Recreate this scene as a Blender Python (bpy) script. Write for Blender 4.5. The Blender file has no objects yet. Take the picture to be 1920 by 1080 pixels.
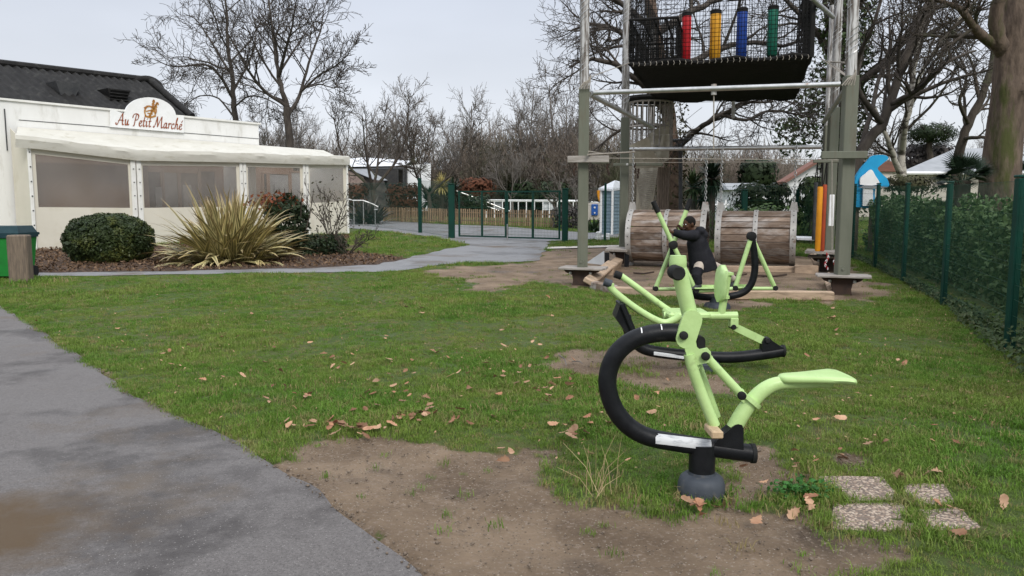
import bpy, bmesh, math, random
import numpy as np
from mathutils import Vector, Matrix

# ---------------------------------------------------------------- camera, sky, sun, exposure
S = bpy.context.scene
COL = S.collection
PITCH = math.radians(6.1); F = 1440.0; CAMZ = 1.55
cam = bpy.data.cameras.new('camera'); cam_o = bpy.data.objects.new('camera', cam); COL.objects.link(cam_o)
cam.sensor_width = 36.0; cam.lens = 36.0*F/1920.0; cam.clip_start = 0.05; cam.clip_end = 3000
cam_o.location = (0, 0, CAMZ); cam_o.rotation_euler = (math.pi/2-PITCH, 0, 0)
S.camera = cam_o
SUN_EL, SUN_ROT = math.radians(40), math.radians(200)
W = bpy.data.worlds.new('World'); S.world = W; W.use_nodes = True
nt = W.node_tree; nt.nodes.clear()
def wn(t, **k):
    n = nt.nodes.new(t)
    for a, b in k.items(): setattr(n, a, b)
    return n
w_out = wn('ShaderNodeOutputWorld'); w_bg = wn('ShaderNodeBackground'); w_bg.inputs['Strength'].default_value = 0.1
w_sky = wn('ShaderNodeTexSky', sky_type='NISHITA', sun_disc=False, sun_elevation=SUN_EL, sun_rotation=SUN_ROT)
w_tc = wn('ShaderNodeTexCoord'); w_sep = wn('ShaderNodeSeparateXYZ'); w_rmp = wn('ShaderNodeValToRGB')
# overcast deck: paler near the horizon, then blue-grey, brightened overhead to light the ground
cr = w_rmp.color_ramp                              # values: relative luminance, with a zenith rise added for light on the ground
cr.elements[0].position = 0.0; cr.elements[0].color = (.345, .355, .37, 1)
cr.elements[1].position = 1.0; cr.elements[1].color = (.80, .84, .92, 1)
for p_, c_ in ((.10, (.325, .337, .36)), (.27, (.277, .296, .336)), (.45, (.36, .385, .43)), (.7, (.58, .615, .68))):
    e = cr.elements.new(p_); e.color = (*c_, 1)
w_map = wn('ShaderNodeMapping'); w_map.inputs['Scale'].default_value = (1.2, 1.2, 3.5)
w_noi = wn('ShaderNodeTexNoise'); w_noi.inputs['Scale'].default_value = 1.6; w_noi.inputs['Detail'].default_value = 4
w_nr = wn('ShaderNodeMapRange'); w_nr.inputs['From Min'].default_value = .3; w_nr.inputs['From Max'].default_value = .7
w_nr.inputs['To Min'].default_value = 14.9; w_nr.inputs['To Max'].default_value = 18.1
w_mul = wn('ShaderNodeVectorMath', operation='SCALE'); w_mix = wn('ShaderNodeMix', data_type='RGBA')
w_mix.inputs[0].default_value = .93
L = nt.links.new
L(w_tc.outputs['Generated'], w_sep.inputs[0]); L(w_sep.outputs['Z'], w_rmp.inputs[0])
L(w_tc.outputs['Generated'], w_map.inputs[0]); L(w_map.outputs[0], w_noi.inputs['Vector']); L(w_noi.outputs[0], w_nr.inputs['Value'])
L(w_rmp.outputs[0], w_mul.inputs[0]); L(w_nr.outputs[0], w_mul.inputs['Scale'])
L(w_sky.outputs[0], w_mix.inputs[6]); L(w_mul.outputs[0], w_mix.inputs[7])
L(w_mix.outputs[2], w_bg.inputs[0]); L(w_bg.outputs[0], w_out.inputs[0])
sl = bpy.data.lights.new('sun', 'SUN'); sl.energy = 1.5; sl.angle = math.radians(22); sl.color = (1, .955, .88)
so = bpy.data.objects.new('sun', sl); COL.objects.link(so)
# the sun stands behind the camera and a little to the right, veiled by cloud
sd = Vector((math.sin(SUN_ROT)*math.cos(SUN_EL)*-1, math.cos(SUN_ROT)*math.cos(SUN_EL), math.sin(SUN_EL)))
so.rotation_euler = sd.to_track_quat('Z', 'Y').to_euler()
S.view_settings.view_transform = 'Standard'; S.view_settings.look = 'None'; S.view_settings.gamma = 1
S.view_settings.use_curve_mapping = False; S.view_settings.exposure = 0.56
S.render.engine = 'CYCLES'
S.cycles.max_bounces = 8; S.cycles.transparent_max_bounces = 24
S.cycles.use_denoising = True

rng = random.Random(7); NR = np.random.default_rng(11)

# ---------------------------------------------------------------- geometry of the place
def gz(x, y):                                     # the lawn is level, then climbs gently to the back
    y = np.asarray(y, float)
    s = np.where(y < 11, 0, np.where(y < 17, (y-11)**2/12.0, y-14))
    s = np.minimum(s, 40)
    return 0.0175*s + 0*np.asarray(x, float)
def g(x, y): return float(gz(x, y))
def ray(px, py):
    a = (px-960)/F; b = -(py-540)/F
    return Vector((a, math.cos(PITCH)+b*math.sin(PITCH), -math.sin(PITCH)+b*math.cos(PITCH)))
def at(px, py, Y):
    d = ray(px, py); t = Y/d.y
    return Vector((d.x*t, Y, CAMZ+d.z*t))
def gp(px, py):                                   # where that line of sight meets the ground
    d = ray(px, py); lo, hi = 0.5, 400.0
    for _ in range(60):
        m = (lo+hi)/2; p = d*m
        if CAMZ+p.z > g(p.x, p.y): lo = m
        else: hi = m
    p = d*lo
    return Vector((p.x, p.y, g(p.x, p.y)))
def gxy(pts): return [tuple(gp(*p)[:2]) for p in pts]

# ---------------------------------------------------------------- materials
def newmat(name):
    m = bpy.data.materials.new(name); m.use_nodes = True
    return m, m.node_tree, m.node_tree.nodes['Principled BSDF']
def nd(t, typ, ins=None, **k):
    n = t.nodes.new(typ)
    for a, b in k.items(): setattr(n, a, b)
    for a, b in (ins or {}).items(): n.inputs[a].default_value = b
    return n
def c4(c): return (c[0], c[1], c[2], 1)
def pm(name, c1, c2=None, scale=6, rough=.6, bump=0, bscale=None, metal=0, detail=5, lo=.35, hi=.65, stretch=None,
       c3=None, scale3=1, rlo=None, rnd=0, obj=False, lo3=.55, hi3=.7, trans=0):
    m, t, b = newmat(name)
    b.inputs['Roughness'].default_value = rough; b.inputs['Metallic'].default_value = metal; b.inputs['Specular IOR Level'].default_value = .4 if (rough < .4 or metal) else .16
    gn = nd(t, 'ShaderNodeTexCoord' if obj else 'ShaderNodeNewGeometry')
    vec = gn.outputs['Object' if obj else 'Position']
    if stretch:
        mp = nd(t, 'ShaderNodeMapping'); mp.inputs['Scale'].default_value = stretch
        t.links.new(vec, mp.inputs[0]); vec = mp.outputs[0]
    no = nd(t, 'ShaderNodeTexNoise', {'Scale': scale, 'Detail': detail, 'Roughness': .6}); t.links.new(vec, no.inputs['Vector'])
    mr = nd(t, 'ShaderNodeMapRange', {'From Min': lo, 'From Max': hi}); t.links.new(no.outputs[0], mr.inputs['Value'])
    mx = nd(t, 'ShaderNodeMix', data_type='RGBA'); mx.inputs[6].default_value = c4(c1); mx.inputs[7].default_value = c4(c2 or c1)
    t.links.new(mr.outputs[0], mx.inputs[0]); col = mx.outputs[2]
    if c3:
        n3 = nd(t, 'ShaderNodeTexNoise', {'Scale': scale3, 'Detail': 6, 'Roughness': .65}); t.links.new(vec, n3.inputs['Vector'])
        m3 = nd(t, 'ShaderNodeMapRange', {'From Min': lo3, 'From Max': hi3}); t.links.new(n3.outputs[0], m3.inputs['Value'])
        x3 = nd(t, 'ShaderNodeMix', data_type='RGBA'); x3.inputs[7].default_value = c4(c3)
        t.links.new(m3.outputs[0], x3.inputs[0]); t.links.new(col, x3.inputs[6]); col = x3.outputs[2]
    if rnd:
        oi = nd(t, 'ShaderNodeObjectInfo'); rr = nd(t, 'ShaderNodeMapRange', {'To Min': 1-rnd, 'To Max': 1+rnd})
        t.links.new(oi.outputs['Random'], rr.inputs['Value'])
        vm = nd(t, 'ShaderNodeVectorMath', operation='SCALE'); t.links.new(col, vm.inputs[0]); t.links.new(rr.outputs[0], vm.inputs['Scale']); col = vm.outputs[0]
    t.links.new(col, b.inputs['Base Color'])
    if rlo is not None:
        r2 = nd(t, 'ShaderNodeMapRange', {'To Min': rlo, 'To Max': rough}); t.links.new(mr.outputs[0], r2.inputs['Value']); t.links.new(r2.outputs[0], b.inputs['Roughness'])
    if bump:
        nb = nd(t, 'ShaderNodeTexNoise', {'Scale': bscale or scale*3, 'Detail': 6}); t.links.new(vec, nb.inputs['Vector'])
        bu = nd(t, 'ShaderNodeBump', {'Strength': bump, 'Distance': .02}); t.links.new(nb.outputs[0], bu.inputs['Height'])
        t.links.new(bu.outputs[0], b.inputs['Normal'])
    if trans:                                      # thin leaves and cloth let light through
        tr = nd(t, 'ShaderNodeBsdfTranslucent'); t.links.new(col, tr.inputs[0])
        ms = nd(t, 'ShaderNodeMixShader'); ms.inputs[0].default_value = trans
        o = t.nodes['Material Output']; t.links.new(b.outputs[0], ms.inputs[1]); t.links.new(tr.outputs[0], ms.inputs[2]); t.links.new(ms.outputs[0], o.inputs[0])
    return m

M = {}
def mk(name, *a, **k): M[name] = pm(name, *a, **k)
mk('lime', (.46,.635,.27), (.40,.565,.225), scale=9, rough=.38, c3=(.22,.27,.11), scale3=11, lo3=.6, hi3=.8, bump=.08, bscale=60)
mk('black_paint', (.007,.0075,.009), (.013,.014,.016), scale=12, rough=.41, c3=(.05,.05,.046), scale3=9, lo3=.64, hi3=.9, bump=.06, bscale=90)
mk('rubber', (.012,.012,.012), (.02,.02,.02), rough=.7)
mk('grey_plastic', (.038,.045,.055), (.06,.068,.08), scale=8, rough=.5, c3=(.12,.11,.095), scale3=6)
mk('sticker', (.55,.56,.57), (.3,.31,.33), scale=60, rough=.4, lo=.5, hi=.75, stretch=(.3,1,1))
mk('pale_wood', (.52,.39,.25), (.4,.29,.18), scale=30, rough=.8)
mk('white_wall', (.76,.755,.73), (.72,.715,.685), scale=1.2, rough=.8, c3=(.62,.61,.57), scale3=1.4, stretch=(2,2,.6), bump=.1, bscale=25)
mk('white_trim', (.78,.77,.73), (.69,.68,.63), scale=5, rough=.6, c3=(.4,.38,.33), scale3=7, lo3=.68, hi3=.85)
mk('pvc', (.72,.68,.58), (.67,.63,.53), scale=1.1, rough=.55, c3=(.63,.585,.47), scale3=.9, bump=.25, bscale=2.2, trans=.12)
mk('awning', (.66,.64,.57), (.59,.57,.5), scale=1.3, rough=.6, c3=(.5,.475,.39), scale3=2.4, stretch=(1,1,3), bump=.25, bscale=3, trans=.12)
mk('interior_grey', (.2,.2,.2), (.28,.28,.275), scale=1.5, rough=.6)
mk('interior', (.25,.17,.125), (.2,.135,.1), scale=.8, rough=.8)
mk('interior_dark', (.03,.03,.032), (.05,.048,.045), rough=.6)
mk('roof', (.014,.0135,.013), (.024,.023,.022), scale=2.5, rough=.75, c3=(.045,.044,.04), scale3=3, bump=.3, bscale=12)
mk('dark_metal', (.05,.052,.055), (.08,.08,.08), scale=6, rough=.5)
mk('board', (.8,.8,.79), (.74,.74,.72), scale=3, rough=.5)
mk('sign_red', (.25,.055,.02), (.3,.09,.03), scale=5, rough=.5)
mk('sign_gold', (.45,.24,.06), (.35,.14,.04), scale=5, rough=.5)
mk('bark', (.085,.07,.057), (.045,.037,.03), scale=5, rough=.9, stretch=(1,1,.35), bump=.8, bscale=9, c3=(.075,.085,.045), scale3=1.5)
mk('bark_dark', (.078,.066,.056), (.045,.038,.033), scale=5, rough=.9, stretch=(1,1,.35), bump=.7, bscale=10)
mk('bark_big', (.15,.112,.086), (.075,.056,.044), scale=9, rough=.95, stretch=(1,1,.28), bump=1, bscale=24, c3=(.065,.07,.026), scale3=2.2, lo3=.52, hi3=.64)
mk('bark_far', (.185,.165,.148), (.13,.116,.103), scale=1.5, rough=.95)
mk('bark_red', (.15,.105,.078), (.075,.053,.04), scale=4, rough=.95, stretch=(1,1,.4), bump=.8, bscale=9, c3=(.05,.055,.02), scale3=3)
mk('birch', (.42,.39,.34), (.12,.105,.09), scale=3, rough=.85, stretch=(1,1,2), lo=.5, hi=.62)
mk('thicket', (.22,.178,.145), (.165,.135,.11), scale=.25, rough=.95, c3=(.075,.08,.045), scale3=.18, lo3=.5, hi3=.62)
mk('hill', (.115,.09,.07), (.085,.074,.055), scale=.2, rough=1, bump=1, bscale=2)
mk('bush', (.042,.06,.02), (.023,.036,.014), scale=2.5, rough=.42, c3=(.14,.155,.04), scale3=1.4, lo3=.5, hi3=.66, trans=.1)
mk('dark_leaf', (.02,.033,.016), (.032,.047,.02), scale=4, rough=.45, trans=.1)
mk('red_leaf', (.2,.045,.02), (.11,.055,.02), scale=5, rough=.45, trans=.15)
mk('hedge_leaf', (.13,.2,.055), (.065,.11,.032), scale=1.3, rough=.45, c3=(.2,.27,.085), scale3=.9, lo3=.5, hi3=.7, trans=.15)
mk('brown_olive', (.07,.07,.035), (.05,.05,.026), scale=2, rough=.6)
mk('hedge_dark', (.055,.092,.034), (.08,.13,.046), scale=1.5, rough=.45, trans=.1)
mk('ivy', (.034,.058,.02), (.058,.082,.03), scale=5, rough=.55, c3=(.12,.105,.06), scale3=4, lo3=.55, hi3=.75)
mk('ivy_brown', (.06,.05,.022), (.03,.035,.016), scale=4, rough=.5)
mk('palm', (.035,.058,.022), (.055,.08,.03), scale=3, rough=.45, trans=.1)
mk('palm_dark', (.014,.027,.016), (.024,.04,.022), scale=3, rough=.45, trans=.05)
mk('yellow_frond', (.34,.28,.09), (.42,.36,.15), scale=5, rough=.5, trans=.15)
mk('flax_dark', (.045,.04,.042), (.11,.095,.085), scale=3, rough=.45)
mk('brown_hedge', (.13,.05,.028), (.075,.034,.02), scale=1.2, rough=.8)
mk('litter', (.14,.085,.048), (.075,.046,.028), scale=14, rough=.85, c3=(.24,.16,.1), scale3=9, lo3=.55, hi3=.65)
mk('mulch', (.075,.05,.036), (.04,.028,.02), scale=9, rough=.95, bump=.9, bscale=30, c3=(.19,.115,.075), scale3=11, lo3=.55, hi3=.62)
mk('bin_green', (.018,.20,.035), (.02,.155,.032), scale=5, rough=.4)
mk('bin_lid', (.012,.035,.042), (.018,.045,.052), scale=5, rough=.4)
mk('post_wood', (.20,.155,.115), (.12,.095,.075), scale=10, rough=.9, stretch=(3,3,.35), bump=.4)
mk('sleeper', (.47,.35,.25), (.33,.245,.175), scale=6, rough=.9, stretch=(.5,2,2), bump=.4, c3=(.17,.13,.09), scale3=3)
mk('plank_grey', (.36,.33,.30), (.25,.225,.20), scale=8, rough=.85, stretch=(.3,2,2), bump=.4)
mk('dull_red', (.22,.11,.085), (.17,.09,.07), rough=.8)
mk('barrel_wood', (.26,.195,.15), (.13,.09,.066), scale=3, rough=.8, stretch=(.5,3,3), bump=.3, c3=(.38,.34,.31), scale3=1.8, rnd=.4, lo3=.48, hi3=.66)
mk('steel', (.55,.55,.54), (.4,.4,.39), scale=6, rough=.42, metal=.85, c3=(.28,.2,.15), scale3=4, lo3=.6)
mk('steel_band', (.47,.455,.43), (.34,.325,.305), scale=7, rough=.6, metal=.2, c3=(.2,.14,.1), scale3=6, lo3=.56, hi3=.7)
mk('rust', (.07,.045,.034), (.045,.033,.028), scale=8, rough=.8)
mk('post_green', (.15,.155,.12), (.125,.132,.1), scale=3, rough=.6, c3=(.13,.115,.085), scale3=2, stretch=(2,2,.4))
mk('bare_pole', (.55,.54,.53), (.13,.11,.095), scale=6, rough=.85, stretch=(4,4,.35), lo=.4, hi=.6, bump=.5)
mk('black_net', (.01,.01,.01), (.018,.017,.016), scale=6, rough=.8)
mk('floor_net', (.007,.007,.006), (.014,.013,.011), scale=8, rough=.9, bump=.5, bscale=40)
mk('beige_net', (.47,.425,.335), (.37,.325,.25), scale=4, rough=.9, trans=.25)
mk('rope', (.36,.33,.28), (.25,.22,.19), scale=20, rough=.9)
mk('pad_red', (.5,.012,.018), (.36,.016,.02), rough=.5)
mk('pad_yellow', (.62,.30,.022), (.54,.25,.02), rough=.5)
mk('pad_orange', (.72,.30,.02), (.62,.25,.02), rough=.5)
mk('pad_blue', (.012,.05,.26), (.012,.04,.2), rough=.5)
mk('pad_green', (.008,.12,.075), (.008,.095,.06), rough=.5)
mk('pad_rust', (.38,.07,.03), (.3,.06,.03), rough=.5)
mk('fence_green', (.006,.045,.032), (.008,.036,.027), scale=4, rough=.4)
mk('fence_wire', (.02,.075,.05), (.025,.065,.045), scale=4, rough=.45)
mk('picket', (.33,.225,.135), (.22,.155,.1), scale=5, rough=.85, stretch=(2,2,.4), rnd=.35)
mk('white_paint', (.8,.8,.8), (.72,.72,.71), scale=3, rough=.5)
mk('tarp', (.78,.79,.8), (.66,.67,.69), scale=2, rough=.6, c3=(.5,.5,.5), scale3=2.5, bump=.5, bscale=3)
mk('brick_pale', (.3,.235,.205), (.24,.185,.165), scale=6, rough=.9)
mk('shed_blue', (.17,.235,.275), (.14,.2,.24), scale=4, rough=.6)
mk('shed_roof', (.6,.62,.64), (.5,.52,.54), scale=4, rough=.6)
mk('grey_roof', (.31,.32,.33), (.25,.26,.27), scale=2, rough=.7)
mk('render_wall', (.62,.57,.5), (.55,.5,.44), scale=2, rough=.9)
mk('sky_blue', (.02,.33,.6), (.02,.28,.53), scale=2, rough=.5)
mk('sign_blue', (.03,.12,.42), (.03,.1,.36), rough=.4)
mk('glass_dark', (.03,.035,.04), (.05,.055,.06), rough=.15)
mk('coat', (.009,.009,.012), (.016,.016,.02), scale=10, rough=.75, bump=.4, bscale=14)
mk('skin', (.075,.036,.021), (.06,.029,.017), scale=8, rough=.55)
mk('lip', (.1,.035,.03), (.08,.03,.025), rough=.5)
mk('trousers', (.5,.43,.36), (.4,.34,.29), scale=9, rough=.9)
mk('shoe', (.05,.055,.06), (.08,.08,.085), rough=.6)
mk('hair', (.008,.007,.006), (.012,.01,.009), rough=.9)
mk('oak_leaf', (.32,.165,.095), (.19,.085,.05), scale=22, rough=.8, c3=(.42,.26,.16), scale3=3, lo3=.45, hi3=.7, rnd=.45, trans=.1)
mk('pale_leaf', (.44,.28,.18), (.30,.175,.105), scale=18, rough=.8, rnd=.3, trans=.1)
mk('straw', (.45,.36,.2), (.35,.27,.14), rough=.9)
mk('stone', (.19,.15,.115), (.11,.085,.065), scale=9, rough=.95)
mk('clover', (.05,.16,.03), (.04,.12,.025), scale=8, rough=.5, trans=.15)
mk('rubble', (.36,.33,.29), (.25,.22,.19), scale=12, rough=.9, rnd=.3)

# clear plastic window sheet: hazy, a little reflective
m, t, b = newmat('clear_sheet'); M['clear_sheet'] = m
b.inputs['Base Color'].default_value = (.46,.40,.34,1); b.inputs['Roughness'].default_value = .5
tr = nd(t, 'ShaderNodeBsdfTransparent'); gl = nd(t, 'ShaderNodeBsdfGlossy', {'Roughness': .12, 'Color': (.9,.9,.9,1)})
lw = nd(t, 'ShaderNodeLayerWeight', {'Blend': .25})
no = nd(t, 'ShaderNodeTexNoise', {'Scale': .5, 'Detail': 3}); ge = nd(t, 'ShaderNodeNewGeometry'); t.links.new(ge.outputs['Position'], no.inputs['Vector'])
mr = nd(t, 'ShaderNodeMapRange', {'From Min': .3, 'From Max': .7, 'To Min': .72, 'To Max': .9}); t.links.new(no.outputs[0], mr.inputs['Value'])
m1 = nd(t, 'ShaderNodeMixShader'); m2 = nd(t, 'ShaderNodeMixShader')
t.links.new(mr.outputs[0], m1.inputs[0]); t.links.new(b.outputs[0], m1.inputs[1]); t.links.new(tr.outputs[0], m1.inputs[2])
mfr = nd(t, 'ShaderNodeMapRange', {'From Min': 0, 'From Max': .8, 'To Min': .035, 'To Max': .8}); t.links.new(lw.outputs['Fresnel'], mfr.inputs['Value']); t.links.new(mfr.outputs[0], m2.inputs[0]); t.links.new(m1.outputs[0], m2.inputs[1]); t.links.new(gl.outputs[0], m2.inputs[2])
t.links.new(m2.outputs[0], t.nodes['Material Output'].inputs[0])

# variegated strap leaf: cream margins on an olive midrib (attribute "edge" runs 0 in the middle to 1 at the margin)
m, t, b = newmat('flax_leaf'); M['flax_leaf'] = m
b.inputs['Roughness'].default_value = .5
at_ = nd(t, 'ShaderNodeAttribute', attribute_name='edge'); mx = nd(t, 'ShaderNodeMix', data_type='RGBA')
mx.inputs[6].default_value = (.12,.115,.035,1); mx.inputs[7].default_value = (.66,.56,.26,1)
mr = nd(t, 'ShaderNodeMapRange', {'From Min': .25, 'From Max': .5}); t.links.new(at_.outputs['Fac'], mr.inputs['Value']); t.links.new(mr.outputs[0], mx.inputs[0])
a2 = nd(t, 'ShaderNodeAttribute', attribute_name='tip'); mx2 = nd(t, 'ShaderNodeMix', data_type='RGBA'); mx2.inputs[7].default_value = (.40,.25,.13,1)
mr2 = nd(t, 'ShaderNodeMapRange', {'From Min': .7, 'From Max': 1.1, 'To Max': .9}); t.links.new(a2.outputs['Fac'], mr2.inputs['Value']); t.links.new(mr2.outputs[0], mx2.inputs[0]); t.links.new(mx.outputs[2], mx2.inputs[6])
oi = nd(t, 'ShaderNodeObjectInfo'); rr = nd(t, 'ShaderNodeMapRange', {'To Min': .6, 'To Max': 1.2}); t.links.new(oi.outputs['Random'], rr.inputs['Value'])
vm = nd(t, 'ShaderNodeVectorMath', operation='SCALE'); t.links.new(mx2.outputs[2], vm.inputs[0]); t.links.new(rr.outputs[0], vm.inputs['Scale'])
t.links.new(vm.outputs[0], b.inputs['Base Color'])

# ---------------------------------------------------------------- mesh building
def tag(o, label=None, cat=None, group=None, kind=None):
    if label: o['label'] = label
    if cat: o['category'] = cat
    if group: o['group'] = group
    if kind: o['kind'] = kind
    return o
def wroot(o):
    v = Vector((0, 0, 0))
    while o: v = v+o.location; o = o.parent
    return v
def thing(name, loc, label, cat, group=None):
    o = bpy.data.objects.new(name, None); COL.objects.link(o); o.location = loc; o.empty_display_size = .2
    return tag(o, label, cat, group)
def cat_rom(pts, n=6):
    P = [Vector(p) for p in pts]
    if len(P) < 3: return P
    out = []
    for i in range(len(P)-1):
        p0 = P[i-1] if i else P[0]*2-P[1]; p1 = P[i]; p2 = P[i+1]; p3 = P[i+2] if i+2 < len(P) else P[-1]*2-P[-2]
        for k in range(n):
            s = k/n
            out.append(.5*((2*p1)+(p2-p0)*s+(2*p0-5*p1+4*p2-p3)*s*s+(3*p1-p0-3*p2+p3)*s**3))
    out.append(P[-1]); return out
class MB:
    def __init__(s): s.v = []; s.f = []; s.m = []; s.mi = 0
    def add(s, vs, fs):
        o = len(s.v); s.v += [tuple(v) for v in vs]
        for f in fs: s.f.append(tuple(i+o for i in f)); s.m.append(s.mi)
        return s
    def box(s, c, d, rot=None, bev=0):
        c = Vector(c); h = Vector(d)/2
        R = rot.to_matrix() if hasattr(rot, 'to_matrix') else (rot if rot is not None else Matrix.Identity(3))
        if bev:                                     # chamfered box
            vs = []; idx = {}
            for sx in (-1, 1):
                for sy in (-1, 1):
                    for sz in (-1, 1):
                        for ax in range(3):
                            p = Vector((sx*h.x, sy*h.y, sz*h.z))
                            for k in range(3):
                                if k != ax: p[k] -= (sx, sy, sz)[k]*bev
                            idx[(sx, sy, sz, ax)] = len(vs); vs.append(c+R@p)
            fs = []
            for ax in range(3):
                o1, o2 = [k for k in range(3) if k != ax]
                for sg in (-1, 1):
                    q = []
                    for a, b2 in ((-1, -1), (1, -1), (1, 1), (-1, 1)):
                        k = [0, 0, 0]; k[ax] = sg; k[o1] = a; k[o2] = b2; q.append(idx[(*k, ax)])
                    fs.append(q)
                for a in (-1, 1):
                    for b2 in (-1, 1):
                        k1 = [0, 0, 0]; k2 = [0, 0, 0]; k1[ax] = -1; k2[ax] = 1
                        for k in (k1, k2): k[o1] = a; k[o2] = b2
                        fs.append([idx[(*k1, o1)], idx[(*k2, o1)], idx[(*k2, o2)], idx[(*k1, o2)]])
            for sx in (-1, 1):
                for sy in (-1, 1):
                    for sz in (-1, 1): fs.append([idx[(sx, sy, sz, a)] for a in range(3)])
            return s.add(vs, fs)
        vs = [c+R@Vector((x*h.x, y*h.y, z*h.z)) for x in (-1, 1) for y in (-1, 1) for z in (-1, 1)]
        return s.add(vs, [(0,1,3,2), (4,6,7,5), (0,4,5,1), (2,3,7,6), (0,2,6,4), (1,5,7,3)])
    def tube(s, pts, r, n=8, caps=True, smooth=0):
        P = cat_rom(pts, smooth) if smooth else [Vector(p) for p in pts]
        m = len(P)
        if not hasattr(r, '__len__'): R = [r]*m
        elif len(r) == m: R = list(r)
        else: R = list(np.interp(np.linspace(0, 1, m), np.linspace(0, 1, len(r)), r))
        vs = []; fs = []; up = None
        for i in range(m):
            tg = (P[min(i+1, m-1)]-P[max(i-1, 0)])
            if tg.length < 1e-9: tg = Vector((0, 0, 1))
            tg.normalize()
            if up is None: up = tg.orthogonal().normalized()
            up = (up-tg*up.dot(tg)); up = up.normalized() if up.length > 1e-6 else tg.orthogonal().normalized()
            bi = tg.cross(up)
            for k in range(n):
                a = 2*math.pi*k/n; vs.append(P[i]+(up*math.cos(a)+bi*math.sin(a))*R[i])
        for i in range(m-1):
            for k in range(n):
                fs.append((i*n+k, i*n+(k+1)%n, (i+1)*n+(k+1)%n, (i+1)*n+k))
        if caps: fs.append(tuple(range(n-1, -1, -1))); fs.append(tuple((m-1)*n+k for k in range(n)))
        return s.add(vs, fs)
    def prism(s, poly, ext, cen=True):              # polygon of 3-D points pushed along vector ext
        P = [Vector(p) for p in poly]; E = Vector(ext); n = len(P)
        if cen: P = [p-E/2 for p in P]
        return s.add(P+[p+E for p in P], [tuple(range(n-1, -1, -1)), tuple(range(n, 2*n))]+[(i, (i+1)%n, (i+1)%n+n, i+n) for i in range(n)])
    def lathe(s, c, prof, n=20, axis=2, caps=True):
        c = Vector(c); vs = []; fs = []; m = len(prof)
        for r, z in prof:
            for k in range(n):
                a = 2*math.pi*k/n; x, y = r*math.cos(a), r*math.sin(a)
                vs.append(c+Vector({2: (x, y, z), 1: (x, z, y), 0: (z, x, y)}[axis]))
        for i in range(m-1):
            for k in range(n): fs.append((i*n+k, i*n+(k+1)%n, (i+1)*n+(k+1)%n, (i+1)*n+k))
        if caps: fs.append(tuple(range(n-1, -1, -1))); fs.append(tuple((m-1)*n+k for k in range(n)))
        return s.add(vs, fs)
    def quad(s, a, b, c, d): return s.add([a, b, c, d], [(0, 1, 2, 3)])
    def build(s, name, mats, parent=None, smooth=True, label=None, kind=None, origin=None, ang=40):
        me = bpy.data.meshes.new(name)
        off = wroot(parent) if parent else (Vector(origin) if origin is not None else Vector((0, 0, 0)))
        me.from_pydata([(v[0]-off.x, v[1]-off.y, v[2]-off.z) for v in s.v], [], s.f); me.update()
        if not isinstance(mats, (list, tuple)): mats = [mats]
        for m in mats: me.materials.append(m if not isinstance(m, str) else M[m])
        if len(mats) > 1: me.polygons.foreach_set('material_index', s.m)
        bm = bmesh.new(); bm.from_mesh(me); bmesh.ops.recalc_face_normals(bm, faces=bm.faces); bm.to_mesh(me); bm.free()
        if smooth:
            me.polygons.foreach_set('use_smooth', [True]*len(me.polygons))
            me.set_sharp_from_angle(angle=math.radians(ang))
        o = bpy.data.objects.new(name, me); COL.objects.link(o)
        if parent: o.parent = parent
        else: o.location = off
        return tag(o, label, None, None, kind)
def raw(name, V, Fc, mat, parent=None, smooth=False, attrs=None, origin=None, kind=None):
    """V (n,3) array, Fc (m,k) int array -> object, fast path"""
    off = wroot(parent) if parent else (Vector(origin) if origin is not None else Vector((0, 0, 0)))
    me = bpy.data.meshes.new(name); V = np.asarray(V, float)-np.array(off)
    Fc = np.asarray(Fc, np.int32); k = Fc.shape[1]
    me.vertices.add(len(V)); me.vertices.foreach_set('co', V.ravel())
    me.loops.add(Fc.size); me.loops.foreach_set('vertex_index', Fc.ravel())
    me.polygons.add(len(Fc)); me.polygons.foreach_set('loop_start', np.arange(0, Fc.size, k, dtype=np.int32))
    if smooth: me.polygons.foreach_set('use_smooth', np.ones(len(Fc), bool))
    me.update(calc_edges=True); me.materials.append(M[mat] if isinstance(mat, str) else mat)
    for a, (typ, d) in (attrs or {}).items():
        me.attributes.new(a, typ, 'POINT').data.foreach_set('value', d)
    o = bpy.data.objects.new(name, me); COL.objects.link(o)
    if parent: o.parent = parent
    else: o.location = off
    if kind: o['kind'] = kind
    return o
def copy_tree(o, parent=None):
    c = o.copy(); COL.objects.link(c); c.parent = parent
    for ch in list(o.children): copy_tree(ch, c)
    return c
def inpoly(x, y, poly):
    x = np.asarray(x); y = np.asarray(y); r = np.zeros(x.shape, bool); n = len(poly)
    for i in range(n):
        x0, y0 = poly[i]; x1, y1 = poly[(i+1) % n]
        if y0 == y1: continue
        c = ((y0 > y) != (y1 > y)) & (x < (x1-x0)*(y-y0)/(y1-y0)+x0); r ^= c
    return r
def polydist(x, y, poly):                           # signed: positive inside
    d = np.full(np.shape(x), 1e9); n = len(poly)
    for i in range(n):
        x0, y0 = poly[i]; x1, y1 = poly[(i+1) % n]; dx, dy = x1-x0, y1-y0; l = dx*dx+dy*dy+1e-12
        tt = np.clip(((x-x0)*dx+(y-y0)*dy)/l, 0, 1); d = np.minimum(d, np.hypot(x-x0-tt*dx, y-y0-tt*dy))
    return np.where(inpoly(x, y, poly), d, -d)
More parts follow.
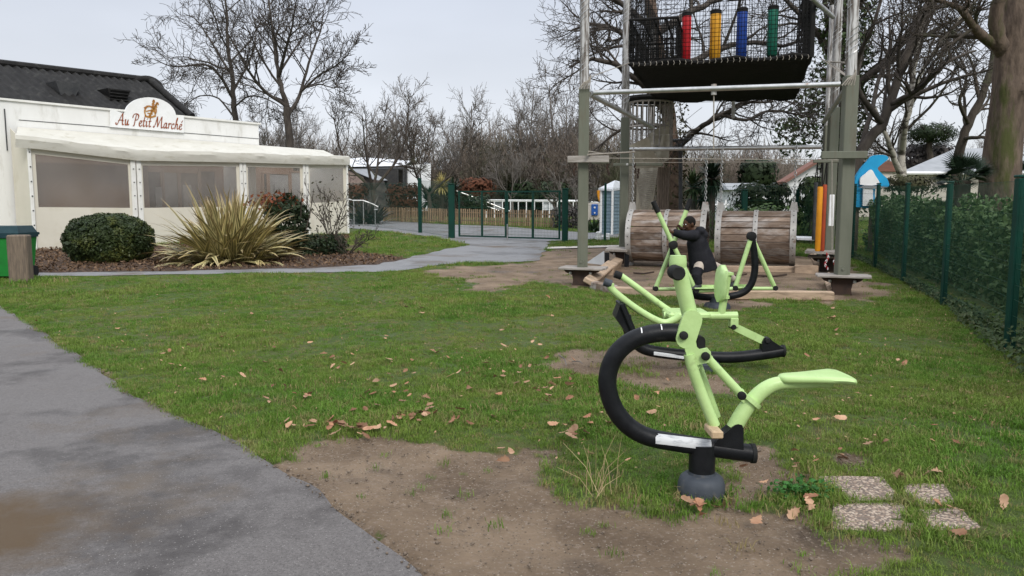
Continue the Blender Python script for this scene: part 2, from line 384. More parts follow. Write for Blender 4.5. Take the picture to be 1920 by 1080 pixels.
def vnoise(x, y, s, seed=0):                         # smooth value noise, -1..1
    r = np.random.default_rng(seed); T = r.random((64, 64))*2-1
    u = np.asarray(x)*s+100; v = np.asarray(y)*s+100; i = np.floor(u).astype(int); j = np.floor(v).astype(int)
    a = u-i; b = v-j; a = a*a*(3-2*a); b = b*b*(3-2*b); i %= 64; j %= 64; i1 = (i+1) % 64; j1 = (j+1) % 64
    return (T[i, j]*(1-a)+T[i1, j]*a)*(1-b)+(T[i, j1]*(1-a)+T[i1, j1]*a)*b

# ---------------------------------------------------------------- ground, paths
PATH_EDGE = [(-70, 545), (0, 574), (60, 608), (112, 643), (182, 690), (240, 735), (330, 778), (400, 808), (480, 852), (560, 900), (640, 957), (705, 1005), (765, 1052), (812, 1092), (880, 1180)]
DIRT = [gxy(p) for p in (
    [(520, 880), (560, 848), (600, 826), (700, 812), (800, 822), (850, 838), (960, 835), (1030, 838), (1085, 850), (1075, 868), (1035, 880), (1050, 905), (1105, 940), (1180, 958), (1290, 968), (1360, 925), (1400, 950), (1470, 945), (1560, 955), (1570, 1000), (1700, 1020), (1640, 1055), (1530, 1082), (1470, 1150), (880, 1180), (720, 1030), (560, 905)],
    [(1000, 682), (1040, 662), (1100, 655), (1180, 652), (1250, 662), (1310, 690), (1385, 712), (1370, 735), (1290, 740), (1220, 728), (1150, 712), (1060, 698)],
    [(1335, 915), (1350, 860), (1400, 825), (1470, 845), (1535, 882), (1560, 920), (1470, 940), (1400, 960)],
    [(1555, 855), (1590, 848), (1625, 868), (1590, 885)],
    [(1280, 560), (1330, 552), (1420, 556), (1440, 572), (1370, 584), (1300, 580)],
    [(860, 528), (900, 505), (990, 492), (1010, 470), (1060, 464), (1150, 462), (1180, 470), (1500, 478), (1600, 500), (1680, 560), (1560, 568), (1320, 556), (1180, 552), (1090, 540), (1040, 530), (950, 540), (890, 545)],
    [(770, 512), (850, 500), (960, 497), (1000, 505), (930, 520), (840, 520)],
)]
BED = gxy([(40, 512), (60, 466), (260, 464), (330, 458), (560, 444), (660, 440), (640, 470), (760, 486), (700, 497), (560, 503), (300, 510)])
PATCHY = gxy([(1030, 860), (1100, 845), (1200, 900), (1320, 940), (1310, 975), (1120, 950), (1040, 905)])
SLABS = [[(1532, 896), (1652, 897), (1696, 942), (1586, 945)], [(1694, 911), (1775, 911), (1792, 948), (1706, 953)],
         [(1560, 948), (1692, 946), (1728, 1000), (1558, 995)], [(1716, 959), (1798, 957), (1840, 993), (1740, 1005)]]
GATE_ROAD_N = [(560, 424), (655, 428), (790, 442), (845, 452), (890, 462), (1030, 453), (1095, 450), (1170, 446), (1260, 440)]
GATE_ROAD_F = [(560, 408), (655, 411), (720, 414), (790, 418), (850, 422), (930, 424), (1030, 432), (1100, 437), (1200, 434)]
BACK_N = [(40, 520), (300, 516), (480, 513), (620, 512), (760, 509), (830, 496), (900, 492), (960, 493), (1005, 490), (1025, 466), (1030, 452)]
BACK_F = [(40, 511), (300, 508), (480, 504), (620, 500), (700, 494), (762, 485), (800, 476), (835, 468), (880, 460), (880, 456), (890, 450)]

def resample(pts, n):
    P = np.array(pts, float); d = np.r_[0, np.cumsum(np.hypot(*np.diff(P, axis=0).T))]
    s = np.linspace(0, d[-1], n); return np.c_[np.interp(s, d, P[:, 0]), np.interp(s, d, P[:, 1])]
def sheet(name, A, B, n, m, mat, off, kind='structure', rag=0, seed=0):
    A = resample(A, n); B = resample(B, n)
    if rag:
        r = np.random.default_rng(seed)
        for E in (A, B): E += np.c_[vnoise(np.arange(n)*.35, 0*np.arange(n), 1, seed), vnoise(np.arange(n)*.35, 9+0*np.arange(n), 1, seed+1)]*rag
    T = np.linspace(0, 1, m)[None, :, None]
    P = A[:, None, :]*(1-T)+B[:, None, :]*T; V = np.c_[P.reshape(-1, 2), np.zeros(n*m)]
    V[:, 2] = gz(V[:, 0], V[:, 1])+off
    i = np.arange(n-1)[:, None]*m+np.arange(m-1)[None, :]; i = i.ravel()
    o = raw(name, V, np.c_[i, i+1, i+m+1, i+m], mat, smooth=True); o['kind'] = kind
    return o
PATH_R = gxy(PATH_EDGE)
PATH_L = [(-14, y) for _, y in PATH_R]
PATH_POLY = PATH_R+PATH_L[::-1]
ROADG_N, ROADG_F = gxy(GATE_ROAD_N), gxy(GATE_ROAD_F); ROADG_POLY = ROADG_N+ROADG_F[::-1]
BK_N, BK_F = gxy(BACK_N), gxy(BACK_F); BK_POLY = BK_N+BK_F[::-1]

def axis(*segs):
    out = []
    for a, b, st in segs: out += list(np.arange(a, b-1e-9, st))
    return np.array(out+[segs[-1][1]])
gxs = axis((-1500, -300, 300), (-300, -60, 40), (-60, -20, 4), (-20, -6, .6), (-6, -1, .11), (-1, 5, .06), (5, 12, .12), (12, 30, 1.2), (30, 300, 30), (300, 1500, 300))
gys = axis((-30, 0, 10), (0, 2.4, .4), (2.4, 6, .05), (6, 12, .1), (12, 22, .2), (22, 50, .7), (50, 56, 1), (56, 200, 12), (200, 2400, 200))
X, Y = np.meshgrid(gxs, gys); xf, yf = X.ravel(), Y.ravel()
dirt = np.full(xf.shape, -1e9)
for d in DIRT: dirt = np.maximum(dirt, polydist(xf, yf, d)/max(1, np.mean([p[1] for p in d])/6))
dn = vnoise(xf, yf, 2.2, 3)*.11+vnoise(xf, yf, 6, 4)*.06+vnoise(xf, yf, 14, 5)*.03
dmask = np.clip((dirt+dn)/.16+.5, 0, 1)
pd = polydist(xf, yf, PATH_POLY)
dmask = np.maximum(dmask, np.clip((pd+.05+dn*.6)/.1+.3, 0, 1)*.8)
pt = np.clip((polydist(xf, yf, PATCHY)+dn)/.2+.5, 0, 1); dmask = np.maximum(dmask, pt*.55)
Z = gz(xf, yf)
near = (yf < 13)*(yf > 1)*(np.abs(xf) < 12)
bumps = vnoise(xf, yf, 1.1, 8)*.02+vnoise(xf, yf, 5, 9)*.006+vnoise(xf, yf, 14, 10)*.006
Z = Z+near*bumps*np.clip(-pd/.5, 0, 1)
Z = Z-near*dmask*(.02+.012*vnoise(xf, yf, 4.1, 41)+.008*vnoise(xf, yf, 9, 42))*np.clip(-pd/.4, 0, 1)
Z = np.where(pd > -.02, gz(xf, yf)-.03, Z)
nx = len(gxs); i = (np.arange(len(gys)-1)[:, None]*nx+np.arange(nx-1)[None, :]).ravel()
m, t, b = newmat('ground'); M['ground'] = m; b.inputs['Roughness'].default_value = .95; b.inputs['Specular IOR Level'].default_value = .25
ge = nd(t, 'ShaderNodeNewGeometry'); P_ = ge.outputs['Position']
def noise(sc, de=5, ro=.6): n = nd(t, 'ShaderNodeTexNoise', {'Scale': sc, 'Detail': de, 'Roughness': ro}); t.links.new(P_, n.inputs['Vector']); return n.outputs[0]
def rng_(v, a, b2, c=0, d=1): n = nd(t, 'ShaderNodeMapRange', {'From Min': a, 'From Max': b2, 'To Min': c, 'To Max': d}); t.links.new(v, n.inputs['Value']); return n.outputs[0]
def mixc(f, a, b2):
    n = nd(t, 'ShaderNodeMix', data_type='RGBA')
    for k, v in ((6, a), (7, b2)):
        if isinstance(v, tuple): n.inputs[k].default_value = c4(v)
        else: t.links.new(v, n.inputs[k])
    t.links.new(f, n.inputs[0]); return n.outputs[2]
soil = mixc(rng_(noise(1.6), .36, .62), (.25, .182, .122), (.14, .098, .064))
soil = mixc(rng_(noise(.9, 8, .62), .56, .7), soil, (.07, .049, .035))                 # damp patches
soil = mixc(rng_(noise(38, 3), .55, .75), soil, (.28, .22, .17))
vo = nd(t, 'ShaderNodeTexVoronoi', {'Scale': 42}); t.links.new(P_, vo.inputs['Vector'])
soil = mixc(rng_(vo.outputs['Distance'], .2, .12), soil, (.33, .28, .22))
vo2 = nd(t, 'ShaderNodeTexVoronoi', {'Scale': 27}); t.links.new(P_, vo2.inputs['Vector'])
soil = mixc(rng_(vo2.outputs['Distance'], .14, .08), soil, (.045, .035, .028))
turf = mixc(rng_(noise(3), .4, .65), (.07, .10, .022), (.05, .08, .018))
turf = mixc(rng_(noise(.8), .5, .68), turf, (.105, .10, .038))
turf = mixc(rng_(noise(16), .55, .72), turf, (.07, .05, .026))
da = nd(t, 'ShaderNodeAttribute', attribute_name='dirt')
ad = nd(t, 'ShaderNodeMath', operation='ADD'); t.links.new(da.outputs['Fac'], ad.inputs[0]); t.links.new(rng_(noise(9, 6, .7), .3, .7, -.28, .28), ad.inputs[1])
t.links.new(mixc(rng_(ad.outputs[0], .35, .62), turf, soil), b.inputs['Base Color'])
bu = nd(t, 'ShaderNodeBump', {'Strength': 1, 'Distance': .03}); t.links.new(noise(26, 10, .72), bu.inputs['Height']); t.links.new(bu.outputs[0], b.inputs['Normal'])
t.links.new(rng_(noise(.9, 3), .52, .7, .95, .55), b.inputs['Roughness'])
raw('ground', np.c_[xf, yf, Z], np.c_[i, i+1, i+nx+1, i+nx], 'ground', smooth=True, attrs={'dirt': ('FLOAT', dmask)})['kind'] = 'structure'

def asphalt(name, c1, c2, damp, stain=None):
    m, t, b = newmat(name); M[name] = m; b.inputs['Specular IOR Level'].default_value = .22
    ge = nd(t, 'ShaderNodeNewGeometry'); P_ = ge.outputs['Position']
    def noise(sc, de=5, ro=.6): n = nd(t, 'ShaderNodeTexNoise', {'Scale': sc, 'Detail': de, 'Roughness': ro}); t.links.new(P_, n.inputs['Vector']); return n.outputs[0]
    def rg(v, a, b2, c=0, d=1): n = nd(t, 'ShaderNodeMapRange', {'From Min': a, 'From Max': b2, 'To Min': c, 'To Max': d}); t.links.new(v, n.inputs['Value']); return n.outputs[0]
    def mixc(f, a, b2):
        n = nd(t, 'ShaderNodeMix', data_type='RGBA')
        for k, v in ((6, a), (7, b2)):
            if isinstance(v, tuple): n.inputs[k].default_value = c4(v)
            else: t.links.new(v, n.inputs[k])
        t.links.new(f, n.inputs[0]); return n.outputs[2]
    big = noise(.55, 4)
    col = mixc(rg(noise(85, 8, .85), .42, .6), c1, c2)
    col = mixc(rg(noise(.7, 10, .68), .5, .6), col, damp)
    col = mixc(rg(noise(.62, 6, .62), .55, .70), col, (.11, .082, .055))                # mud and leaf stains
    vo = nd(t, 'ShaderNodeTexVoronoi', {'Scale': 70}); t.links.new(P_, vo.inputs['Vector'])
    col = mixc(rg(vo.outputs['Distance'], .2, .1), col, (.03, .028, .027))
    v3 = nd(t, 'ShaderNodeTexVoronoi', {'Scale': 46}); t.links.new(P_, v3.inputs['Vector']); col = mixc(rg(v3.outputs['Distance'], .17, .09), col, (.26, .245, .23))
    v2 = nd(t, 'ShaderNodeTexVoronoi', {'Scale': 7}); t.links.new(P_, v2.inputs['Vector'])
    col = mixc(rg(v2.outputs['Distance'], .055, .035), col, (.03, .028, .027))
    if stain:                                       # mud washed over the tarmac in the near left corner
        vd = nd(t, 'ShaderNodeVectorMath', operation='DISTANCE'); t.links.new(P_, vd.inputs[0]); vd.inputs[1].default_value = stain
        ms = nd(t, 'ShaderNodeMath', operation='MULTIPLY_ADD'); t.links.new(noise(3.2, 10, .72), ms.inputs[0]); ms.inputs[1].default_value = 1.1; t.links.new(vd.outputs['Value'], ms.inputs[2])
        col = mixc(rg(ms.outputs[0], 1.25, .75), col, (.085, .055, .028))
    t.links.new(col, b.inputs['Base Color'])
    t.links.new(rg(big, .38, .64, .7, .42), b.inputs['Roughness'])
    bu = nd(t, 'ShaderNodeBump', {'Strength': .6, 'Distance': .008}); t.links.new(noise(90, 7, .8), bu.inputs['Height']); t.links.new(bu.outputs[0], b.inputs['Normal'])
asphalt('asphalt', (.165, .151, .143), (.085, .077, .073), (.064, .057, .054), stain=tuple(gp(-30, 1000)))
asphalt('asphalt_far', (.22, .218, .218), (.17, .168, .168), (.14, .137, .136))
sheet('path', PATH_R, PATH_L, 120, 12, 'asphalt', .006, rag=.03, seed=4)
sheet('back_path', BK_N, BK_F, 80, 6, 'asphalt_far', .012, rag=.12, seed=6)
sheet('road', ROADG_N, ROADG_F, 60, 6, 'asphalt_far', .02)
bn = len(BED)
n_, f_ = gxy([(30, 513), (300, 510), (560, 504), (700, 497), (765, 486)]), gxy([(45, 466), (260, 464), (560, 444), (650, 442), (690, 472)])
sheet('flower_bed', n_, f_, 60, 10, 'mulch', .016, rag=.1, seed=8)
n_, f_ = gxy([(1025, 468), (1100, 466), (1180, 464)]), gxy([(1028, 464.5), (1100, 462.5), (1180, 460.5)])
sheet('kerb_strip', n_, f_, 12, 2, 'render_wall', .03)

# ---------------------------------------------------------------- the little shop
SA = Vector((-16.3, 24.4, 0)); SB = Vector((-10.39, 32.0, 0)); SU = (SB-SA).normalized(); SN = Vector((SU.y, -SU.x, 0))   # SN points at the lawn
def onplane(px, py, P, u):
    d = ray(px, py); n = Vector((u.y, -u.x, 0)); t_ = n.dot(P)/n.dot(Vector((d.x, d.y, 0)))
    return Vector((d.x*t_, d.y*t_, CAMZ+d.z*t_))
def slab(mb, P, Q, zb0, zb1, zt0, zt1, th, n=None):      # upright slab from P to Q, th thick towards the back
    P = Vector((P.x, P.y, 0)); Q = Vector((Q.x, Q.y, 0)); u = (Q-P).normalized(); n = n or Vector((u.y, -u.x, 0)); b = -n*th
    k = Vector((0, 0, 1)); a = [P+k*zb0, Q+k*zb1, Q+k*zt1, P+k*zt0]
    return mb.add(a+[v+b for v in a], [(0,1,2,3), (7,6,5,4), (0,4,5,1), (1,5,6,2), (2,6,7,3), (3,7,4,0)])
shop = thing('shop', (-13, 28.5, g(-13, 28.5)), 'low white shop with a canvas covered terrace and an arched sign on its parapet', 'shop')
ZT = 4.86; L0 = SA-SU*7; LEN = (SB-SA).length
P_ = [at(57, 400, 24.0), at(258, 400, 26.5), at(457, 400, 29.45), at(574, 400, 31.7), at(653, 400, 33.6)]
P_ = [Vector((p.x, p.y, 0)) for p in P_]
zw = MB()
sL = (onplane(47, 400, SA, SU)-SA).dot(SU)                              # the terrace starts here
slab(zw, L0, SA+SU*sL, -.1, -.1, ZT, ZT, .3)
slab(zw, SA+SU*sL, SB, 4.0, 4.0, ZT, ZT, .3)
eR = SB-SN*7; slab(zw, SB-SN*.3, eR, -.1, -.1, ZT, ZT, .3, n=SU)
zw.build('wall', 'white_wall', shop, smooth=False)
cp = MB(); slab(cp, L0+SN*.06, SB+SN*.06+SU*.08, ZT+.003, ZT+.003, ZT+.07, ZT+.07, .42); cp.build('coping', 'white_trim', shop, smooth=False)
sm = MB(); slab(sm, SA+SN*.012+SU*sL, SB+SN*.012, 4.28, 4.28, 4.3, 4.3, .01); sm.build('seam_strip', 'dark_metal', shop, smooth=False)
# interior
it = MB(); Bk = -SN*2.2
slab(it, SA+SU*(sL+.2)+Bk, SA+SU*(P_[4]-SA).dot(SU)+Bk, .1, .3, 3.95, 3.95, .15); it.build('inner_wall', 'interior', shop, smooth=False)
fl = MB(); fl.quad(P_[0]+Vector((0,0,.19)), P_[4]+Vector((0,0,.36)), P_[4]-SN*3.4+Vector((0,0,.36)), P_[0]-SN*3.6+Vector((0,0,.19))); fl.build('terrace_floor', 'interior', shop, smooth=False)
BP = SA+Bk+SN*.07
def ip(px_): return onplane(px_, 340, BP, SU)
for x0, x1, z0, z1, mt in ((276, 302, .3, 2.9, 'interior_dark'), (306, 334, .3, 2.9, 'interior_grey'), (337, 372, .3, 2.9, 'interior_dark'), (375, 404, .3, 3.0, 'interior_dark'), (493, 501, .3, 3.0, 'interior_dark'), (504, 542, 1.2, 3.0, 'interior_grey'), (545, 572, 1.2, 3.1, 'interior_grey')):  # grey panels raised off the floor are window reflections put in as colour
    a, b_ = ip(x0), ip(x1); q = MB(); slab(q, a, b_, z0, z0, z1, z1, .06); q.build('door_reflection_panel', mt, shop, smooth=False)
    q = MB()
    for e in (a, b_): slab(q, e-SU*.04+SN*.03, e+SU*.04+SN*.03, z0, z0, z1, z1, .05)
    slab(q, a-SU*.04+SN*.03, b_+SU*.04+SN*.03, z1-.02, z1-.02, z1+.06, z1+.06, .05)
    q.build('panel_frame', 'interior', shop, smooth=False)
for x0, x1, z0, z1, mt in ((288, 300, 1.5, 2.3, 'interior_grey'), (512, 536, 1.9, 2.6, 'interior_grey'), (340, 356, 1.3, 2.4, 'interior_grey')):
    a, b_ = ip(x0)+SN*.1, ip(x1)+SN*.1; q = MB(); slab(q, a, b_, z0, z0, z1, z1, .02); q.build('notice', mt, shop, smooth=False)
q = MB(); slab(q, P_[0]-SN*.9+SU*.2, P_[1]-SN*.9+SU*.9, .25, .3, 2.95, 2.95, .03); q.build('inner_blind', 'interior', shop, smooth=False)
for s0 in (4.0, 5.6, 8.5, 10.2):
    q = MB(); c = SA+SU*s0-SN*.9; q.box(c+Vector((0,0,.98)), (.8, .8, .04)); q.tube([c+Vector((0,0,.25)), c+Vector((0,0,.97))], .04, 8); q.build('terrace_table', 'interior_dark', shop)
# posts, skirts, panes
rel_top = [1.80, 1.56, 1.66, 1.71, 1.79]; rel_win = [-.035, -.07, -.02, .1, .22]
zt = [CAMZ+v for v in rel_top]; zwn = [CAMZ+v for v in rel_win]; zb = [g(p.x, p.y)-.02 for p in P_]
for i in range(4):
    a, b_ = P_[i], P_[i+1]; u = (b_-a).normalized(); wd = (b_-a).length; m0, m1 = .24, .24
    lerp = lambda arr, s: arr[i]+(arr[i+1]-arr[i])*s/wd
    k = MB(); slab(k, a+u*.12, b_-u*.12, lerp(zb, .12), lerp(zb, wd-.12), lerp(zwn, .12), lerp(zwn, wd-.12), .02)
    k.build('canvas_skirt', 'pvc', shop, smooth=False)
    k = MB()
    slab(k, a+u*m0, b_-u*m1, lerp(zt, m0)-.18, lerp(zt, wd-m1)-.18, lerp(zt, m0)+.03, lerp(zt, wd-m1)+.03, .03)
    slab(k, a+u*.10, a+u*m0, lerp(zwn, .1)+.003, lerp(zwn, m0)+.003, lerp(zt, .1), lerp(zt, m0), .03)
    slab(k, b_-u*m1, b_-u*.10, lerp(zwn, wd-m1)+.003, lerp(zwn, wd-.1)+.003, lerp(zt, wd-m1), lerp(zt, wd-.1), .03)
    fr = k.build('canvas_frame', 'pvc', shop, smooth=False)
    k = MB(); slab(k, a+u*m0-SN*.012, b_-u*m1-SN*.012, lerp(zwn, m0), lerp(zwn, wd-m1), lerp(zt, m0)-.17, lerp(zt, wd-m1)-.17, .006)
    k.build('clear_window', 'clear_sheet', shop, smooth=False)
k = MB(); slab(k, P_[4], P_[4]-SN*3, zb[4], zb[4], zt[4]+.1, zt[4]+.1, .02, n=SU); k.build('end_panel', 'pvc', shop, smooth=False)
k = MB(); slab(k, P_[0]-SN*1.15, P_[0]+SU*.04, zb[0], zb[0], 4.0, zt[0], .02, n=-SU); k.build('end_panel', 'pvc', shop, smooth=False)
for i, p in enumerate(P_):
    w = .2 if i == 1 else (.12 if i in (0, 4) else .15); mb = MB()
    for sg in ((-1, 1) if i in (1, 2, 3) else (1 if i == 0 else -1,)):
        q = p+SU*(sg*w/2)+SN*.035
        mb.box(q+Vector((0, 0, (zb[i]+zt[i])/2)), (w*.8, .07, zt[i]-zb[i]), Matrix.Rotation(math.atan2(SU.y, SU.x), 3, 'Z'), bev=.008)
    po = mb.build('canopy_post', 'white_trim', shop, smooth=False)
    mb = MB()
    for sg in ((-1, 1) if i in (1, 2, 3) else (1 if i == 0 else -1,)):
        for kz in range(7):
            q = p+SU*(sg*w/2)+SN*.075+Vector((0, 0, zb[i]+.35+kz*.45)); mb.box(q, (.035, .03, .035), Matrix.Rotation(math.atan2(SU.y, SU.x), 3, 'Z'))
    mb.build('stud', 'dark_metal', po, kind='stuff')
# canvas roof: from the parapet down to a rolled valance that sags between the posts
n = 60; V = []; rows = 7
AW0 = onplane(33, 234, SA+SN*.02, SU); AW1 = onplane(652, 293, P_[4]-SN*.6, SU)
for j in range(n+1):
    s = j/n*4; i = min(int(s), 3); f = s-i
    p = P_[i].lerp(P_[i+1], f)+SN*.16; zbm = zt[i]+(zt[i+1]-zt[i])*f
    if j == 0: p -= SU*.35
    tot = j/n; back = SA+SN*.02+SU*max((p-SA).dot(SU), (AW0-SA).dot(SU)); zback = 4.07-.06*tot
    if (p-SB).dot(SU) > -.1: back = back
    wr = .03*math.sin(s*9)+.02*math.sin(s*23+1)
    for k in range(rows):
        q = [(0, 0), (.5, .5), (.97, .97)]
        if k < 3: a_ = (0, .5, .93)[k]; v = back.lerp(p, a_); z = zback+(zbm+.33-zback)*a_-(.10*math.sin(a_*3.14) if k == 1 else 0)+(wr*.6 if k == 1 else 0)
        else: v = p+SN*(.03, .05+wr*.5, .03, -.0)[k-3]; z = zbm+(.33, .21, .09, -.03)[k-3]+(wr*.5 if k < 6 else 0)
        V.append((v.x, v.y, z))
fc = [(j*rows+k, j*rows+k+1, (j+1)*rows+k+1, (j+1)*rows+k) for j in range(n) for k in range(rows-1)]
raw('canvas_roof', V, fc, 'awning', shop, smooth=True).data.set_sharp_from_angle(angle=math.radians(24))
# the corrugated roof behind
R_ = at(279, 152, 32.4); RU = Vector((3.75, 3.9, 0)).normalized(); E_ = onplane(360, 214, SA-SN*1.0, SU); E_.z -= .15
ncol = 330; V = []
for j in range(ncol+1):
    s = j*.07; h = .05*math.cos(j*math.pi/2)
    e0 = E_-SU*s; r0 = R_-RU*s; up = (r0-e0).cross(SU).normalized(); up = up if up.z > 0 else -up
    for k in range(9): v = e0.lerp(r0, k/8)+up*(h+(.03 if k % 2 else 0)); V.append(tuple(v))
fc = [(j*9+k, j*9+k+1, (j+1)*9+k+1, (j+1)*9+k) for j in range(ncol) for k in range(8)]
rf = raw('roof', V, fc, 'roof', shop)
mb = MB()
mb.tube([E_+Vector((0, 0, .06)), R_+Vector((0, 0, .08))], .14, 10)
mb.tube([R_+Vector((0, 0, .05)), R_-RU*23+Vector((0, 0, .05))], .13, 8); mb.build('ridge_tile', 'roof', rf)
mb = MB(); hw = R_-SN*6; hw.z = E_.z; mb.add([E_, R_, hw, E_-SN*5+Vector((0,0,-1))], [(0, 1, 2, 3)]); mb.build('gable', 'roof', shop, smooth=False)
mb = MB(); c = at(279, 158, 32.3)
mb.tube([c+Vector((.45, .3, -.45)), c+Vector((.3, .2, .0)), c+Vector((0, 0, .2)), c+Vector((-.4, -.3, .12)), c+Vector((-.6, -.4, -.1))], [.13, .16, .15, .13, .09], 10, smooth=4); mb.build('ridge_cowl', 'roof', rf)
for (x0, y0, x1, y1, dep, cap) in ((104, 158, 141, 182, 1.2, True), (200, 171, 234, 192, .6, False)):
    Pv = SA-SN*2.2; a = onplane(x0, y1, Pv, SU); b_ = onplane(x1, y0, Pv, SU); w = abs((b_-a).dot(SU)); h = b_.z-a.z; c = a+SU*w/2+Vector((0, 0, h/2))
    Rz = Matrix.Rotation(math.atan2(SU.y, SU.x), 3, 'Z'); mb = MB()
    mb.add([a+SN*.3-SU*.08+Vector((0,0,h)), a+SN*.3+SU*(w+.08)+Vector((0,0,h)), a+SU*(w-.12)+SN*.18, a+SU*.12+SN*.18,
            a-SN*dep-SU*.08+Vector((0,0,h)), a-SN*dep+SU*(w+.08)+Vector((0,0,h)), a-SN*dep+SU*(w-.12), a-SN*dep+SU*.12], [(0,1,2,3), (4,5,6,7), (0,4,5,1), (1,5,6,2), (3,2,6,7), (0,3,7,4)])
    if not cap:
        for kk in range(4): mb.box(a+SU*w/2+SN*.3+Vector((0,0,.1+kk*h/4.2)), (w, .12, .03), Rz)
    hd = mb.build('roof_vent', 'dark_metal' if cap else 'roof', rf, smooth=False)
    if cap:
        mb = MB(); mb.box(a+SU*w/2+Vector((0, 0, -.32)), (w*.72, .5, .66), Rz); mb.build('vent_shaft', 'plank_grey', hd, smooth=False)
# the sign on the parapet
sg = MB(); SP = SA+SN*.09
def sp(px, py, o=0): return onplane(px, py, SP, SU)+SN*o
arc = [sp(282+48*math.cos(a)*1.0, 216-33.5*math.sin(a)-(48*math.cos(a))*-.05) for a in np.linspace(0, math.pi, 22)]
out = [sp(207, 238), sp(345, 249), sp(345, 217)]+arc+[sp(207, 204)]
sg.prism([v-SN*.0 for v in out], -SN*.06, cen=False); sgn = sg.build('sign', 'board', shop, smooth=False)
GL = {'A': ([[(-.12,.14),(-.1,.03),(.02,.0),(.15,.28),(.34,.68),(.46,.92)], [(.46,.92),(.49,.5),(.5,.12),(.56,0),(.66,.05)], [(.1,.3),(.3,.36),(.58,.33)]], .72),
 'u': ([[(0,.36),(.07,.43),(.06,.15),(.1,.01),(.2,.04),(.3,.42)], [(.31,.42),(.28,.12),(.33,0),(.44,.1)]], .48),
 'P': ([[(.06,.02),(.14,0),(.2,.4),(.28,.88)], [(-.04,.62),(.0,.84),(.22,.96),(.45,.9),(.52,.72),(.42,.52),(.24,.44)]], .60),
 'e': ([[(.03,.2),(.16,.24),(.27,.34),(.22,.44),(.1,.4),(.03,.2),(.09,.02),(.2,0),(.33,.12)]], .37),
 't': ([[(.16,.78),(.1,.35),(.08,.08),(.14,0),(.27,.1)], [(0,.46),(.14,.45),(.26,.48)]], .31),
 'i': ([[(0,.36),(.08,.44),(.06,.15),(.1,0),(.22,.1)], [(.11,.6),(.14,.66)]], .27),
 'M': ([[(-.1,.1),(-.04,.0),(.1,.3),(.24,.9)], [(.24,.9),(.29,.5),(.33,.06)], [(.33,.06),(.5,.5),(.7,.92)], [(.7,.92),(.7,.5),(.72,.08),(.79,0),(.9,.1)]], .95),
 'a': ([[(.28,.38),(.18,.44),(.06,.32),(.03,.1),(.11,0),(.22,.12),(.3,.42)], [(.3,.42),(.27,.12),(.33,0),(.43,.1)]], .46),
 'r': ([[(0,.34),(.08,.44),(.07,.2),(.05,0)], [(.07,.22),(.17,.4),(.28,.42),(.3,.35)]], .34),
 'c': ([[(.27,.34),(.24,.43),(.1,.38),(.03,.16),(.09,.01),(.2,.01),(.32,.12)]], .36),
 'h': ([[(.04,0),(.1,.45),(.18,.9),(.24,.86),(.12,.4)], [(.07,.2),(.18,.41),(.28,.4),(.27,.12),(.32,0),(.43,.1)]], .47),
 'é': ([[(.03,.2),(.16,.24),(.27,.34),(.22,.44),(.1,.4),(.03,.2),(.09,.02),(.2,0),(.33,.12)], [(.2,.58),(.34,.76)]], .40), ' ': ([], .3)}
txt = 'Au Petit Marché'; tw = sum(GL[c][1] for c in txt)
t0, t1 = sp(219, 233.0, .012), sp(342, 243.2, .012); ux = (t1-t0); sc = ux.length/tw; ux.normalize(); uz = Vector((0, 0, 1)); x = 0; hgt = 1.22
lt = MB()
for ch in txt:
    st, adv = GL[ch]
    for s in st:
        pts = cat_rom([(p[0], p[1], 0) for p in s], 5); nib = Vector((.056, .034, 0))
        q = [p+Vector((p.y*.18+x, 0, 0)) for p in pts]
        if len(q) == 2: q = [q[0], q[0].lerp(q[1], .5), q[1]]
        for a, b_ in zip(q[:-1], q[1:]):
            w4 = [a-nib, a+nib, b_+nib, b_-nib]
            lt.add([t0+ux*(v.x*sc)+uz*(v.y*sc*hgt) for v in w4], [(0, 1, 2, 3)])
            nb2 = Vector((-.014, .026, 0)); w4 = [a-nb2, a+nb2, b_+nb2, b_-nb2]
            lt.add([t0+ux*(v.x*sc)+uz*(v.y*sc*hgt)+SN*.002 for v in w4], [(0, 1, 2, 3)])
    x += adv
lt.build('lettering', 'sign_red', sgn, smooth=False)
em = MB()
def stroke(pts, w, mbx=em):
    q = cat_rom([sp(a, b2, .014) for a, b2 in pts], 4)
    for a, b_ in zip(q[:-1], q[1:]):
        d = (b_-a).normalized(); nn = d.cross(SN)*w; mbx.add([a-nn, a+nn, b_+nn, b_-nn], [(0, 1, 2, 3)])
for pts, w in (([(288,187),(286,200),(281,219)], .03), ([(295,192),(287,206),(279,219)], .035), ([(276,198),(271,208),(273,218)], .025), ([(270,203),(279,199),(288,204),(291,214)], .03), ([(273,209),(283,207),(291,211)], .02), ([(271,217),(281,220),(292,217)], .03), ([(276,212),(286,214)], .02), ([(291,198),(293,208),(290,216)], .02)): stroke(pts, w)
for (x_, y_) in ((288,187),(287,192),(286.5,197),(295,192),(292,197),(289,202)):
    stroke([(x_-2.5, y_+4), (x_, y_)], .02); stroke([(x_+2, y_+5), (x_+.5, y_)], .02)
em.build('emblem', 'sign_gold', sgn, smooth=False)
lb = MB(); slab(lb, onplane(10, 240, SA+SN*.03, SU), onplane(12, 240, SA+SN*.03, SU), 3.3, 3.3, 4.6, 4.6, .02); lb.build('cable', 'dark_metal', shop)

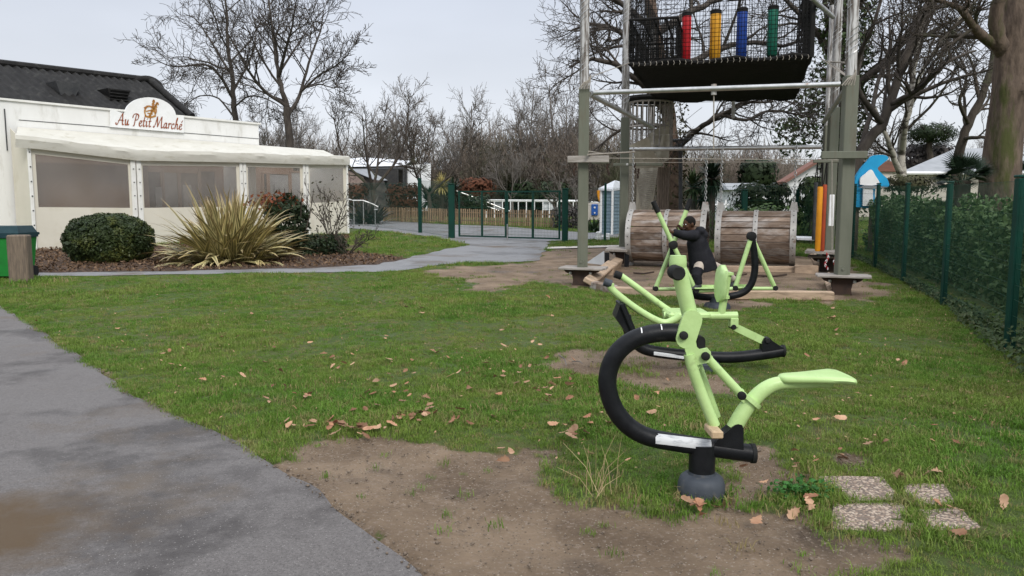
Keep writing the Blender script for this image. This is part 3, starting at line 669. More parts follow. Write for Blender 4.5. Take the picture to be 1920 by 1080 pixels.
# wheelie bin and timber post
bb = gp(16, 531); bb.y += 1.0; bb = Vector((at(16, 531, bb.y).x, bb.y, g(bb.x, bb.y))); bin_ = thing('wheelie_bin', bb, 'green wheeled rubbish bin with a dark lid behind the timber post', 'bin')
w0 = 45*bb.y/F; hh = (531-433)*bb.y/F
def frust(mb, c, w, d, w2, d2, h, rz=0):
    R = Matrix.Rotation(rz, 3, 'Z'); c = Vector(c)
    vs = [c+R@Vector((sx*w/2, sy*d/2, 0)) for sx, sy in ((-1,-1), (1,-1), (1,1), (-1,1))]+[c+R@Vector((sx*w2/2, sy*d2/2, h)) for sx, sy in ((-1,-1), (1,-1), (1,1), (-1,1))]
    mb.add(vs, [(3,2,1,0), (4,5,6,7), (0,1,5,4), (1,2,6,5), (2,3,7,6), (3,0,4,7)])
mb = MB(); frust(mb, bb+Vector((0,0,.06)), w0*1.5, .6, w0*1.75, .74, hh*.72, .1); body = mb.build('body', 'bin_green', bin_, smooth=False)
mb = MB(); frust(mb, bb+Vector((0,0,.06+hh*.722)), w0*1.84, .8, w0*1.84, .8, hh*.09, .1); frust(mb, bb+Vector((0,0,.06+hh*.813)), w0*1.8, .78, w0*1.6, .6, hh*.13, .1); lid = mb.build('lid', 'bin_lid', bin_, smooth=False)
mb = MB(); mb.tube([bb+Vector((-w0*.8, .42, hh*.84)), bb+Vector((w0*.85, .46, hh*.84))], .03, 8); mb.build('handle', 'bin_lid', bin_)
for sx in (-1, 1): mb = MB(); mb.lathe(bb+Vector((sx*w0*.72, .3, .12)), [(.02, -.04), (.12, -.04), (.12, .04), (.02, .04)], 16, axis=0); mb.build('wheel', 'rubber', bin_)
pb = gp(41, 530); mb = MB(); hp = (530-440)*pb.y/F; mb.box(pb+Vector((0,0,hp/2-.05)), (.36, .3, hp+.1), Matrix.Rotation(.25, 3, 'Z'), bev=.025)
tag(mb.build('timber_post', 'post_wood', origin=pb, smooth=False), 'short square weathered timber post standing in front of the green bin', 'post')

# ---------------------------------------------------------------- outdoor gym machines
def disc(mb, c, r, th, n=16): mb.lathe(c, [(r*.82, -th/2), (r, -th/2+.006), (r, th/2-.006), (r*.82, th/2)], n, axis=1)
# 1. the pull-up rider in front
b0 = gp(1318, 925); Y0 = b0.y
ri = thing('gym_rider', b0, 'nearest lime green exercise rider with a saddle seat on a looped black tube frame', 'exercise machine')
T = lambda px, py, dy=0: at(px, py, Y0+dy)
k0 = Y0/F
mb = MB(); mb.tube([T(*p) for p in ((1302,627),(1270,624),(1238,624),(1205,630),(1176,644),(1154,666),(1142,693),(1139,722),(1147,755),(1164,784),(1188,806),(1218,820),(1262,829),(1330,839),(1408,850))], 17.5*k0, 20, smooth=6); fr = mb.build('frame_tube', 'black_paint', ri)
mb = MB(); mb.lathe(T(1411, 850), [(.0, -.01), (19*k0, -.01), (19*k0, .012), (.0, .016)], 20, axis=0); mb.build('end_cap', 'rubber', fr)
mb = MB(); p = T(1317, 832); mb.tube([p, Vector((p.x, p.y, b0.z+.06))], 25*k0, 24); mb.build('pedestal', 'black_paint', ri)
mb = MB(); q = Vector((p.x, p.y, b0.z)); mb.lathe(q, [(25.5*k0, .125), (27*k0, .112), (34*k0, .106), (41*k0, .09), (44.5*k0, .06), (45.5*k0, .015), (45.5*k0, -.03)], 28); mb.build('base_cover', 'grey_plastic', ri)
mb = MB(); mb.prism([T(*v) for v in ((1334,832),(1342,820),(1374,793),(1380,791),(1387,793),(1390,799),(1390,850),(1340,848))], (0, .085, 0)); mb.build('bracket', 'black_paint', ri, smooth=False)
st_ = MB(); st_.tube([T(*v) for v in ((1376,803),(1392,775),(1410,752),(1432,731),(1458,719),(1495,718),(1560,717))], [15*k0, 15*k0, 14.5*k0, 14*k0, 13*k0, 11*k0, 9*k0], 18, smooth=6); stem = st_.build('seat_stem', 'lime', ri)
mb = MB(); d = (T(1420,738)-T(1395,766)).normalized(); c = T(1409, 751); mb.tube([c-d*.012, c+d*.012], 21*k0, 20)
mb.prism([T(*v) for v in ((1384,738),(1390,733),(1397,735),(1412,750),(1404,760),(1390,752),(1383,745))], (0, .05, 0)); mb.build('collar', 'lime', stem, smooth=False)
# saddle: loft of cross-sections from the narrow nose to the broad back
xs = 1460+133*(.5-.5*np.cos(np.linspace(0, math.pi, 15))); sad = MB(); rings = []
for i_, x_ in enumerate(xs):
    s = (x_-1460)/133; hw = (.05+.105*(s**1.3))*max(0, 1-abs(2*s-1)**14)**.5+.004; zc = T(x_, 709.5-3*s+5*max(0, s-.82)*4).z; th = (.03-.002*s)*(max(.12, 1-abs(2*s-1)**16)**.5 if s < .5 else max(.62, 1-abs(2*s-1)**20)**.5)
    ring = []
    for k in range(14):
        a = 2*math.pi*k/14; cx, sx = math.cos(a), math.sin(a)
        ring.append(Vector((T(x_, 705).x, Y0+hw*math.copysign(abs(cx)**.7, cx), zc+th*(.75*math.copysign(abs(sx)**.6, sx)+.35*(abs(cx)**2)*(s)-.0))))
    rings.append(ring)
sad.add([v for r in rings for v in r], [(i_*14+k, i_*14+(k+1) % 14, (i_+1)*14+(k+1) % 14, (i_+1)*14+k) for i_ in range(14) for k in range(14)]+[tuple(range(14)), tuple(14*14+k for k in range(14))])
sad.build('saddle', 'lime', ri, ang=60)
for a_, b2_, r_2 in (((1293,590), (1294,594), 16), ((1301,690), (1302.5,693), 11.6), ((1386,735.5), (1388,737.5), 9.6), ((1327,672.5), (1329,675), 9.6)):
    mb = MB(); mb.tube([T(*a_), T(*b2_)], r_2*k0, 16); mb.build('weld_bead', 'lime', ri)
mb = MB(); mb.tube([T(1272,500), T(1284,553), T(1297,604)], 15*k0, 18); lev = mb.build('lever', 'lime', ri)
mb = MB(); mb.lathe(T(1271, 497), [(0, -17*k0), (11*k0, -15*k0), (16*k0, -4*k0), (16.6*k0, 6*k0), (15*k0, 18*k0)], 18); mb.build('lever_cap', 'lime', lev)
mb = MB(); mb.tube([T(1268,511,-.1), T(1267,512,.42)], 10*k0, 16); mb.build('handlebar', 'black_paint', lev)
for dy in (-.1, .4): mb = MB(); mb.lathe(T(1268, 511, dy), [(0, -.055), (11*k0, -.055), (13.5*k0, -.045), (13.5*k0, .05), (11*k0, .055)], 18, axis=1); mb.build('grip', 'rubber', lev)
def capsule(p, q, r, n=8):
    p, q = Vector(p), Vector(q); d = (q-p).normalized(); nn = Vector((d.z, 0, -d.x)); out = []
    for k in range(n+1): a = math.pi*k/n; out.append(p+nn*(r*math.cos(a))-d*(r*math.sin(a)))
    for k in range(n+1): a = math.pi*k/n; out.append(q-nn*(r*math.cos(a))+d*(r*math.sin(a)))
    return out
for dy in (-.05, .07):
    mb = MB(); mb.prism(capsule(T(1297,600,dy), T(1286,634,dy), 19*k0), (0, .022, 0))
    mb.prism([T(a, b2, dy) for a, b2 in ((1275,626),(1300,618),(1306,650),(1312,655),(1326,652),(1332,659),(1333,672),(1328,679),(1305,684),(1290,676))], (0, .02, 0))
    mb.build('pivot_plate', 'lime', ri, smooth=False)
mb = MB(); mb.prism(capsule(T(1312,636,.02), T(1313,652,.02), 7*k0), (0, .05, 0)); mb.build('stop_block', 'rubber', ri)
mb = MB(); mb.tube([T(*v, -.045) for v in ((1292,664),(1300,695),(1318,745),(1340,798))], 10.5*k0, 14, smooth=5); mb.build('foot_arm', 'lime', ri)
mb = MB(); mb.tube([T(*v, .11) for v in ((1300,660),(1310,690),(1328,740),(1343,782))], 9*k0, 14, smooth=5); mb.build('foot_arm', 'lime', ri)
mb = MB(); mb.box(T(1338, 808, -.09), (22*k0, .16, 14*k0), bev=.006); mb.build('foot_peg', 'pale_wood', ri, smooth=False)
mb = MB(); mb.tube([T(1323,668), T(1392,742)], 8.5*k0, 14); mb.build('link_bar', 'lime', ri)
for x_, y_ in ((1282,629),(1323,668),(1391,742)):
    mb = MB(); disc(mb, T(x_, y_, -.068), 8*k0, .03); mb.lathe(T(x_, y_, -.083), [(8*k0, 0), (7*k0, -.007), (3*k0, -.011), (0, -.011)], 16, axis=1); mb.build('bolt_cap', 'rubber', ri)
mb = MB(); rows = []
for i_ in range(9):
    x_ = 1226+i_*13; yy = 823.5+i_*1.55; c = T(x_, yy)
    for a in np.linspace(-1.75, -.6, 6)+math.pi/2:
        rows.append(c+Vector((0, -math.cos(a), math.sin(a)))*(17.5*k0+.002)+Vector((0, 0, 0)))
mb.add(rows, [(i_*6+k, i_*6+k+1, (i_+1)*6+k+1, (i_+1)*6+k) for i_ in range(8) for k in range(5)]); mb.build('label_sticker', 'sticker', fr)
for x_ in (1201, 1238):
    mb = MB(); c = T(x_, 630 if x_ < 1210 else 624)
    mb.add([c+Vector((sx*.002, -math.cos(a), math.sin(a)))*1.0 if False else c+Vector((sx*.003, -math.cos(a)*(17.6*k0), math.sin(a)*(17.6*k0))) for a in (.5, .75, 1.0, 1.3) for sx in (-1, 1)], [(i_*2, i_*2+1, i_*2+3, i_*2+2) for i_ in range(3)]); mb.build('scuff_mark', 'white_paint', fr)

# 2. the rowing machine behind it
b0 = gp(1325, 694); Y0 = b0.y; k0 = Y0/F
ro = thing('gym_rower', b0, 'lime green rowing exercise machine with a bench seat, backrest and long pull bars', 'exercise machine')
mb = MB(); mb.tube([T(*p) for p in ((1172,592),(1177,612),(1187,635),(1206,653),(1240,661),(1300,667),(1370,670),(1430,664),(1468,658))], 11*k0, 16, smooth=6); fr = mb.build('frame_tube', 'black_paint', ro)
mb = MB(); mb.lathe(T(1468, 658), [(0, -.01), (12*k0, -.01), (12*k0, .012), (0, .016)], 16, axis=0); mb.build('end_cap', 'rubber', fr)
mb = MB(); p = T(1322, 668); mb.tube([p, Vector((p.x, p.y, b0.z+.04))], 16*k0, 18); mb.build('pedestal', 'black_paint', ro)
mb = MB(); mb.lathe((p.x, p.y, b0.z), [(16*k0, .11), (22*k0, .1), (28*k0, .07), (29*k0, -.02)], 22); mb.build('base_cover', 'grey_plastic', ro)
mb = MB(); rows = []
for i_ in range(8):
    c = T(1224+i_*8, 657.5+i_*1.1)
    for a in np.linspace(-1.75, -.6, 5)+math.pi/2: rows.append(c+Vector((0, -math.cos(a), math.sin(a)))*(11*k0+.003)+Vector((0, 0, -.02)))
mb.add(rows, [(i_*5+k, i_*5+k+1, (i_+1)*5+k+1, (i_+1)*5+k) for i_ in range(7) for k in range(4)]); mb.build('label_sticker', 'sticker', fr)
for dy in (-.24, .24):                                    # ridged foot boards either side of the tube
    mb = MB(); a, b_ = T(1160, 566, dy), T(1190, 636, dy); d = (b_-a); Lk = d.length; d.normalize(); nn = Vector((d.z, 0, -d.x)); nn = nn if nn.x < 0 else -nn
    R = Matrix((Vector((d.x, 0, d.z)), Vector((0, 1, 0)), nn)).transposed()
    mb.box(a.lerp(b_, .5), (Lk, .3, .03), R, bev=.008)
    for k in range(6): mb.box(a.lerp(b_, .5)+Vector((0, -.125+k*.05, 0))-nn*.024, (Lk*.94, .022, .02), R)
    mb.prism([a+d*.02+nn*.015, b_+nn*.015, b_+nn*.05-d*.08, a+d*.1+nn*.09], (0, .24, 0)); mb.build('foot_board', 'black_paint', ro, smooth=False)
mb = MB(); mb.prism([T(*v) for v in ((1426,668),(1427,640),(1431,632),(1440,632),(1446,638),(1472,655),(1462,664))], (0, .09, 0)); mb.build('bracket', 'black_paint', ro, smooth=False)
mb = MB(); mb.prism(capsule(T(1380,614), T(1434,640), 7*k0), (0, .045, 0)); mb.build('link_bar', 'lime', ro, smooth=False)
for hx_, hy_ in ((1375, 604), (1253, 606)): mb = MB(); mb.box(T(hx_, hy_), (15*k0, .09, 18*k0), bev=.005); mb.build('hanger', 'lime', ro, smooth=False)
for x_, y_ in ((1373,612),(1436,637)): mb = MB(); disc(mb, T(x_, y_), 5*k0, .12); mb.build('bolt_cap', 'rubber', ro)
mb = MB(); mb.prism(capsule(T(1312,638), T(1312,662), 9*k0), (0, .07, 0)); mb.prism(capsule(T(1290,634), T(1312,640), 6*k0), (0, .09, 0)); mb.build('pivot_arm', 'black_paint', ro, smooth=False)
mb = MB(); mb.tube([T(1244,593), T(1382,592)], 8*k0, 14); mb.build('beam', 'lime', ro)
mb = MB(); mb.box(T(1286, 588), (78*k0, .36, 13*k0), bev=.02); mb.build('seat', 'lime', ro, smooth=False)
pd_ = MB(); rings = []
for i_ in range(9):
    s = i_/8; cx = 1349+6*s-8*math.sin(s*math.pi)*0; cyy = 566-69*s; hw = .17*math.sqrt(max(.03, min(1, s*6+.03, (1-s)*6+.03))); th = (5.5+4*math.sin(s*3.14))*k0
    c = T(cx, cyy); rings += [c+Vector((math.cos(a)*th, math.sin(a)*hw, 0)) for a in np.linspace(0, 2*math.pi, 12, endpoint=False)]
pd_.add(rings, [(i_*12+k, i_*12+(k+1) % 12, (i_+1)*12+(k+1) % 12, (i_+1)*12+k) for i_ in range(8) for k in range(12)]+[tuple(range(12)), tuple(96+k for k in range(12))])
pd_.build('backrest', 'lime', ro)
mb = MB(); mb.tube([T(1352,592), T(1365,514)], 7*k0, 12); mb.box(T(1366, 513), (14*k0, .1, 5*k0)); mb.box(T(1358, 556), (12*k0, .14, 6*k0)); mb.build('backrest_post', 'lime', ro)
for dy, pts in ((.24, ((1164,517),(1200,543),(1248,578),(1270,590))), (-.24, ((1145,532),(1150,545),(1195,580),(1240,604),(1262,600),(1275,592)))):
    mb = MB(); mb.tube([T(*v, dy) for v in pts], 6.3*k0, 14, smooth=5); ar = mb.build('pull_bar', 'lime', ro)
    e = T(*pts[0], dy); mb = MB(); mb.tube([e+Vector((.005, .0, -.005)), e+Vector((-.06, .0, .018))], 7.5*k0, 12); mb.build('grip', 'rubber' if dy > 0 else 'grey_plastic', ar)

# 3. the cross trainer the child stands on
b0 = gp(1345, 577); Y0 = b0.y; k0 = Y0/F
el = thing('gym_cross_trainer', b0, 'lime green cross trainer with swinging pedals, the child standing on it', 'exercise machine')
mb = MB(); mb.tube([T(*p) for p in ((1262,459),(1263,490),(1270,522),(1286,545),(1312,556),(1350,557),(1388,551),(1407,535),(1415,508),(1414,475),(1409,443))], 6.6*k0, 14, smooth=6); mb.build('frame_tube', 'black_paint', el)
p = T(1345, 557); mb = MB(); mb.tube([p, Vector((p.x, p.y, b0.z+.04))], 14*k0, 18); mb.lathe((p.x, p.y, b0.z), [(14*k0, .09), (22*k0, .07), (25*k0, .03), (25*k0, -.02)], 20); mb.build('pedestal', 'grey_plastic', el)
for dy, low, top in ((-.22, (1305, 545), (1233, 396)), (.22, (1229, 541), (1288, 392))):
    pv = T(1262, 459, dy); mb = MB(); mb.tube([T(*low, dy), pv, T(*top, dy)], 4.3*k0, 12); a = mb.build('handle_lever', 'lime', el)
    tp = T(*top, dy); d = (tp-pv).normalized(); mb = MB(); mb.tube([tp-d*.02, tp+d*.16], 4.8*k0, 12); mb.build('grip', 'rubber', a)
    for c_, r_2 in ((pv, 8), (T(*low, dy), 5)): mb = MB(); disc(mb, c_, r_2*k0, .085); mb.build('bolt_cap', 'rubber', a)
for dy, low in ((-.22, (1378, 540)), (.22, (1453, 540))):
    pv = T(1409, 443, dy); mb = MB(); mb.tube([T(*low, dy), pv], 4.3*k0, 12); a = mb.build('swing_arm', 'lime', el)
    for c_, r_2 in ((pv, 8.5), (T(*low, dy), 5)): mb = MB(); disc(mb, c_, r_2*k0, .085); mb.build('bolt_cap', 'rubber', a)
for x_, y_ in ((1262, 459), (1409, 443)): mb = MB(); mb.tube([T(x_, y_, -.24), T(x_, y_, .24)], 4.5*k0, 12); mb.build('axle', 'black_paint', el)
for dy, a, b_, pl in ((-.22, (1305, 546), (1378, 541), (1322, 540)), (.22, (1229, 542), (1453, 541), (1384, 539))):
    mb = MB(); mb.tube([T(*a, dy), T(*b_, dy)], 3.6*k0, 10); rl = mb.build('pedal_rail', 'lime', el)
    mb = MB(); c = T(*pl, dy); mb.box(c, (42*k0, .15, .02), bev=.006); mb.box(c+Vector((21*k0, 0, .02)), (.015, .15, .05)); mb.box(c+Vector((0, .075, .02)), (42*k0, .012, .04)); mb.build('pedal', 'lime', rl, smooth=False)

# ---------------------------------------------------------------- the child
def ell(mb, c, rx, ry, rz, R=None, n=16, m_=10):
    R = R or Matrix.Identity(3); c = Vector(c); vs = []; fs = []
    for i_ in range(m_+1):
        ph = math.pi*i_/m_
        for k in range(n): a = 2*math.pi*k/n; vs.append(c+R@Vector((rx*math.sin(ph)*math.cos(a), ry*math.sin(ph)*math.sin(a), rz*math.cos(ph))))
    for i_ in range(m_):
        for k in range(n): fs.append((i_*n+k, i_*n+(k+1) % n, (i_+1)*n+(k+1) % n, (i_+1)*n+k))
    mb.add(vs, fs)
def fuse(name, mb, mat, parent, vox=.012, it=4, label=None):   # overlapping shapes welded into one continuous skin
    off = wroot(parent); me = bpy.data.meshes.new(name); me.from_pydata([(v[0]-off.x, v[1]-off.y, v[2]-off.z) for v in mb.v], [], mb.f)
    bm = bmesh.new(); bm.from_mesh(me); bmesh.ops.remove_doubles(bm, verts=bm.verts, dist=1e-5); bmesh.ops.recalc_face_normals(bm, faces=bm.faces); bm.to_mesh(me); bm.free()
    tmp = bpy.data.objects.new('tmp_'+name, me); COL.objects.link(tmp); md = tmp.modifiers.new('r', 'REMESH'); md.mode = 'VOXEL'; md.voxel_size = vox
    ms = tmp.modifiers.new('s', 'SMOOTH'); ms.factor = .5; ms.iterations = it
    dg = bpy.context.evaluated_depsgraph_get(); res = bpy.data.meshes.new_from_object(tmp.evaluated_get(dg)); bpy.data.objects.remove(tmp)
    res.name = name; res.materials.clear(); res.materials.append(M[mat]); res.polygons.foreach_set('use_smooth', [True]*len(res.polygons))
    o = bpy.data.objects.new(name, res); COL.objects.link(o); o.parent = parent
    return tag(o, label)
cb = T(1316, 560); ch = thing('person', cb, 'small child in a dark hooded coat leaning on the cross trainer handles', 'person')
Hd = T(1292, 420, -.02); Rh = Matrix.Rotation(math.radians(-155), 3, 'Z')      # +X of the head frame looks along the face: left, a little towards us
Rh = Matrix.Rotation(math.radians(203), 3, 'Z')@Matrix.Rotation(math.radians(8), 3, 'Y')
ShN, ShF = T(1301, 441, -.12), T(1305, 439, .12); ElN, ElF = T(1277, 440, -.19), T(1287, 438, .19); WrN, WrF = T(1260, 435, -.21), T(1280, 430, .2); HaN, HaF = T(1253, 433.5, -.215), T(1274, 427, .2)
Pv, Ch = T(1316, 490), T(1305, 446); HpN, HpF = T(1313, 492, -.07), T(1321, 492, .08); KnN, KnF = T(1306, 517, -.2), T(1348, 503, .17); AnN, AnF = T(1310, 535, -.22), T(1380, 527, .21)
bd_ = MB(); ell(bd_, Hd+Vector((0, 0, .012)), .098, .078, .098, Rh); ell(bd_, Hd+Rh@Vector((.028, 0, -.05)), .062, .056, .06, Rh); ell(bd_, Hd+Rh@Vector((.098, 0, -.018)), .018, .014, .022, Rh); ell(bd_, Hd+Rh@Vector((.082, 0, -.056)), .018, .028, .012, Rh)
for sg in (-1, 1): ell(bd_, Hd+Rh@Vector((-.005, sg*.08, -.005)), .02, .012, .03, Rh); ell(bd_, Hd+Rh@Vector((.062, sg*.035, -.03)), .03, .025, .03, Rh)
bd_.tube([Hd+Vector((.01, 0, -.06)), T(1302, 436, -.02)], .045, 12); bd_.tube([T(1303, 438), Ch, Pv], [.07, .11, .1], 14)
for sh_, e_, w_, h_ in ((ShN, ElN, WrN, HaN), (ShF, ElF, WrF, HaF)): bd_.tube([Ch, sh_, e_, w_, h_], [.06, .05, .036, .026, .026], 12)
for h_, k_, a_, f_ in ((HpN, KnN, AnN, T(1301, 538, -.22)), (HpF, KnF, AnF, T(1371, 536, .21))): bd_.tube([Pv, h_, k_, a_, f_], [.08, .075, .052, .036, .03], 12)
for hp, d in ((HaN, -1), (HaF, 1)):                       # four curled fingers and a thumb round each lever
    ell(bd_, hp+Vector((.01, 0, .0)), .03, .022, .036)
    for q in range(4):
        z = .026-q*.017; Ln = (.9, 1, .95, .78)[q]
        bd_.tube([hp+Vector((.0, d*.004, z)), hp+Vector((-.036*Ln, d*.02, z+.004)), hp+Vector((-.05*Ln, -d*.008, z)), hp+Vector((-.034*Ln, -d*.03, z-.003))], [.0095, .009, .0085, .007], 7)
    bd_.tube([hp+Vector((.005, -d*.012, .03)), hp+Vector((-.016, -d*.03, .045)), hp+Vector((-.04, -d*.026, .046))], [.011, .0095, .008], 7)
bd = fuse('body', bd_, 'skin', ch, .0075, 2)
ct = MB(); ax = (T(1303, 441)-T(1318, 507)); 
for (p0, r0x, r0y), (p1, r1x, r1y) in ((((1319, 508), .215, .185), ((1316, 492), .2, .17)), (((1316, 492), .2, .17), ((1311, 472), .17, .145)), (((1311, 472), .17, .145), ((1306, 452), .15, .14)), (((1306, 452), .15, .14), ((1303, 440), .105, .12))):
    a, b_ = T(*p0), T(*p1); up_ = (b_-a).normalized(); xx = Vector((up_.z, 0, -up_.x)); n = 20; V_ = []
    for c_, rx, ry in ((a-up_*.01, r0x, r0y), (b_+up_*.01, r1x, r1y)): V_ += [c_+xx*(rx*math.cos(2*math.pi*k/n)*(1+.03*math.sin(5*k)))+Vector((0, ry*math.sin(2*math.pi*k/n), 0)) for k in range(n)]
    ct.add(V_, [tuple(range(n-1, -1, -1)), tuple(range(n, 2*n))]+[(k, (k+1) % n, (k+1) % n+n, k+n) for k in range(n)])
for sh_, e_, w_ in ((ShN, ElN, WrN), (ShF, ElF, WrF)): ct.tube([Ch, sh_, (sh_+e_)/2+Vector((0, 0, -.012)), e_, w_+Vector((.02, 0, 0))], [.09, .088, .078, .066, .055], 14)
ell(ct, T(1313, 433.5, -.02), .085, .105, .075); ell(ct, T(1319, 441, -.02), .07, .09, .08); ell(ct, T(1303, 437, -.02), .085, .09, .045)
ct.box(T(1301, 478, -.0), (.02, .02, .4))
fuse('coat', ct, 'coat', ch, .012, 3)
tr_ = MB()
for h_, k_, a_ in ((HpN, KnN, AnN), (HpF, KnF, AnF)): tr_.tube([Pv, h_, (h_+k_)/2, k_, k_.lerp(a_, .5), a_+(k_-a_)*.12], [.1, .092, .08, .068, .064, .055], 14)
fuse('trousers', tr_, 'trousers', ch, .012, 3)
for a_, t_, dn in ((AnN, T(1299, 538, -.22), .0), (AnF, T(1370, 537, .21), 0)):
    sh_ = MB(); d = (t_-a_); sh_.tube([a_+Vector((.0, 0, .03)), a_, a_.lerp(t_, .5), t_], [.045, .048, .045, .036], 12); ell(sh_, a_.lerp(t_, .5)+Vector((0, 0, -.02)), .1, .045, .03, Matrix.Rotation(math.atan2(-d.z, d.x), 3, 'Y')); fuse('shoe', sh_, 'shoe', ch, .009, 2)
bt = MB(); bt.tube([HpN.lerp(KnN, .55), KnN, KnN.lerp(AnN, .95)], [.09, .078, .06], 14); fuse('near_leg_shade', bt, 'coat', ch, .012, 3)  # dark cover added over the near leg, its shade put in as colour
hr = MB(); ell(hr, Hd+Rh@Vector((-.012, 0, .026)), .1, .084, .094, Rh); hair = fuse('hair', hr, 'hair', ch, .009, 1)
for sy in (-1, 1):
    mb = MB(); c = Hd+Rh@Vector((.087, sy*.034, .006)); ell(mb, c, .009, .013, .0085, Rh, 10, 6); ey = mb.build('eye', 'white_paint', bd)
    mb = MB(); ell(mb, c+Rh@Vector((.006, 0, 0)), .005, .0065, .0065, Rh, 8, 6); mb.build('iris', 'rubber', ey) if False else mb.build('pupil', 'rubber', bd)
mb = MB(); ell(mb, Hd+Rh@Vector((.092, 0, -.058)), .009, .027, .0055, Rh, 12, 6); mb.build('mouth', 'lip', bd)

# ---------------------------------------------------------------- rope course tower
def base(px, Y): p = at(px, 500, Y); return Vector((p.x, Y, g(p.x, Y)))
FL, FR, ML, MR, RL, RR = base(1092, 14.9), base(1579, 13.4), base(1168, 19.6), base(1551, 17.6), base(1216, 24.3), base(1541, 21.5)
tw = thing('rope_course_tower', (FL+RR)/2, 'tall climbing frame of green posts carrying a black net platform high over the lawn', 'climbing frame')
dirf = (FR-FL).normalized(); dirs = (ML-FL).normalized()
ang = math.atan2(dirf.y, dirf.x); Rf = Matrix.Rotation(ang, 3, 'Z')
def wires(mb, A, B, C, D, nu, nv, r, sag=0, jit=0):     # net: A-B bottom, D-C top
    A, B, C, D = map(Vector, (A, B, C, D))
    for i_ in range(nu+1):
        s = i_/nu; mb.tube([A.lerp(B, s), A.lerp(B, s).lerp(D.lerp(C, s), .5)+Vector((rng.uniform(-jit, jit), rng.uniform(-jit, jit), 0)), D.lerp(C, s)], r, 3, caps=False)
    for j in range(nv+1):
        s = j/nv; a, b_ = A.lerp(D, s), B.lerp(C, s); mb.tube([a, a.lerp(b_, .33)-Vector((0, 0, sag)), a.lerp(b_, .66)-Vector((0, 0, sag)), b_], r, 3, caps=False)
zg = CAMZ+2.2                                            # top of the painted steel sleeves
for i_, (b_, w, foot) in enumerate(((FL, .2, 1), (FR, .215, 1), (ML, .21, 1), (MR, .2, 1), (RL, .2, 0), (RR, .2, 0))):
    zb0 = b_.z+.30 if foot else b_.z-.1
    mb = MB(); mb.box((b_.x, b_.y, (zb0+zg)/2), (w, w, zg-zb0), Matrix.Rotation(ang+.25, 3, 'Z'), bev=.012); sl_ = mb.build('post_sleeve', 'post_green', tw, smooth=False)
    mb = MB(); hgt_ = 4.9 if i_ < 4 else 3.5; pts = [Vector((b_.x, b_.y, zg-.3+hgt_*k/6))+Vector((rng.uniform(-.012, .012), rng.uniform(-.012, .012), 0)) for k in range(7)]
    mb.tube(pts, w*.44, 12); pole = mb.build('pole', 'bare_pole', tw)
    mb = MB()                                            # wire netting wrapped round the bare wood
    for k in range(26):
        z = zg+.05+k*.17; mb.tube([Vector((b_.x+math.cos(a+k)*w*.5, b_.y+math.sin(a+k)*w*.5, z+.07*a)) for a in np.linspace(0, 6.3, 9)], .006, 3, caps=False)
    if i_ < 4: mb.build('wire_wrap', 'steel', pole, kind='stuff')
    if foot:
        mb = MB(); d = Matrix.Rotation(ang, 3, 'Z'); tp = b_+Vector((0, 0, .33))
        for k in range(3): mb.box(tp+d@Vector((.02, -.2+k*.2, .0+rng.uniform(-.004, .004))), (.86 if k != 1 else .9, .185, .04), d, bev=.006)
        mb.build('foot_board', 'plank_grey', tw, smooth=False)
        mb = MB(); prof = ((-.34, .30), (-.3, .25), (-.17, .2), (-.15, .1), (-.16, .03), (-.18, -.05), (.18, -.05), (.16, .03), (.15, .1), (.17, .2), (.3, .25), (.34, .30))
        mb.prism([b_+d@Vector((x_, 0, z)) for x_, z in prof], d@Vector((0, .28, 0))); mb.build('pedestal', 'rust', tw, smooth=False)
        mb = MB(); q = b_+d@Vector((-.0, -w*.52-.015, .34))
        mb.prism([q+d@Vector(v) for v in ((-.07, 0, 0), (.07, 0, 0), (.07, 0, .1), (.05, 0, .15), (0, 0, .17), (-.05, 0, .15), (-.07, 0, .1))], d@Vector((0, .02, 0))); mb.tube([q+Vector((0, -.005, .11)), q+Vector((0, -.03, .11))], .022, 8); mb.build('bracket', 'post_green', tw, smooth=False)
        mb = MB()
        for sx in (-.2, .2): mb.lathe(b_+d@Vector((sx, -.16, .24)), [(0, -.03), (.03, -.02), (.03, .02), (0, .03)], 8); 
        mb.build('bolt', 'steel', tw)
# sloping cut of netting at the sleeve tops, steel tubes, braces
for a, b_, r in ((at(1113, 174, 14.85), at(1576, 158, 13.4), .045), (at(1181, 280, 19.5), at(1541, 275.5, 17.6), .05), (at(1106, 177, 14.9), at(1222, 238, 19.0), .05), (at(1590, 160, 13.5), at(1545, 228, 17.4), .05),
                 (at(1100, 0, 14.9)+Vector((0,0,.6)), at(1600, -20, 13.4)+Vector((0,0,.6)), .045), (at(1175, -10, 19.6), at(1557, -10, 17.6), .045), (at(1520, -5, 15.5), at(1562, 32, 17.5), .05)):
    mb = MB(); mb.tube([a, b_], r, 12); mb.build('steel_tube', 'steel' if r <= .05 and a.z > 2.9 and abs(a.z-b_.z) < .3 else 'post_green', tw)
mb = MB()
for a, b_ in (((1598,118), (1555,116)), ((1597,150), (1552,115)), ((1102,290), (1190,285)), ((1104,284), (1140,290))):
    mb.tube([at(*a, 14.5), at(*b_, 17.5)], .018, 6)
for px_, Y_, y_ in ((1097, 14.75, 165), (1592, 13.3, 158)):   # frayed net hems at the sleeve tops
    for k in range(5): c = at(px_, y_, Y_); mb.tube([c+Vector((-.12+.05*k, 0, -.02)), c+Vector((-.03+.03*k, -.02, .09)), c+Vector((.1, 0, .16+.02*k))], .012, 5)
mb.build('rope', 'rope', tw, kind='stuff')
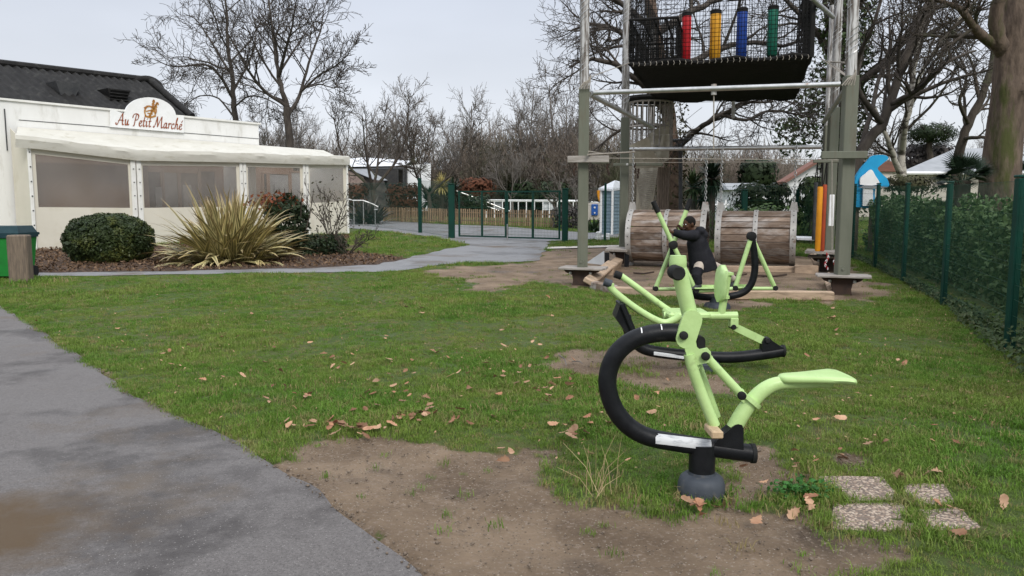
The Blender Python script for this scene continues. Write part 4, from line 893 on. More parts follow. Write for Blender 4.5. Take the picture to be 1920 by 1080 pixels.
# stepping arms bolted across the posts
for p, (x0, y0), (x1, y1), Y_ in ((FL, (1064, 299), (1142, 298), 14.72), (FL, (1110, 301), (1142, 301), 15.6), (FR, (1540, 290), (1626, 291), 13.25), (MR, (1525, 302), (1592, 302), 16.6), (ML, (1150, 306), (1242, 311), 19.2)):
    mb = MB(); a, b_ = at(x0, y0, Y_), at(x1, y1, Y_-.1); c = (a+b_)/2; d = (b_-a)
    mb.box(c, (d.length, .06, .125 if Y_ < 16 else .07), Matrix.Rotation(math.atan2(d.y, d.x), 3, 'Z'), bev=.008)
    arm = mb.build('step_arm', 'post_green' if Y_ > 14.8 or Y_ < 14 else 'plank_grey', tw, smooth=False)
    mb = MB(); mb.lathe(Vector((p.x, Y_-.05, c.z)), [(0, -.015), (.03, -.01), (.03, .01)], 8, axis=1); mb.build('bolt', 'steel', arm)
mb = MB()
for px_, y_, Y_ in ((1078, 306, 14.7), (1140, 306, 15.5), (1190, 306, 19.1), (1198, 316, 19.1)):
    c = at(px_, y_, Y_)
    for k in range(4): mb.tube([c+Vector((rng.uniform(-.03, .03), 0, -.06*k)), c+Vector((rng.uniform(-.03, .03), .02, -.06*k-.06))], .022, 5)
mb.build('hanging_hook', 'rust', tw)
# the black net platform
zf = CAMZ+3.05
def atz(px, py): d = ray(px, py); t_ = (zf-CAMZ)/d.z; return Vector((d.x*t_, d.y*t_, zf))
c0, c1, c2, c3 = atz(1180, 122), atz(1521, 107), atz(1490, 186), atz(1232, 192)
n = 14; V = []
for i_ in range(n+1):
    for j in range(n+1):
        u, v = i_/n, j/n; p = c0.lerp(c1, u).lerp(c3.lerp(c2, u), v); V.append((p.x, p.y, p.z-.07*math.sin(math.pi*u)**.7*math.sin(math.pi*v)**.7+.01*math.sin(31*u)*math.sin(17*v)))
V2 = [(x_, y_, z+.04) for x_, y_, z in V]; nn = (n+1)**2
f1 = [(i_*(n+1)+j, (i_+1)*(n+1)+j, (i_+1)*(n+1)+j+1, i_*(n+1)+j+1) for i_ in range(n) for j in range(n)]
fe = [(j, j+1, j+1+nn, j+nn) for j in range(n)]+[(n*(n+1)+j, n*(n+1)+j+1, n*(n+1)+j+1+nn, n*(n+1)+j+nn) for j in range(n)]+[(i_*(n+1), (i_+1)*(n+1), (i_+1)*(n+1)+nn, i_*(n+1)+nn) for i_ in range(n)]+[(i_*(n+1)+n, (i_+1)*(n+1)+n, (i_+1)*(n+1)+n+nn, i_*(n+1)+n+nn) for i_ in range(n)]
raw('platform_net', V+V2, f1+[tuple(k+nn for k in f[::-1]) for f in f1]+fe, 'floor_net', tw)
mb = MB()
for a, b_ in ((c0, c1), (c1, c2), (c2, c3), (c3, c0)):
    q = [a.lerp(b_, s/10)+Vector((0, 0, .03-.05*math.sin(s*1.9))) for s in range(11)]; mb.tube(q, .035, 6)
mb.build('platform_rim', 'black_net', tw)
mb = MB()
for s in np.linspace(.02, .98, 30): a = c0.lerp(c1, s)+Vector((0, -.03, .05)); mb.tube([a, a+Vector((.015, -.012, -.05)), a+Vector((.0, 0, -.09))], .007, 4)
mb.build('lacing', 'rope', tw, kind='stuff')
up = Vector((0, 0, 2.3))
for a, b_, nu in ((c0, c1, 56), (c3, c2, 56), (c0, c3, 46), (c1, c2, 46)):
    mb = MB(); e0, e1 = a, b_
    wires(mb, e0, e1, e1+up, e0+up, nu, 26, .0065, .02, .02); mb.build('net_wall', 'black_net', tw, smooth=False)
# net tunnel at the left corner, thick net bundles at the right corner
ta, tb = c0.lerp(c1, .0), c0.lerp(c1, .27); tq = (c3-c0)*.35
mb = MB(); h = Vector((0, 0, .95))
for A, B in ((ta, tb), (tb, tb+tq), (ta+tq, tb+tq), (ta, ta+tq)): wires(mb, A, B, B+h, A+h, 26, 9, .012, 0, .03)
for s in np.linspace(0, 1, 5): mb.tube([ta.lerp(tb, s)+h, ta.lerp(tb, s)+h+tq], .03, 5)
mb.tube([ta+h, tb+h], .03, 6); mb.build('net_tunnel', 'black_net', tw, smooth=False)
mb = MB(); q0, q1 = c0.lerp(c1, .965), c1
wires(mb, q0-(c1-c0)*.03, q1, q1+up, q0-(c1-c0)*.03+up, 12, 26, .013, 0, .03); mb.tube([q1, q1+up], .06, 8); mb.build('net_gather', 'black_net', tw, smooth=False)
# diagonal nylon lines and the rope that hangs through the middle
mb = MB(); a, b_ = at(1338.5, 172, 14.2), at(1337.5, 277, 18.4)
mb.tube([at(1338.5, 168, 14.15), at(1338, 279, 14.15)], .012, 6); mb.build('hanging_rope', 'rope', tw)
mb = MB(); mb.tube([at(1338.5, 158, 14.15), at(1338.5, 178, 14.15)], .05, 10); mb.tube([at(1375, 190, 20), at(1375, 222, 20)], .045, 8); mb.build('rope_clamp', 'steel_band', tw)
mb = MB()
for a, b_, Y_, Y2 in (((1104, 296), (1590, 300), 15, 14), ((1182, 305), (1555, 303), 19, 17.7), ((1600, 170), (1568, 505), 13.5, 13.6), ((1603, 290), (1576, 512), 13.5, 13.3), ((1560, 300), (1560, 470), 15, 15), ((1575, 310), (1566, 475), 15, 15), ((1180, 255), (1300, 250), 19.5, 19), ((1180, 118), (1090, 150), 17, 15), ((1540, 110), (1596, 150), 16, 13.6)):
    mb.tube([at(*a, Y_), at(*b_, Y2)], .0085, 4)
mb.build('steel_cable', 'rope', tw, kind='stuff')
# round cage of vertical bars, beige net slope and net screens behind the left posts
cc = at(1219, 240, 23.0); mb = MB()
for k in range(24):
    a = 2*math.pi*k/24; p = cc+Vector((math.cos(a)*.64, math.sin(a)*.64, 0)); mb.tube([Vector((p.x, p.y, CAMZ+1.7)), Vector((p.x, p.y, CAMZ+3.02))], .022, 5)
for z in (1.72, 2.3, 3.0): mb.tube([Vector((cc.x+math.cos(a)*.64, cc.y+math.sin(a)*.64, CAMZ+z)) for a in np.linspace(0, 6.2832, 25)], .03, 5)
mb.build('bar_cage', 'plank_grey', tw)
mb = MB(); mb.lathe((cc.x, cc.y, CAMZ+3.05), [(.0, 0), (.72, 0), (.76, .05), (.74, .12), (0, .14)], 20); mb.build('cage_cap', 'black_net', tw)
def cloth(name, P, mat, nu=10, nv=8, wav=.03, par=tw):
    P = [Vector(p) for p in P]; V = []
    for i_ in range(nu+1):
        for j in range(nv+1):
            u, v = i_/nu, j/nv; p = P[0].lerp(P[1], u).lerp(P[3].lerp(P[2], u), v); V.append(tuple(p+Vector((0, wav*math.sin(u*14+v*5), -wav*2*math.sin(v*3.1)))))
    return raw(name, V, [(i_*(nv+1)+j, (i_+1)*(nv+1)+j, (i_+1)*(nv+1)+j+1, i_*(nv+1)+j+1) for i_ in range(nu) for j in range(nv)], mat, par, smooth=True)
cloth('net_sheet', [at(1178, 274, 22), at(1215, 256, 21.5), at(1240, 312, 22), at(1178, 318, 22)], 'beige_net')
cloth('net_sheet', [at(1216, 252, 22.5), at(1256, 226, 22.5), at(1254, 300, 22.3), at(1218, 312, 22)], 'beige_net', wav=.05)
cloth('net_sheet', [at(1196, 316, 21), at(1234, 314, 21), at(1219, 410, 20.6), at(1191, 410, 20.6)], 'beige_net', wav=.02)
cloth('net_sheet', [at(1174, 318, 21.2), at(1191, 318, 21.2), at(1188, 414, 20.8), at(1172, 414, 20.8)], 'beige_net', wav=.02)
mb = MB()
for k in range(26): y_ = 320+k*3.6; mb.tube([at(1173, y_, 20.95), at(1182, y_+1.5, 20.9), at(1191, y_, 20.95)], .012, 4); mb.tube([at(1194-.1*k, y_, 20.9), at(1212, y_+2, 20.5), at(1233-.57*k, y_, 20.9)], .008, 4)
mb.build('net_hem', 'rope', tw, kind='stuff')
mb = MB()
for k in range(5): mb.tube([at(1236+k*4.2, 314, 22.6), at(1234+k*4.2, 410, 22.4)], .05, 6)
mb.build('bark_screen', 'post_wood', tw)
# steel support between the palms
mb = MB(); mb.tube([at(1276, 410, 24), at(1276, 270, 24)], .06, 8); mb.tube([at(1252, 264, 24), at(1294, 261, 24)], .045, 8); mb.tube([at(1276, 274, 24), at(1266, 264, 24)], .03, 6); mb.tube([at(1276, 274, 24), at(1284, 263, 24)], .03, 6); mb.build('prop', 'dark_metal', tw)
# low side deck with a sloping panel
d1 = at(1134, 467, 17.6); mb = MB(); mb.prism([at(1135, 469, 17.3), at(1180, 471, 18.6), at(1184, 465.5, 19.6), at(1142, 463.5, 18.8)], (0, 0, .05)); mb.build('deck', 'plank_grey', tw, smooth=False)
mb = MB(); q = at(1138, 471, 17.4); q2 = at(1175, 472, 18.6)
for v in (q, q2): mb.box((v.x, v.y, (v.z+g(v.x, v.y))/2-.04), (.1, .1, v.z-g(v.x, v.y)+.02))
mb.build('deck_leg', 'black_paint', tw, smooth=False)
mb = MB(); mb.prism([at(1099, 493, 16.6), at(1133, 470, 17.3), at(1133, 497, 17.0)], Vector((.01, .03, 0))); mb.build('ramp_panel', 'grey_roof', tw, smooth=False)
d2 = at(1510, 474, 17.5); mb = MB(); mb.prism([at(1509, 473, 17.0), at(1592, 476, 16.6), at(1596, 471, 17.6), at(1514, 468, 18)], (0, 0, .05)); mb.build('deck', 'plank_grey', tw, smooth=False)
mb = MB(); mb.prism([at(1494, 448, 21), at(1527, 449, 20.8), at(1525, 445, 21.8), at(1492, 444, 22)], (0, 0, .05)); mb.build('deck', 'tarp', tw, smooth=False)
for q_, (x_, y0_, y1_) in enumerate(((1550, 476, 506), (1567, 474, 508))):
    lk = [MB(), MB()]; n_ = 15
    for k in range(n_):
        c = at(x_+3*math.sin(k*.5+q_), y0_+(y1_-y0_)*k/n_, 15.6+.05*q_); d = Vector((1, 0, 0)) if k % 2 else Vector((.3, 1, 0)).normalized()
        lk[k//2 % 2].tube([c+d*(.018*math.cos(a))+Vector((0, 0, .026*math.sin(a))) for a in np.linspace(0, 6.283, 7)], .007, 4, caps=False)
    lk[0].build('warning_chain', 'pad_red', tw, kind='stuff'); lk[1].build('warning_chain', 'white_paint', tw, kind='stuff')

# ---------------------------------------------------------------- hanging pads
def pad(px, y0, y1, w, Y_, mat, colour, where, hang, grp='coloured hanging pads', cap=True):
    a, b_ = at(px, y1, Y_), at(px+(-1 if y0 < 100 else -2), y0, Y_); b_ = Vector((a.x, a.y, b_.z)); r = w/2*Y_/F
    o = thing('hanging_pad', a, f'{colour} padded tube {where}', 'pad', grp)
    mb = MB(); h = b_.z-a.z; mb.lathe(a, [(r*.8, 0), (r, .03), (r*1.0, h*.3), (r*.97, h*.6), (r, h-.03), (r*.85, h)], 18); mb.build('pad', mat, o)
    if cap: mb = MB(); mb.lathe(Vector((a.x, a.y, b_.z)), [(r*1.04, -.06), (r*1.05, .02), (r*.7, .05), (0, .06)], 18); mb.build('cap', 'black_net', o)
    mb = MB(); top = Vector((a.x+.02, a.y, hang))
    mb.tube([Vector((a.x-r*.7, a.y, b_.z)), top], .012, 5); mb.tube([Vector((a.x+r*.7, a.y, b_.z)), top], .012, 5); mb.build('strap', 'black_net', o)
for px, y0, y1, w, mat, col in ((1286, 26, 114, 17, 'pad_red', 'red'), (1340, 22, 112, 20, 'pad_yellow', 'yellow'), (1389.5, 18, 109, 19, 'pad_blue', 'blue'), (1447, 14, 106, 19, 'pad_green', 'dark green')):
    pad(px, y0, y1, w, 18.2, mat, col, 'hanging inside the net high above the platform', CAMZ+4.95)
for px, y0, y1, w, Y_, mat, col in ((1533, 350, 471, 10, 16.7, 'pad_orange', 'orange'), (1541.5, 346, 471, 8, 16.9, 'pad_rust', 'rust red'), (1525.5, 342, 450, 7, 18.6, 'dark_metal', 'dark grey')):
    pad(px, y0, y1, w, Y_, mat, col, 'hanging low down beside the right hand tower posts', CAMZ+1.05, 'hanging pads beside the right posts', cap=False)
a, b_ = at(1556, 424, 16.2), at(1562, 365, 16.2); mb = MB(); mb.box((a+b_)/2, (.1, .04, b_.z-a.z), bev=.008)
tag(mb.build('hanging_board', 'white_paint', origin=a, smooth=False), 'narrow white board hanging between the two right hand tower posts', 'board')

# ---------------------------------------------------------------- wooden barrels
def barrel(x0, x1, Y0_, Y1_, lab):
    a, b_ = at(x0, 454, Y0_), at(x1, 454, Y1_); a.z = b_.z = max(a.z, b_.z); R = .60; ax = (b_-a); Ln = ax.length; ax.normalize()
    zc = g(a.x, a.y)+.14+R; a.z = b_.z = zc
    o = thing('wooden_barrel', (a+b_)/2, lab, 'barrel', 'slatted barrels under the tower')
    side = Vector((0, 0, 1)).cross(ax).normalized(); mid = (a+b_)/2
    k = MB(); k.box((0, 0, 0), (Ln, .142, .035), bev=.006); proto = None; N = 24
    for i_ in range(N):
        th = 2*math.pi*i_/N; rad = side*math.cos(th)+Vector((0, 0, 1))*math.sin(th); tg = ax.cross(rad)
        if proto is None: proto = k.build('slat', 'barrel_wood', o, smooth=False, origin=(0, 0, 0)); me = proto.data; me.transform(Matrix.Translation(mid)); so_ = proto
        else: so_ = bpy.data.objects.new('slat', me); COL.objects.link(so_); so_.parent = o
        rr = R+rng.uniform(-.018, .012)
        so_.matrix_local = Matrix.Translation(rad*rr)@Matrix((ax, tg, rad)).transposed().to_4x4()@Matrix.Rotation(rng.uniform(-.12, .12), 4, 'X')
    for s in (-.5, 0, .5):
        mb = MB(); c = mid+ax*(s*(Ln-.13)); ring = []
        for q in range(40):
            th = 2*math.pi*q/40; rad = side*math.cos(th)+Vector((0, 0, 1))*math.sin(th); w = .065 if s else .05
            ring += [c-ax*w+rad*(R+.022), c+ax*w+rad*(R+.022), c+ax*w+rad*(R+.04), c-ax*w+rad*(R+.04)]
        mb.add(ring, [(q*4+e, q*4+(e+1) % 4, ((q+1) % 40)*4+(e+1) % 4, ((q+1) % 40)*4+e) for q in range(40) for e in range(4)])
        bd_ = mb.build('band', 'steel_band', o)
        mb = MB()
        for q in range(0, 40, 2):
            th = 2*math.pi*q/40; rad = side*math.cos(th)+Vector((0, 0, 1))*math.sin(th); mb.box(c+rad*(R+.042), (.022, .022, .014), Matrix((ax, ax.cross(rad), rad)).transposed())
        mb.build('rivet', 'dark_metal', bd_, kind='stuff')
        if s:
            mb = MB(); mb.prism([c+Vector((0,0,R))-ax*.1, c+Vector((0,0,R))+ax*.1, c+Vector((0,0,R+.22))+ax*.06, c+Vector((0,0,R+.22))-ax*.06], side*.03); mb.build('lug', 'steel_band', bd_, smooth=False); mb = MB(); mb.tube([c-Vector((0,0,R)), c-Vector((0,0,R+.14))], .05, 8); mb.build('hook', 'steel_band', bd_)
            mb = MB(); z0 = zc+R+.2; top = CAMZ+1.42; n_ = int((top-z0)/.07)
            for q in range(n_):
                cz = c+Vector((0, 0, R+.2+.035+q*.07)); d = ax if q % 2 else side
                mb.tube([cz+d*(.026*math.cos(t_))+Vector((0, 0, .048*math.sin(t_))) for t_ in np.linspace(0, 2*math.pi, 7)], .009, 4, caps=False)
            mb.build('chain', 'steel', o)
    return o
barrel(1180, 1326, 19.0, 18.4, 'left slatted wooden barrel with pale metal bands, hanging behind the child')
barrel(1344, 1492, 18.3, 17.7, 'right slatted wooden barrel with pale metal bands, hanging behind the empty swing arms')
mb = MB()
for x0, x1, y_ in ((1188, 1226, 515), (1360, 1400, 519), (1420, 1475, 520)): a = gp(x0, y_); b_ = gp(x1, y_-1); mb.tube([a+Vector((0,0,.04)), a.lerp(b_, .5)+Vector((0,0,.02)), b_+Vector((0,0,.05))], .02, 5)
tag(mb.build('ground_chain', 'rust', origin=gp(1188, 515)), 'rusty chains lying slack on the dirt below the barrels', 'chain')

# ---------------------------------------------------------------- timber edging round the tower dirt
def timber(name, a, b_, w, h, lab, lift=0, tilt=0, mat='sleeper', grp='timbers edging the tower dirt'):
    a, b_ = Vector(a), Vector(b_); d = b_-a; c = (a+b_)/2+Vector((0, 0, h/2+lift-.02)); x_ = d.normalized(); y_ = Vector((0, 0, 1)).cross(x_).normalized(); z_ = x_.cross(y_)
    mb = MB(); mb.box(c, (d.length, w, h), Matrix((x_, y_, z_)).transposed()@Matrix.Rotation(tilt, 3, 'X'), bev=.018)
    tag(mb.build(name, mat, origin=(a+b_)/2, smooth=False), lab, 'timber', grp)
timber('sleeper', gp(1112, 541), gp(1152, 550), .16, .16, 'short dark timber at the front left corner of the tower dirt', mat='barrel_wood')
timber('sleeper', gp(1150, 551), gp(1305, 557), .15, .15, 'pale timber along the front edge left of the cross trainer')
timber('sleeper', gp(1308, 558), gp(1562, 562), .16, .16, 'long pale timber along the front edge right of the cross trainer')
timber('sleeper', gp(1104, 542)+Vector((0,0,.05)), gp(1146, 512)+Vector((0, 0, .12)), .22, .1, 'bleached plank lying aslant beside the front left post', lift=.05, tilt=.5)
timber('sleeper', gp(1142, 516), gp(1158, 502), .2, .26, 'stub of bleached timber standing on edge beside the slanting plank', tilt=.3)
timber('sleeper', gp(1490, 511), gp(1534, 513), .14, .2, 'pale sleeper lying behind the front right post')
timber('sleeper', gp(1320, 508), gp(1490, 510), .14, .15, 'weathered sleeper lying under the right hand barrel')
timber('sleeper', gp(1550, 533)+Vector((0,0,.1)), gp(1563, 551), .16, .14, 'broken pale log leaning by the front right pedestal', tilt=.5)
timber('sleeper', gp(1523, 498)+Vector((0,0,.25)), gp(1534, 506), .14, .12, 'splintered pale log under the rear right deck', tilt=.5)

# ---------------------------------------------------------------- mesh fences and gate
def mesh_panel(name, A, B, zt0, zt1, par, dv, hs, r=.0035, mat='fence_wire', lift=.06):
    mb = MB(); A, B = Vector(A), Vector(B); n = max(2, int((B-A).length/dv)); H = zt0-A.z-lift
    for k in range(1, n):
        s = k/n; p = A.lerp(B, s); zt_ = zt0+(zt1-zt0)*s; mb.tube([p+Vector((0, 0, lift)), Vector((p.x, p.y, zt_))], r, 3, caps=False)
    for s in hs:
        a = A+Vector((0, 0, lift+(zt0-A.z-lift)*s)); b_ = B+Vector((0, 0, lift+(zt1-B.z-lift)*s)); mb.tube([a, b_], r*1.6, 4, caps=False)
    return mb.build(name, mat, par, smooth=False)
def gpost(name, p, h, w, par, lab=None, cat=None, mat='fence_green', cap=True):
    mb = MB(); mb.box(Vector(p)+Vector((0, 0, h/2-.03)), (w, w, h+.06), bev=w*.12)
    if cap: mb.box(Vector(p)+Vector((0, 0, h+.02)), (w*1.12, w*1.12, .03), bev=.008)
    o = mb.build(name, mat, par, smooth=False, origin=None if par else p)
    return tag(o, lab, cat) if lab else o
HS = [0, .09, .18, .28, .37, .47, .5, .6, .7, .8, .9, 1]
rpx = [(1577, 470), (1597, 486), (1640, 504), (1693, 530), (1768, 574), (1892, 655)]
rp = [gp(*p) for p in rpx]; rp.append(rp[-1]+(rp[-1]-rp[-2])*1.05); rp[-1].z = 0
fe = thing('mesh_fence', rp[3], 'tall dark green wire mesh fence along the right of the lawn before the hedge', 'fence')
tops = [CAMZ+.42+.02*i_ for i_ in range(7)]; tops = [at(p[0], y_, q.y).z for p, y_, q in zip(rpx, (348, 347, 346, 346, 344, 334), rp)]; tops.append(tops[-1])
for i_, p in enumerate(rp): gpost('fence_post', p, tops[i_]-p.z, .075 if i_ != 5 else .09, fe)
for i_ in range(len(rp)-1): mesh_panel('mesh_panel', rp[i_], rp[i_+1], tops[i_]-.03, tops[i_+1]-.03, fe, .055, HS, .0015 if i_ > 2 else .002)
bp = [gp(1235, 455), gp(1393, 456), gp(1492, 456), gp(1577, 470)]; bq = [gp(1060, 453), gp(1134, 452), gp(1235, 455)]
f2 = thing('mesh_fence', bp[1], 'dark green mesh fence standing behind the barrels at the back of the tower', 'fence')
for i_, p in enumerate(bp[:-1]): gpost('fence_post', p, at(1393, 357, p.y).z-p.z, .2 if i_ == 1 else .12, f2)
for i_ in range(3): mesh_panel('mesh_panel', bp[i_], bp[i_+1], bp[i_].z+2.0, bp[i_+1].z+2.0, f2, .06, [0, .25, .5, .75, 1], .003)
f3 = thing('mesh_fence', bq[0], 'short run of green mesh fence between the gate and the blue shed', 'fence')
gpost('fence_post', bq[1], 2.1, .08, f3)
for i_ in range(2): mesh_panel('mesh_panel', bq[i_], bq[i_+1], bq[i_].z+1.95, bq[i_+1].z+1.95, f3, .06, [0, .33, .66, 1], .003)
lp = [gp(655, 421.5), gp(788, 437), gp(847, 446.5)]
f4 = thing('mesh_fence', lp[1], 'green mesh fence running from the shop corner to the gate', 'fence')
gpost('fence_post', lp[1], at(788, 335, lp[1].y).z-lp[1].z, .16, f4)
for i_ in range(2): mesh_panel('mesh_panel', lp[i_], lp[i_+1], lp[i_].z+2.3, lp[i_+1].z+2.2, f4, .075, [0, .25, .5, .75, 1], .004)
GL_, GR_ = gp(847, 447), gp(1059, 453.5)
gt = thing('gate', (GL_+GR_)/2, 'closed double gate of green mesh across the path between two thick posts', 'gate')
gpost('gate_post', GL_, at(847, 346, GL_.y).z-GL_.z, .25, gt); gpost('gate_post', GR_, at(1059, 355, GR_.y).z-GR_.z, .22, gt)
ga, gb = GL_+Vector((.3, 0, 0)), GR_-Vector((.2, 0, 0)); gm = ga.lerp(gb, .49)
for A, B in ((ga, gm-Vector((.03, 0, 0))), (gm+Vector((.03, 0, 0)), gb)):
    leaf = MB(); zt_ = at(950, 359, (A.y+B.y)/2).z
    for s in (0, .5, 1): p = A.lerp(B, s); leaf.box(Vector((p.x, p.y, (p.z+.1+zt_)/2)), (.07 if s != .5 else .085, .06, zt_-p.z-.1))
    d = B-A; R = Matrix.Rotation(math.atan2(d.y, d.x), 3, 'Z')
    for z in (A.z+.1, zt_): leaf.box(A.lerp(B, .5)+Vector((0, 0, z-A.lerp(B, .5).z)), (d.length+.05, .055, .055), R)
    lf = leaf.build('gate_leaf', 'fence_green', gt, smooth=False)
    mesh_panel('mesh', A+Vector((0,-.04,0)), B+Vector((0,-.04,0)), zt_-.02, zt_-.02, lf, .06, [.05, .2, .35, .5, .65, .8, .95], .0035, lift=.12)
mb = MB(); mb.box(gm+Vector((0, -.05, 1.15)), (.16, .1, .22), bev=.01); mb.build('lock', 'fence_green', gt, smooth=False)
mb = MB(); p = gp(957, 459); mb.tube([Vector((gm.x+.03, gm.y-.06, gm.z-.1)), Vector((gm.x+.03, gm.y-.06, gm.z+.6))], .025, 8); mb.build('drop_bolt', 'steel', gt)
# wooden picket fence beyond
pk0, pk1 = gp(718, 415.5), gp(1034, 427.5)
pf = thing('picket_fence', (pk0+pk1)/2, 'low wooden picket fence along the far side of the road', 'fence')
k = MB(); k.box((0, 0, .42), (.072, .03, .84), bev=.006); me = None; N = 88
for i_ in range(N):
    s = (i_+.5)/N; p = pk0.lerp(pk1, s); p.z = g(p.x, p.y)+.04; d = pk1-pk0
    if me is None: po = k.build('picket', 'picket', pf, smooth=False); me = po.data; me.transform(Matrix.Translation(pf.location))
    else: po = bpy.data.objects.new('picket', me); COL.objects.link(po); po.parent = pf
    po.location = p-pf.location; po.rotation_euler = (0, rng.uniform(-.012, .012), math.atan2(d.y, d.x)); po.scale = (1, 1, rng.uniform(.97, 1.03))
mb = MB(); R = Matrix.Rotation(math.atan2((pk1-pk0).y, (pk1-pk0).x), 3, 'Z'); nrm = R@Vector((0, 1, 0))
for z in (.22, .68): mb.tube([pk0+nrm*.05+Vector((0,0,z)), pk1+nrm*.05+Vector((0,0,z))], .035, 4)
for i_ in range(9): p = pk0.lerp(pk1, i_/8)+nrm*.1; mb.box(p+Vector((0,0,.4)), (.1, .1, .95), R)
mb.build('rail', 'picket', pf, smooth=False)
# silver handrails and white railings beyond
def rail(pts, Y_, r, lab, mat='steel', posts=(), grp=None, nm='handrail'):
    q = [at(x_, y_, yy) for (x_, y_), yy in zip(pts, Y_ if hasattr(Y_, '__len__') else [Y_]*len(pts))]
    o = thing(nm, Vector((q[0].x, q[0].y, g(q[0].x, q[0].y))), lab, 'railing', grp); mb = MB(); mb.tube(q, r, 8); mb.build('rail', mat, o)
    for x_, y_, yy in posts:
        p = at(x_, y_, yy); mb = MB(); mb.tube([Vector((p.x, p.y, g(p.x, p.y)-.1)), p], r*.8, 6); mb.build('post', mat, o)
rail(((648, 372), (662, 376), (681, 376), (700, 383), (709, 388), (708, 393), (702, 393)), 40, .035, 'bent silver handrail beside the shop corner', posts=((663, 376, 40), (681, 376, 40), (703, 385, 40)))
rail(((856, 358), (905, 376), (945, 392), (958, 397)), 52, .05, 'sloping silver handrail rising behind the picket fence, upper bar', posts=((905, 376, 52), (925, 384, 52)))
rail(((880, 375), (935, 395)), 50, .04, 'sloping silver handrail rising behind the picket fence, lower bar', posts=((900, 383, 50),))
wr = thing('white_railing', at(980, 395, 56)-Vector((0, 0, 1)), 'white painted railing with panels beyond the gate', 'railing'); mb = MB()
for x_ in list(range(912, 1010, 15))+[1018, 1030, 1045, 1075, 1090]: mb.box(at(x_, 385, 56)-Vector((0,0,.5)), (.07, .06, 1.8))
for y_ in (376, 378): mb.tube([at(908, y_-1, 56), at(1100, y_, 56)], .045, 6)
mb.build('frame', 'white_paint', wr)
for x0, x1 in ((925, 940), (1018, 1040)): mb = MB(); a, b_ = at(x0, 377, 56.2), at(x1, 394, 56.2); mb.box((a+b_)/2, (b_.x-a.x, .05, a.z-b_.z)); mb.build('panel', 'shed_roof' if x0 > 1000 else 'grey_roof', wr, smooth=False)
wr2 = thing('white_railing', at(1370, 390, 44)-Vector((0, 0, 1)), 'white railing in front of the pale mobile home', 'railing'); mb = MB()
for x_ in (1322, 1345, 1360, 1385): mb.box(at(x_, 396, 44), (.1, .08, 1.3))
mb.tube([at(1318, 385, 44), at(1388, 383, 44)], .06, 6); mb.tube([at(1318, 398, 44), at(1388, 398, 44)], .04, 6); mb.build('frame', 'white_paint', wr2)

# ---------------------------------------------------------------- trees
def tubes(polys, sides):
    """polys: list of (list of points, list of radii) -> vertex and face arrays"""
    VV, FF, off = [], [], 0; by = {}
    for p, r in polys: by.setdefault(len(p), []).append((p, r))
    for n, lst in by.items():
        P = np.array([[tuple(q) for q in p] for p, _ in lst]); R = np.array([r for _, r in lst]); B = len(lst)
        Tn = np.empty_like(P); Tn[:, 1:-1] = P[:, 2:]-P[:, :-2]; Tn[:, 0] = P[:, 1]-P[:, 0]; Tn[:, -1] = P[:, -1]-P[:, -2]
        Tn /= np.linalg.norm(Tn, axis=2, keepdims=True)+1e-9
        ref = np.where(np.abs((P[:, -1]-P[:, 0])[:, 2:3]) > .7*np.linalg.norm(P[:, -1]-P[:, 0], axis=1, keepdims=True), np.array([[1., .13, 0]]), np.array([[.1, 0, 1.]]))[:, None, :]
        U = np.cross(Tn, ref); U /= np.linalg.norm(U, axis=2, keepdims=True)+1e-9; Wv = np.cross(Tn, U)
        a = np.arange(sides)*2*np.pi/sides
        V = P[:, :, None, :]+R[:, :, None, None]*(U[:, :, None, :]*np.cos(a)[None, None, :, None]+Wv[:, :, None, :]*np.sin(a)[None, None, :, None])
        base_ = off+(np.arange(B)*n*sides)[:, None, None]; i_ = np.arange(n-1)[None, :, None]*sides; k = np.arange(sides)[None, None, :]; k1 = (k+1) % sides
        F_ = np.stack([base_+i_+k, base_+i_+k1, base_+i_+sides+k1, base_+i_+sides+k], -1).reshape(-1, 4)
        VV.append(V.reshape(-1, 3)); FF.append(F_); off += B*n*sides
    return np.concatenate(VV), np.concatenate(FF)
def rdir(r):
    z = r.uniform(-1, 1); a = r.uniform(0, 6.2832); s = math.sqrt(1-z*z); return Vector((s*math.cos(a), s*math.sin(a), z))
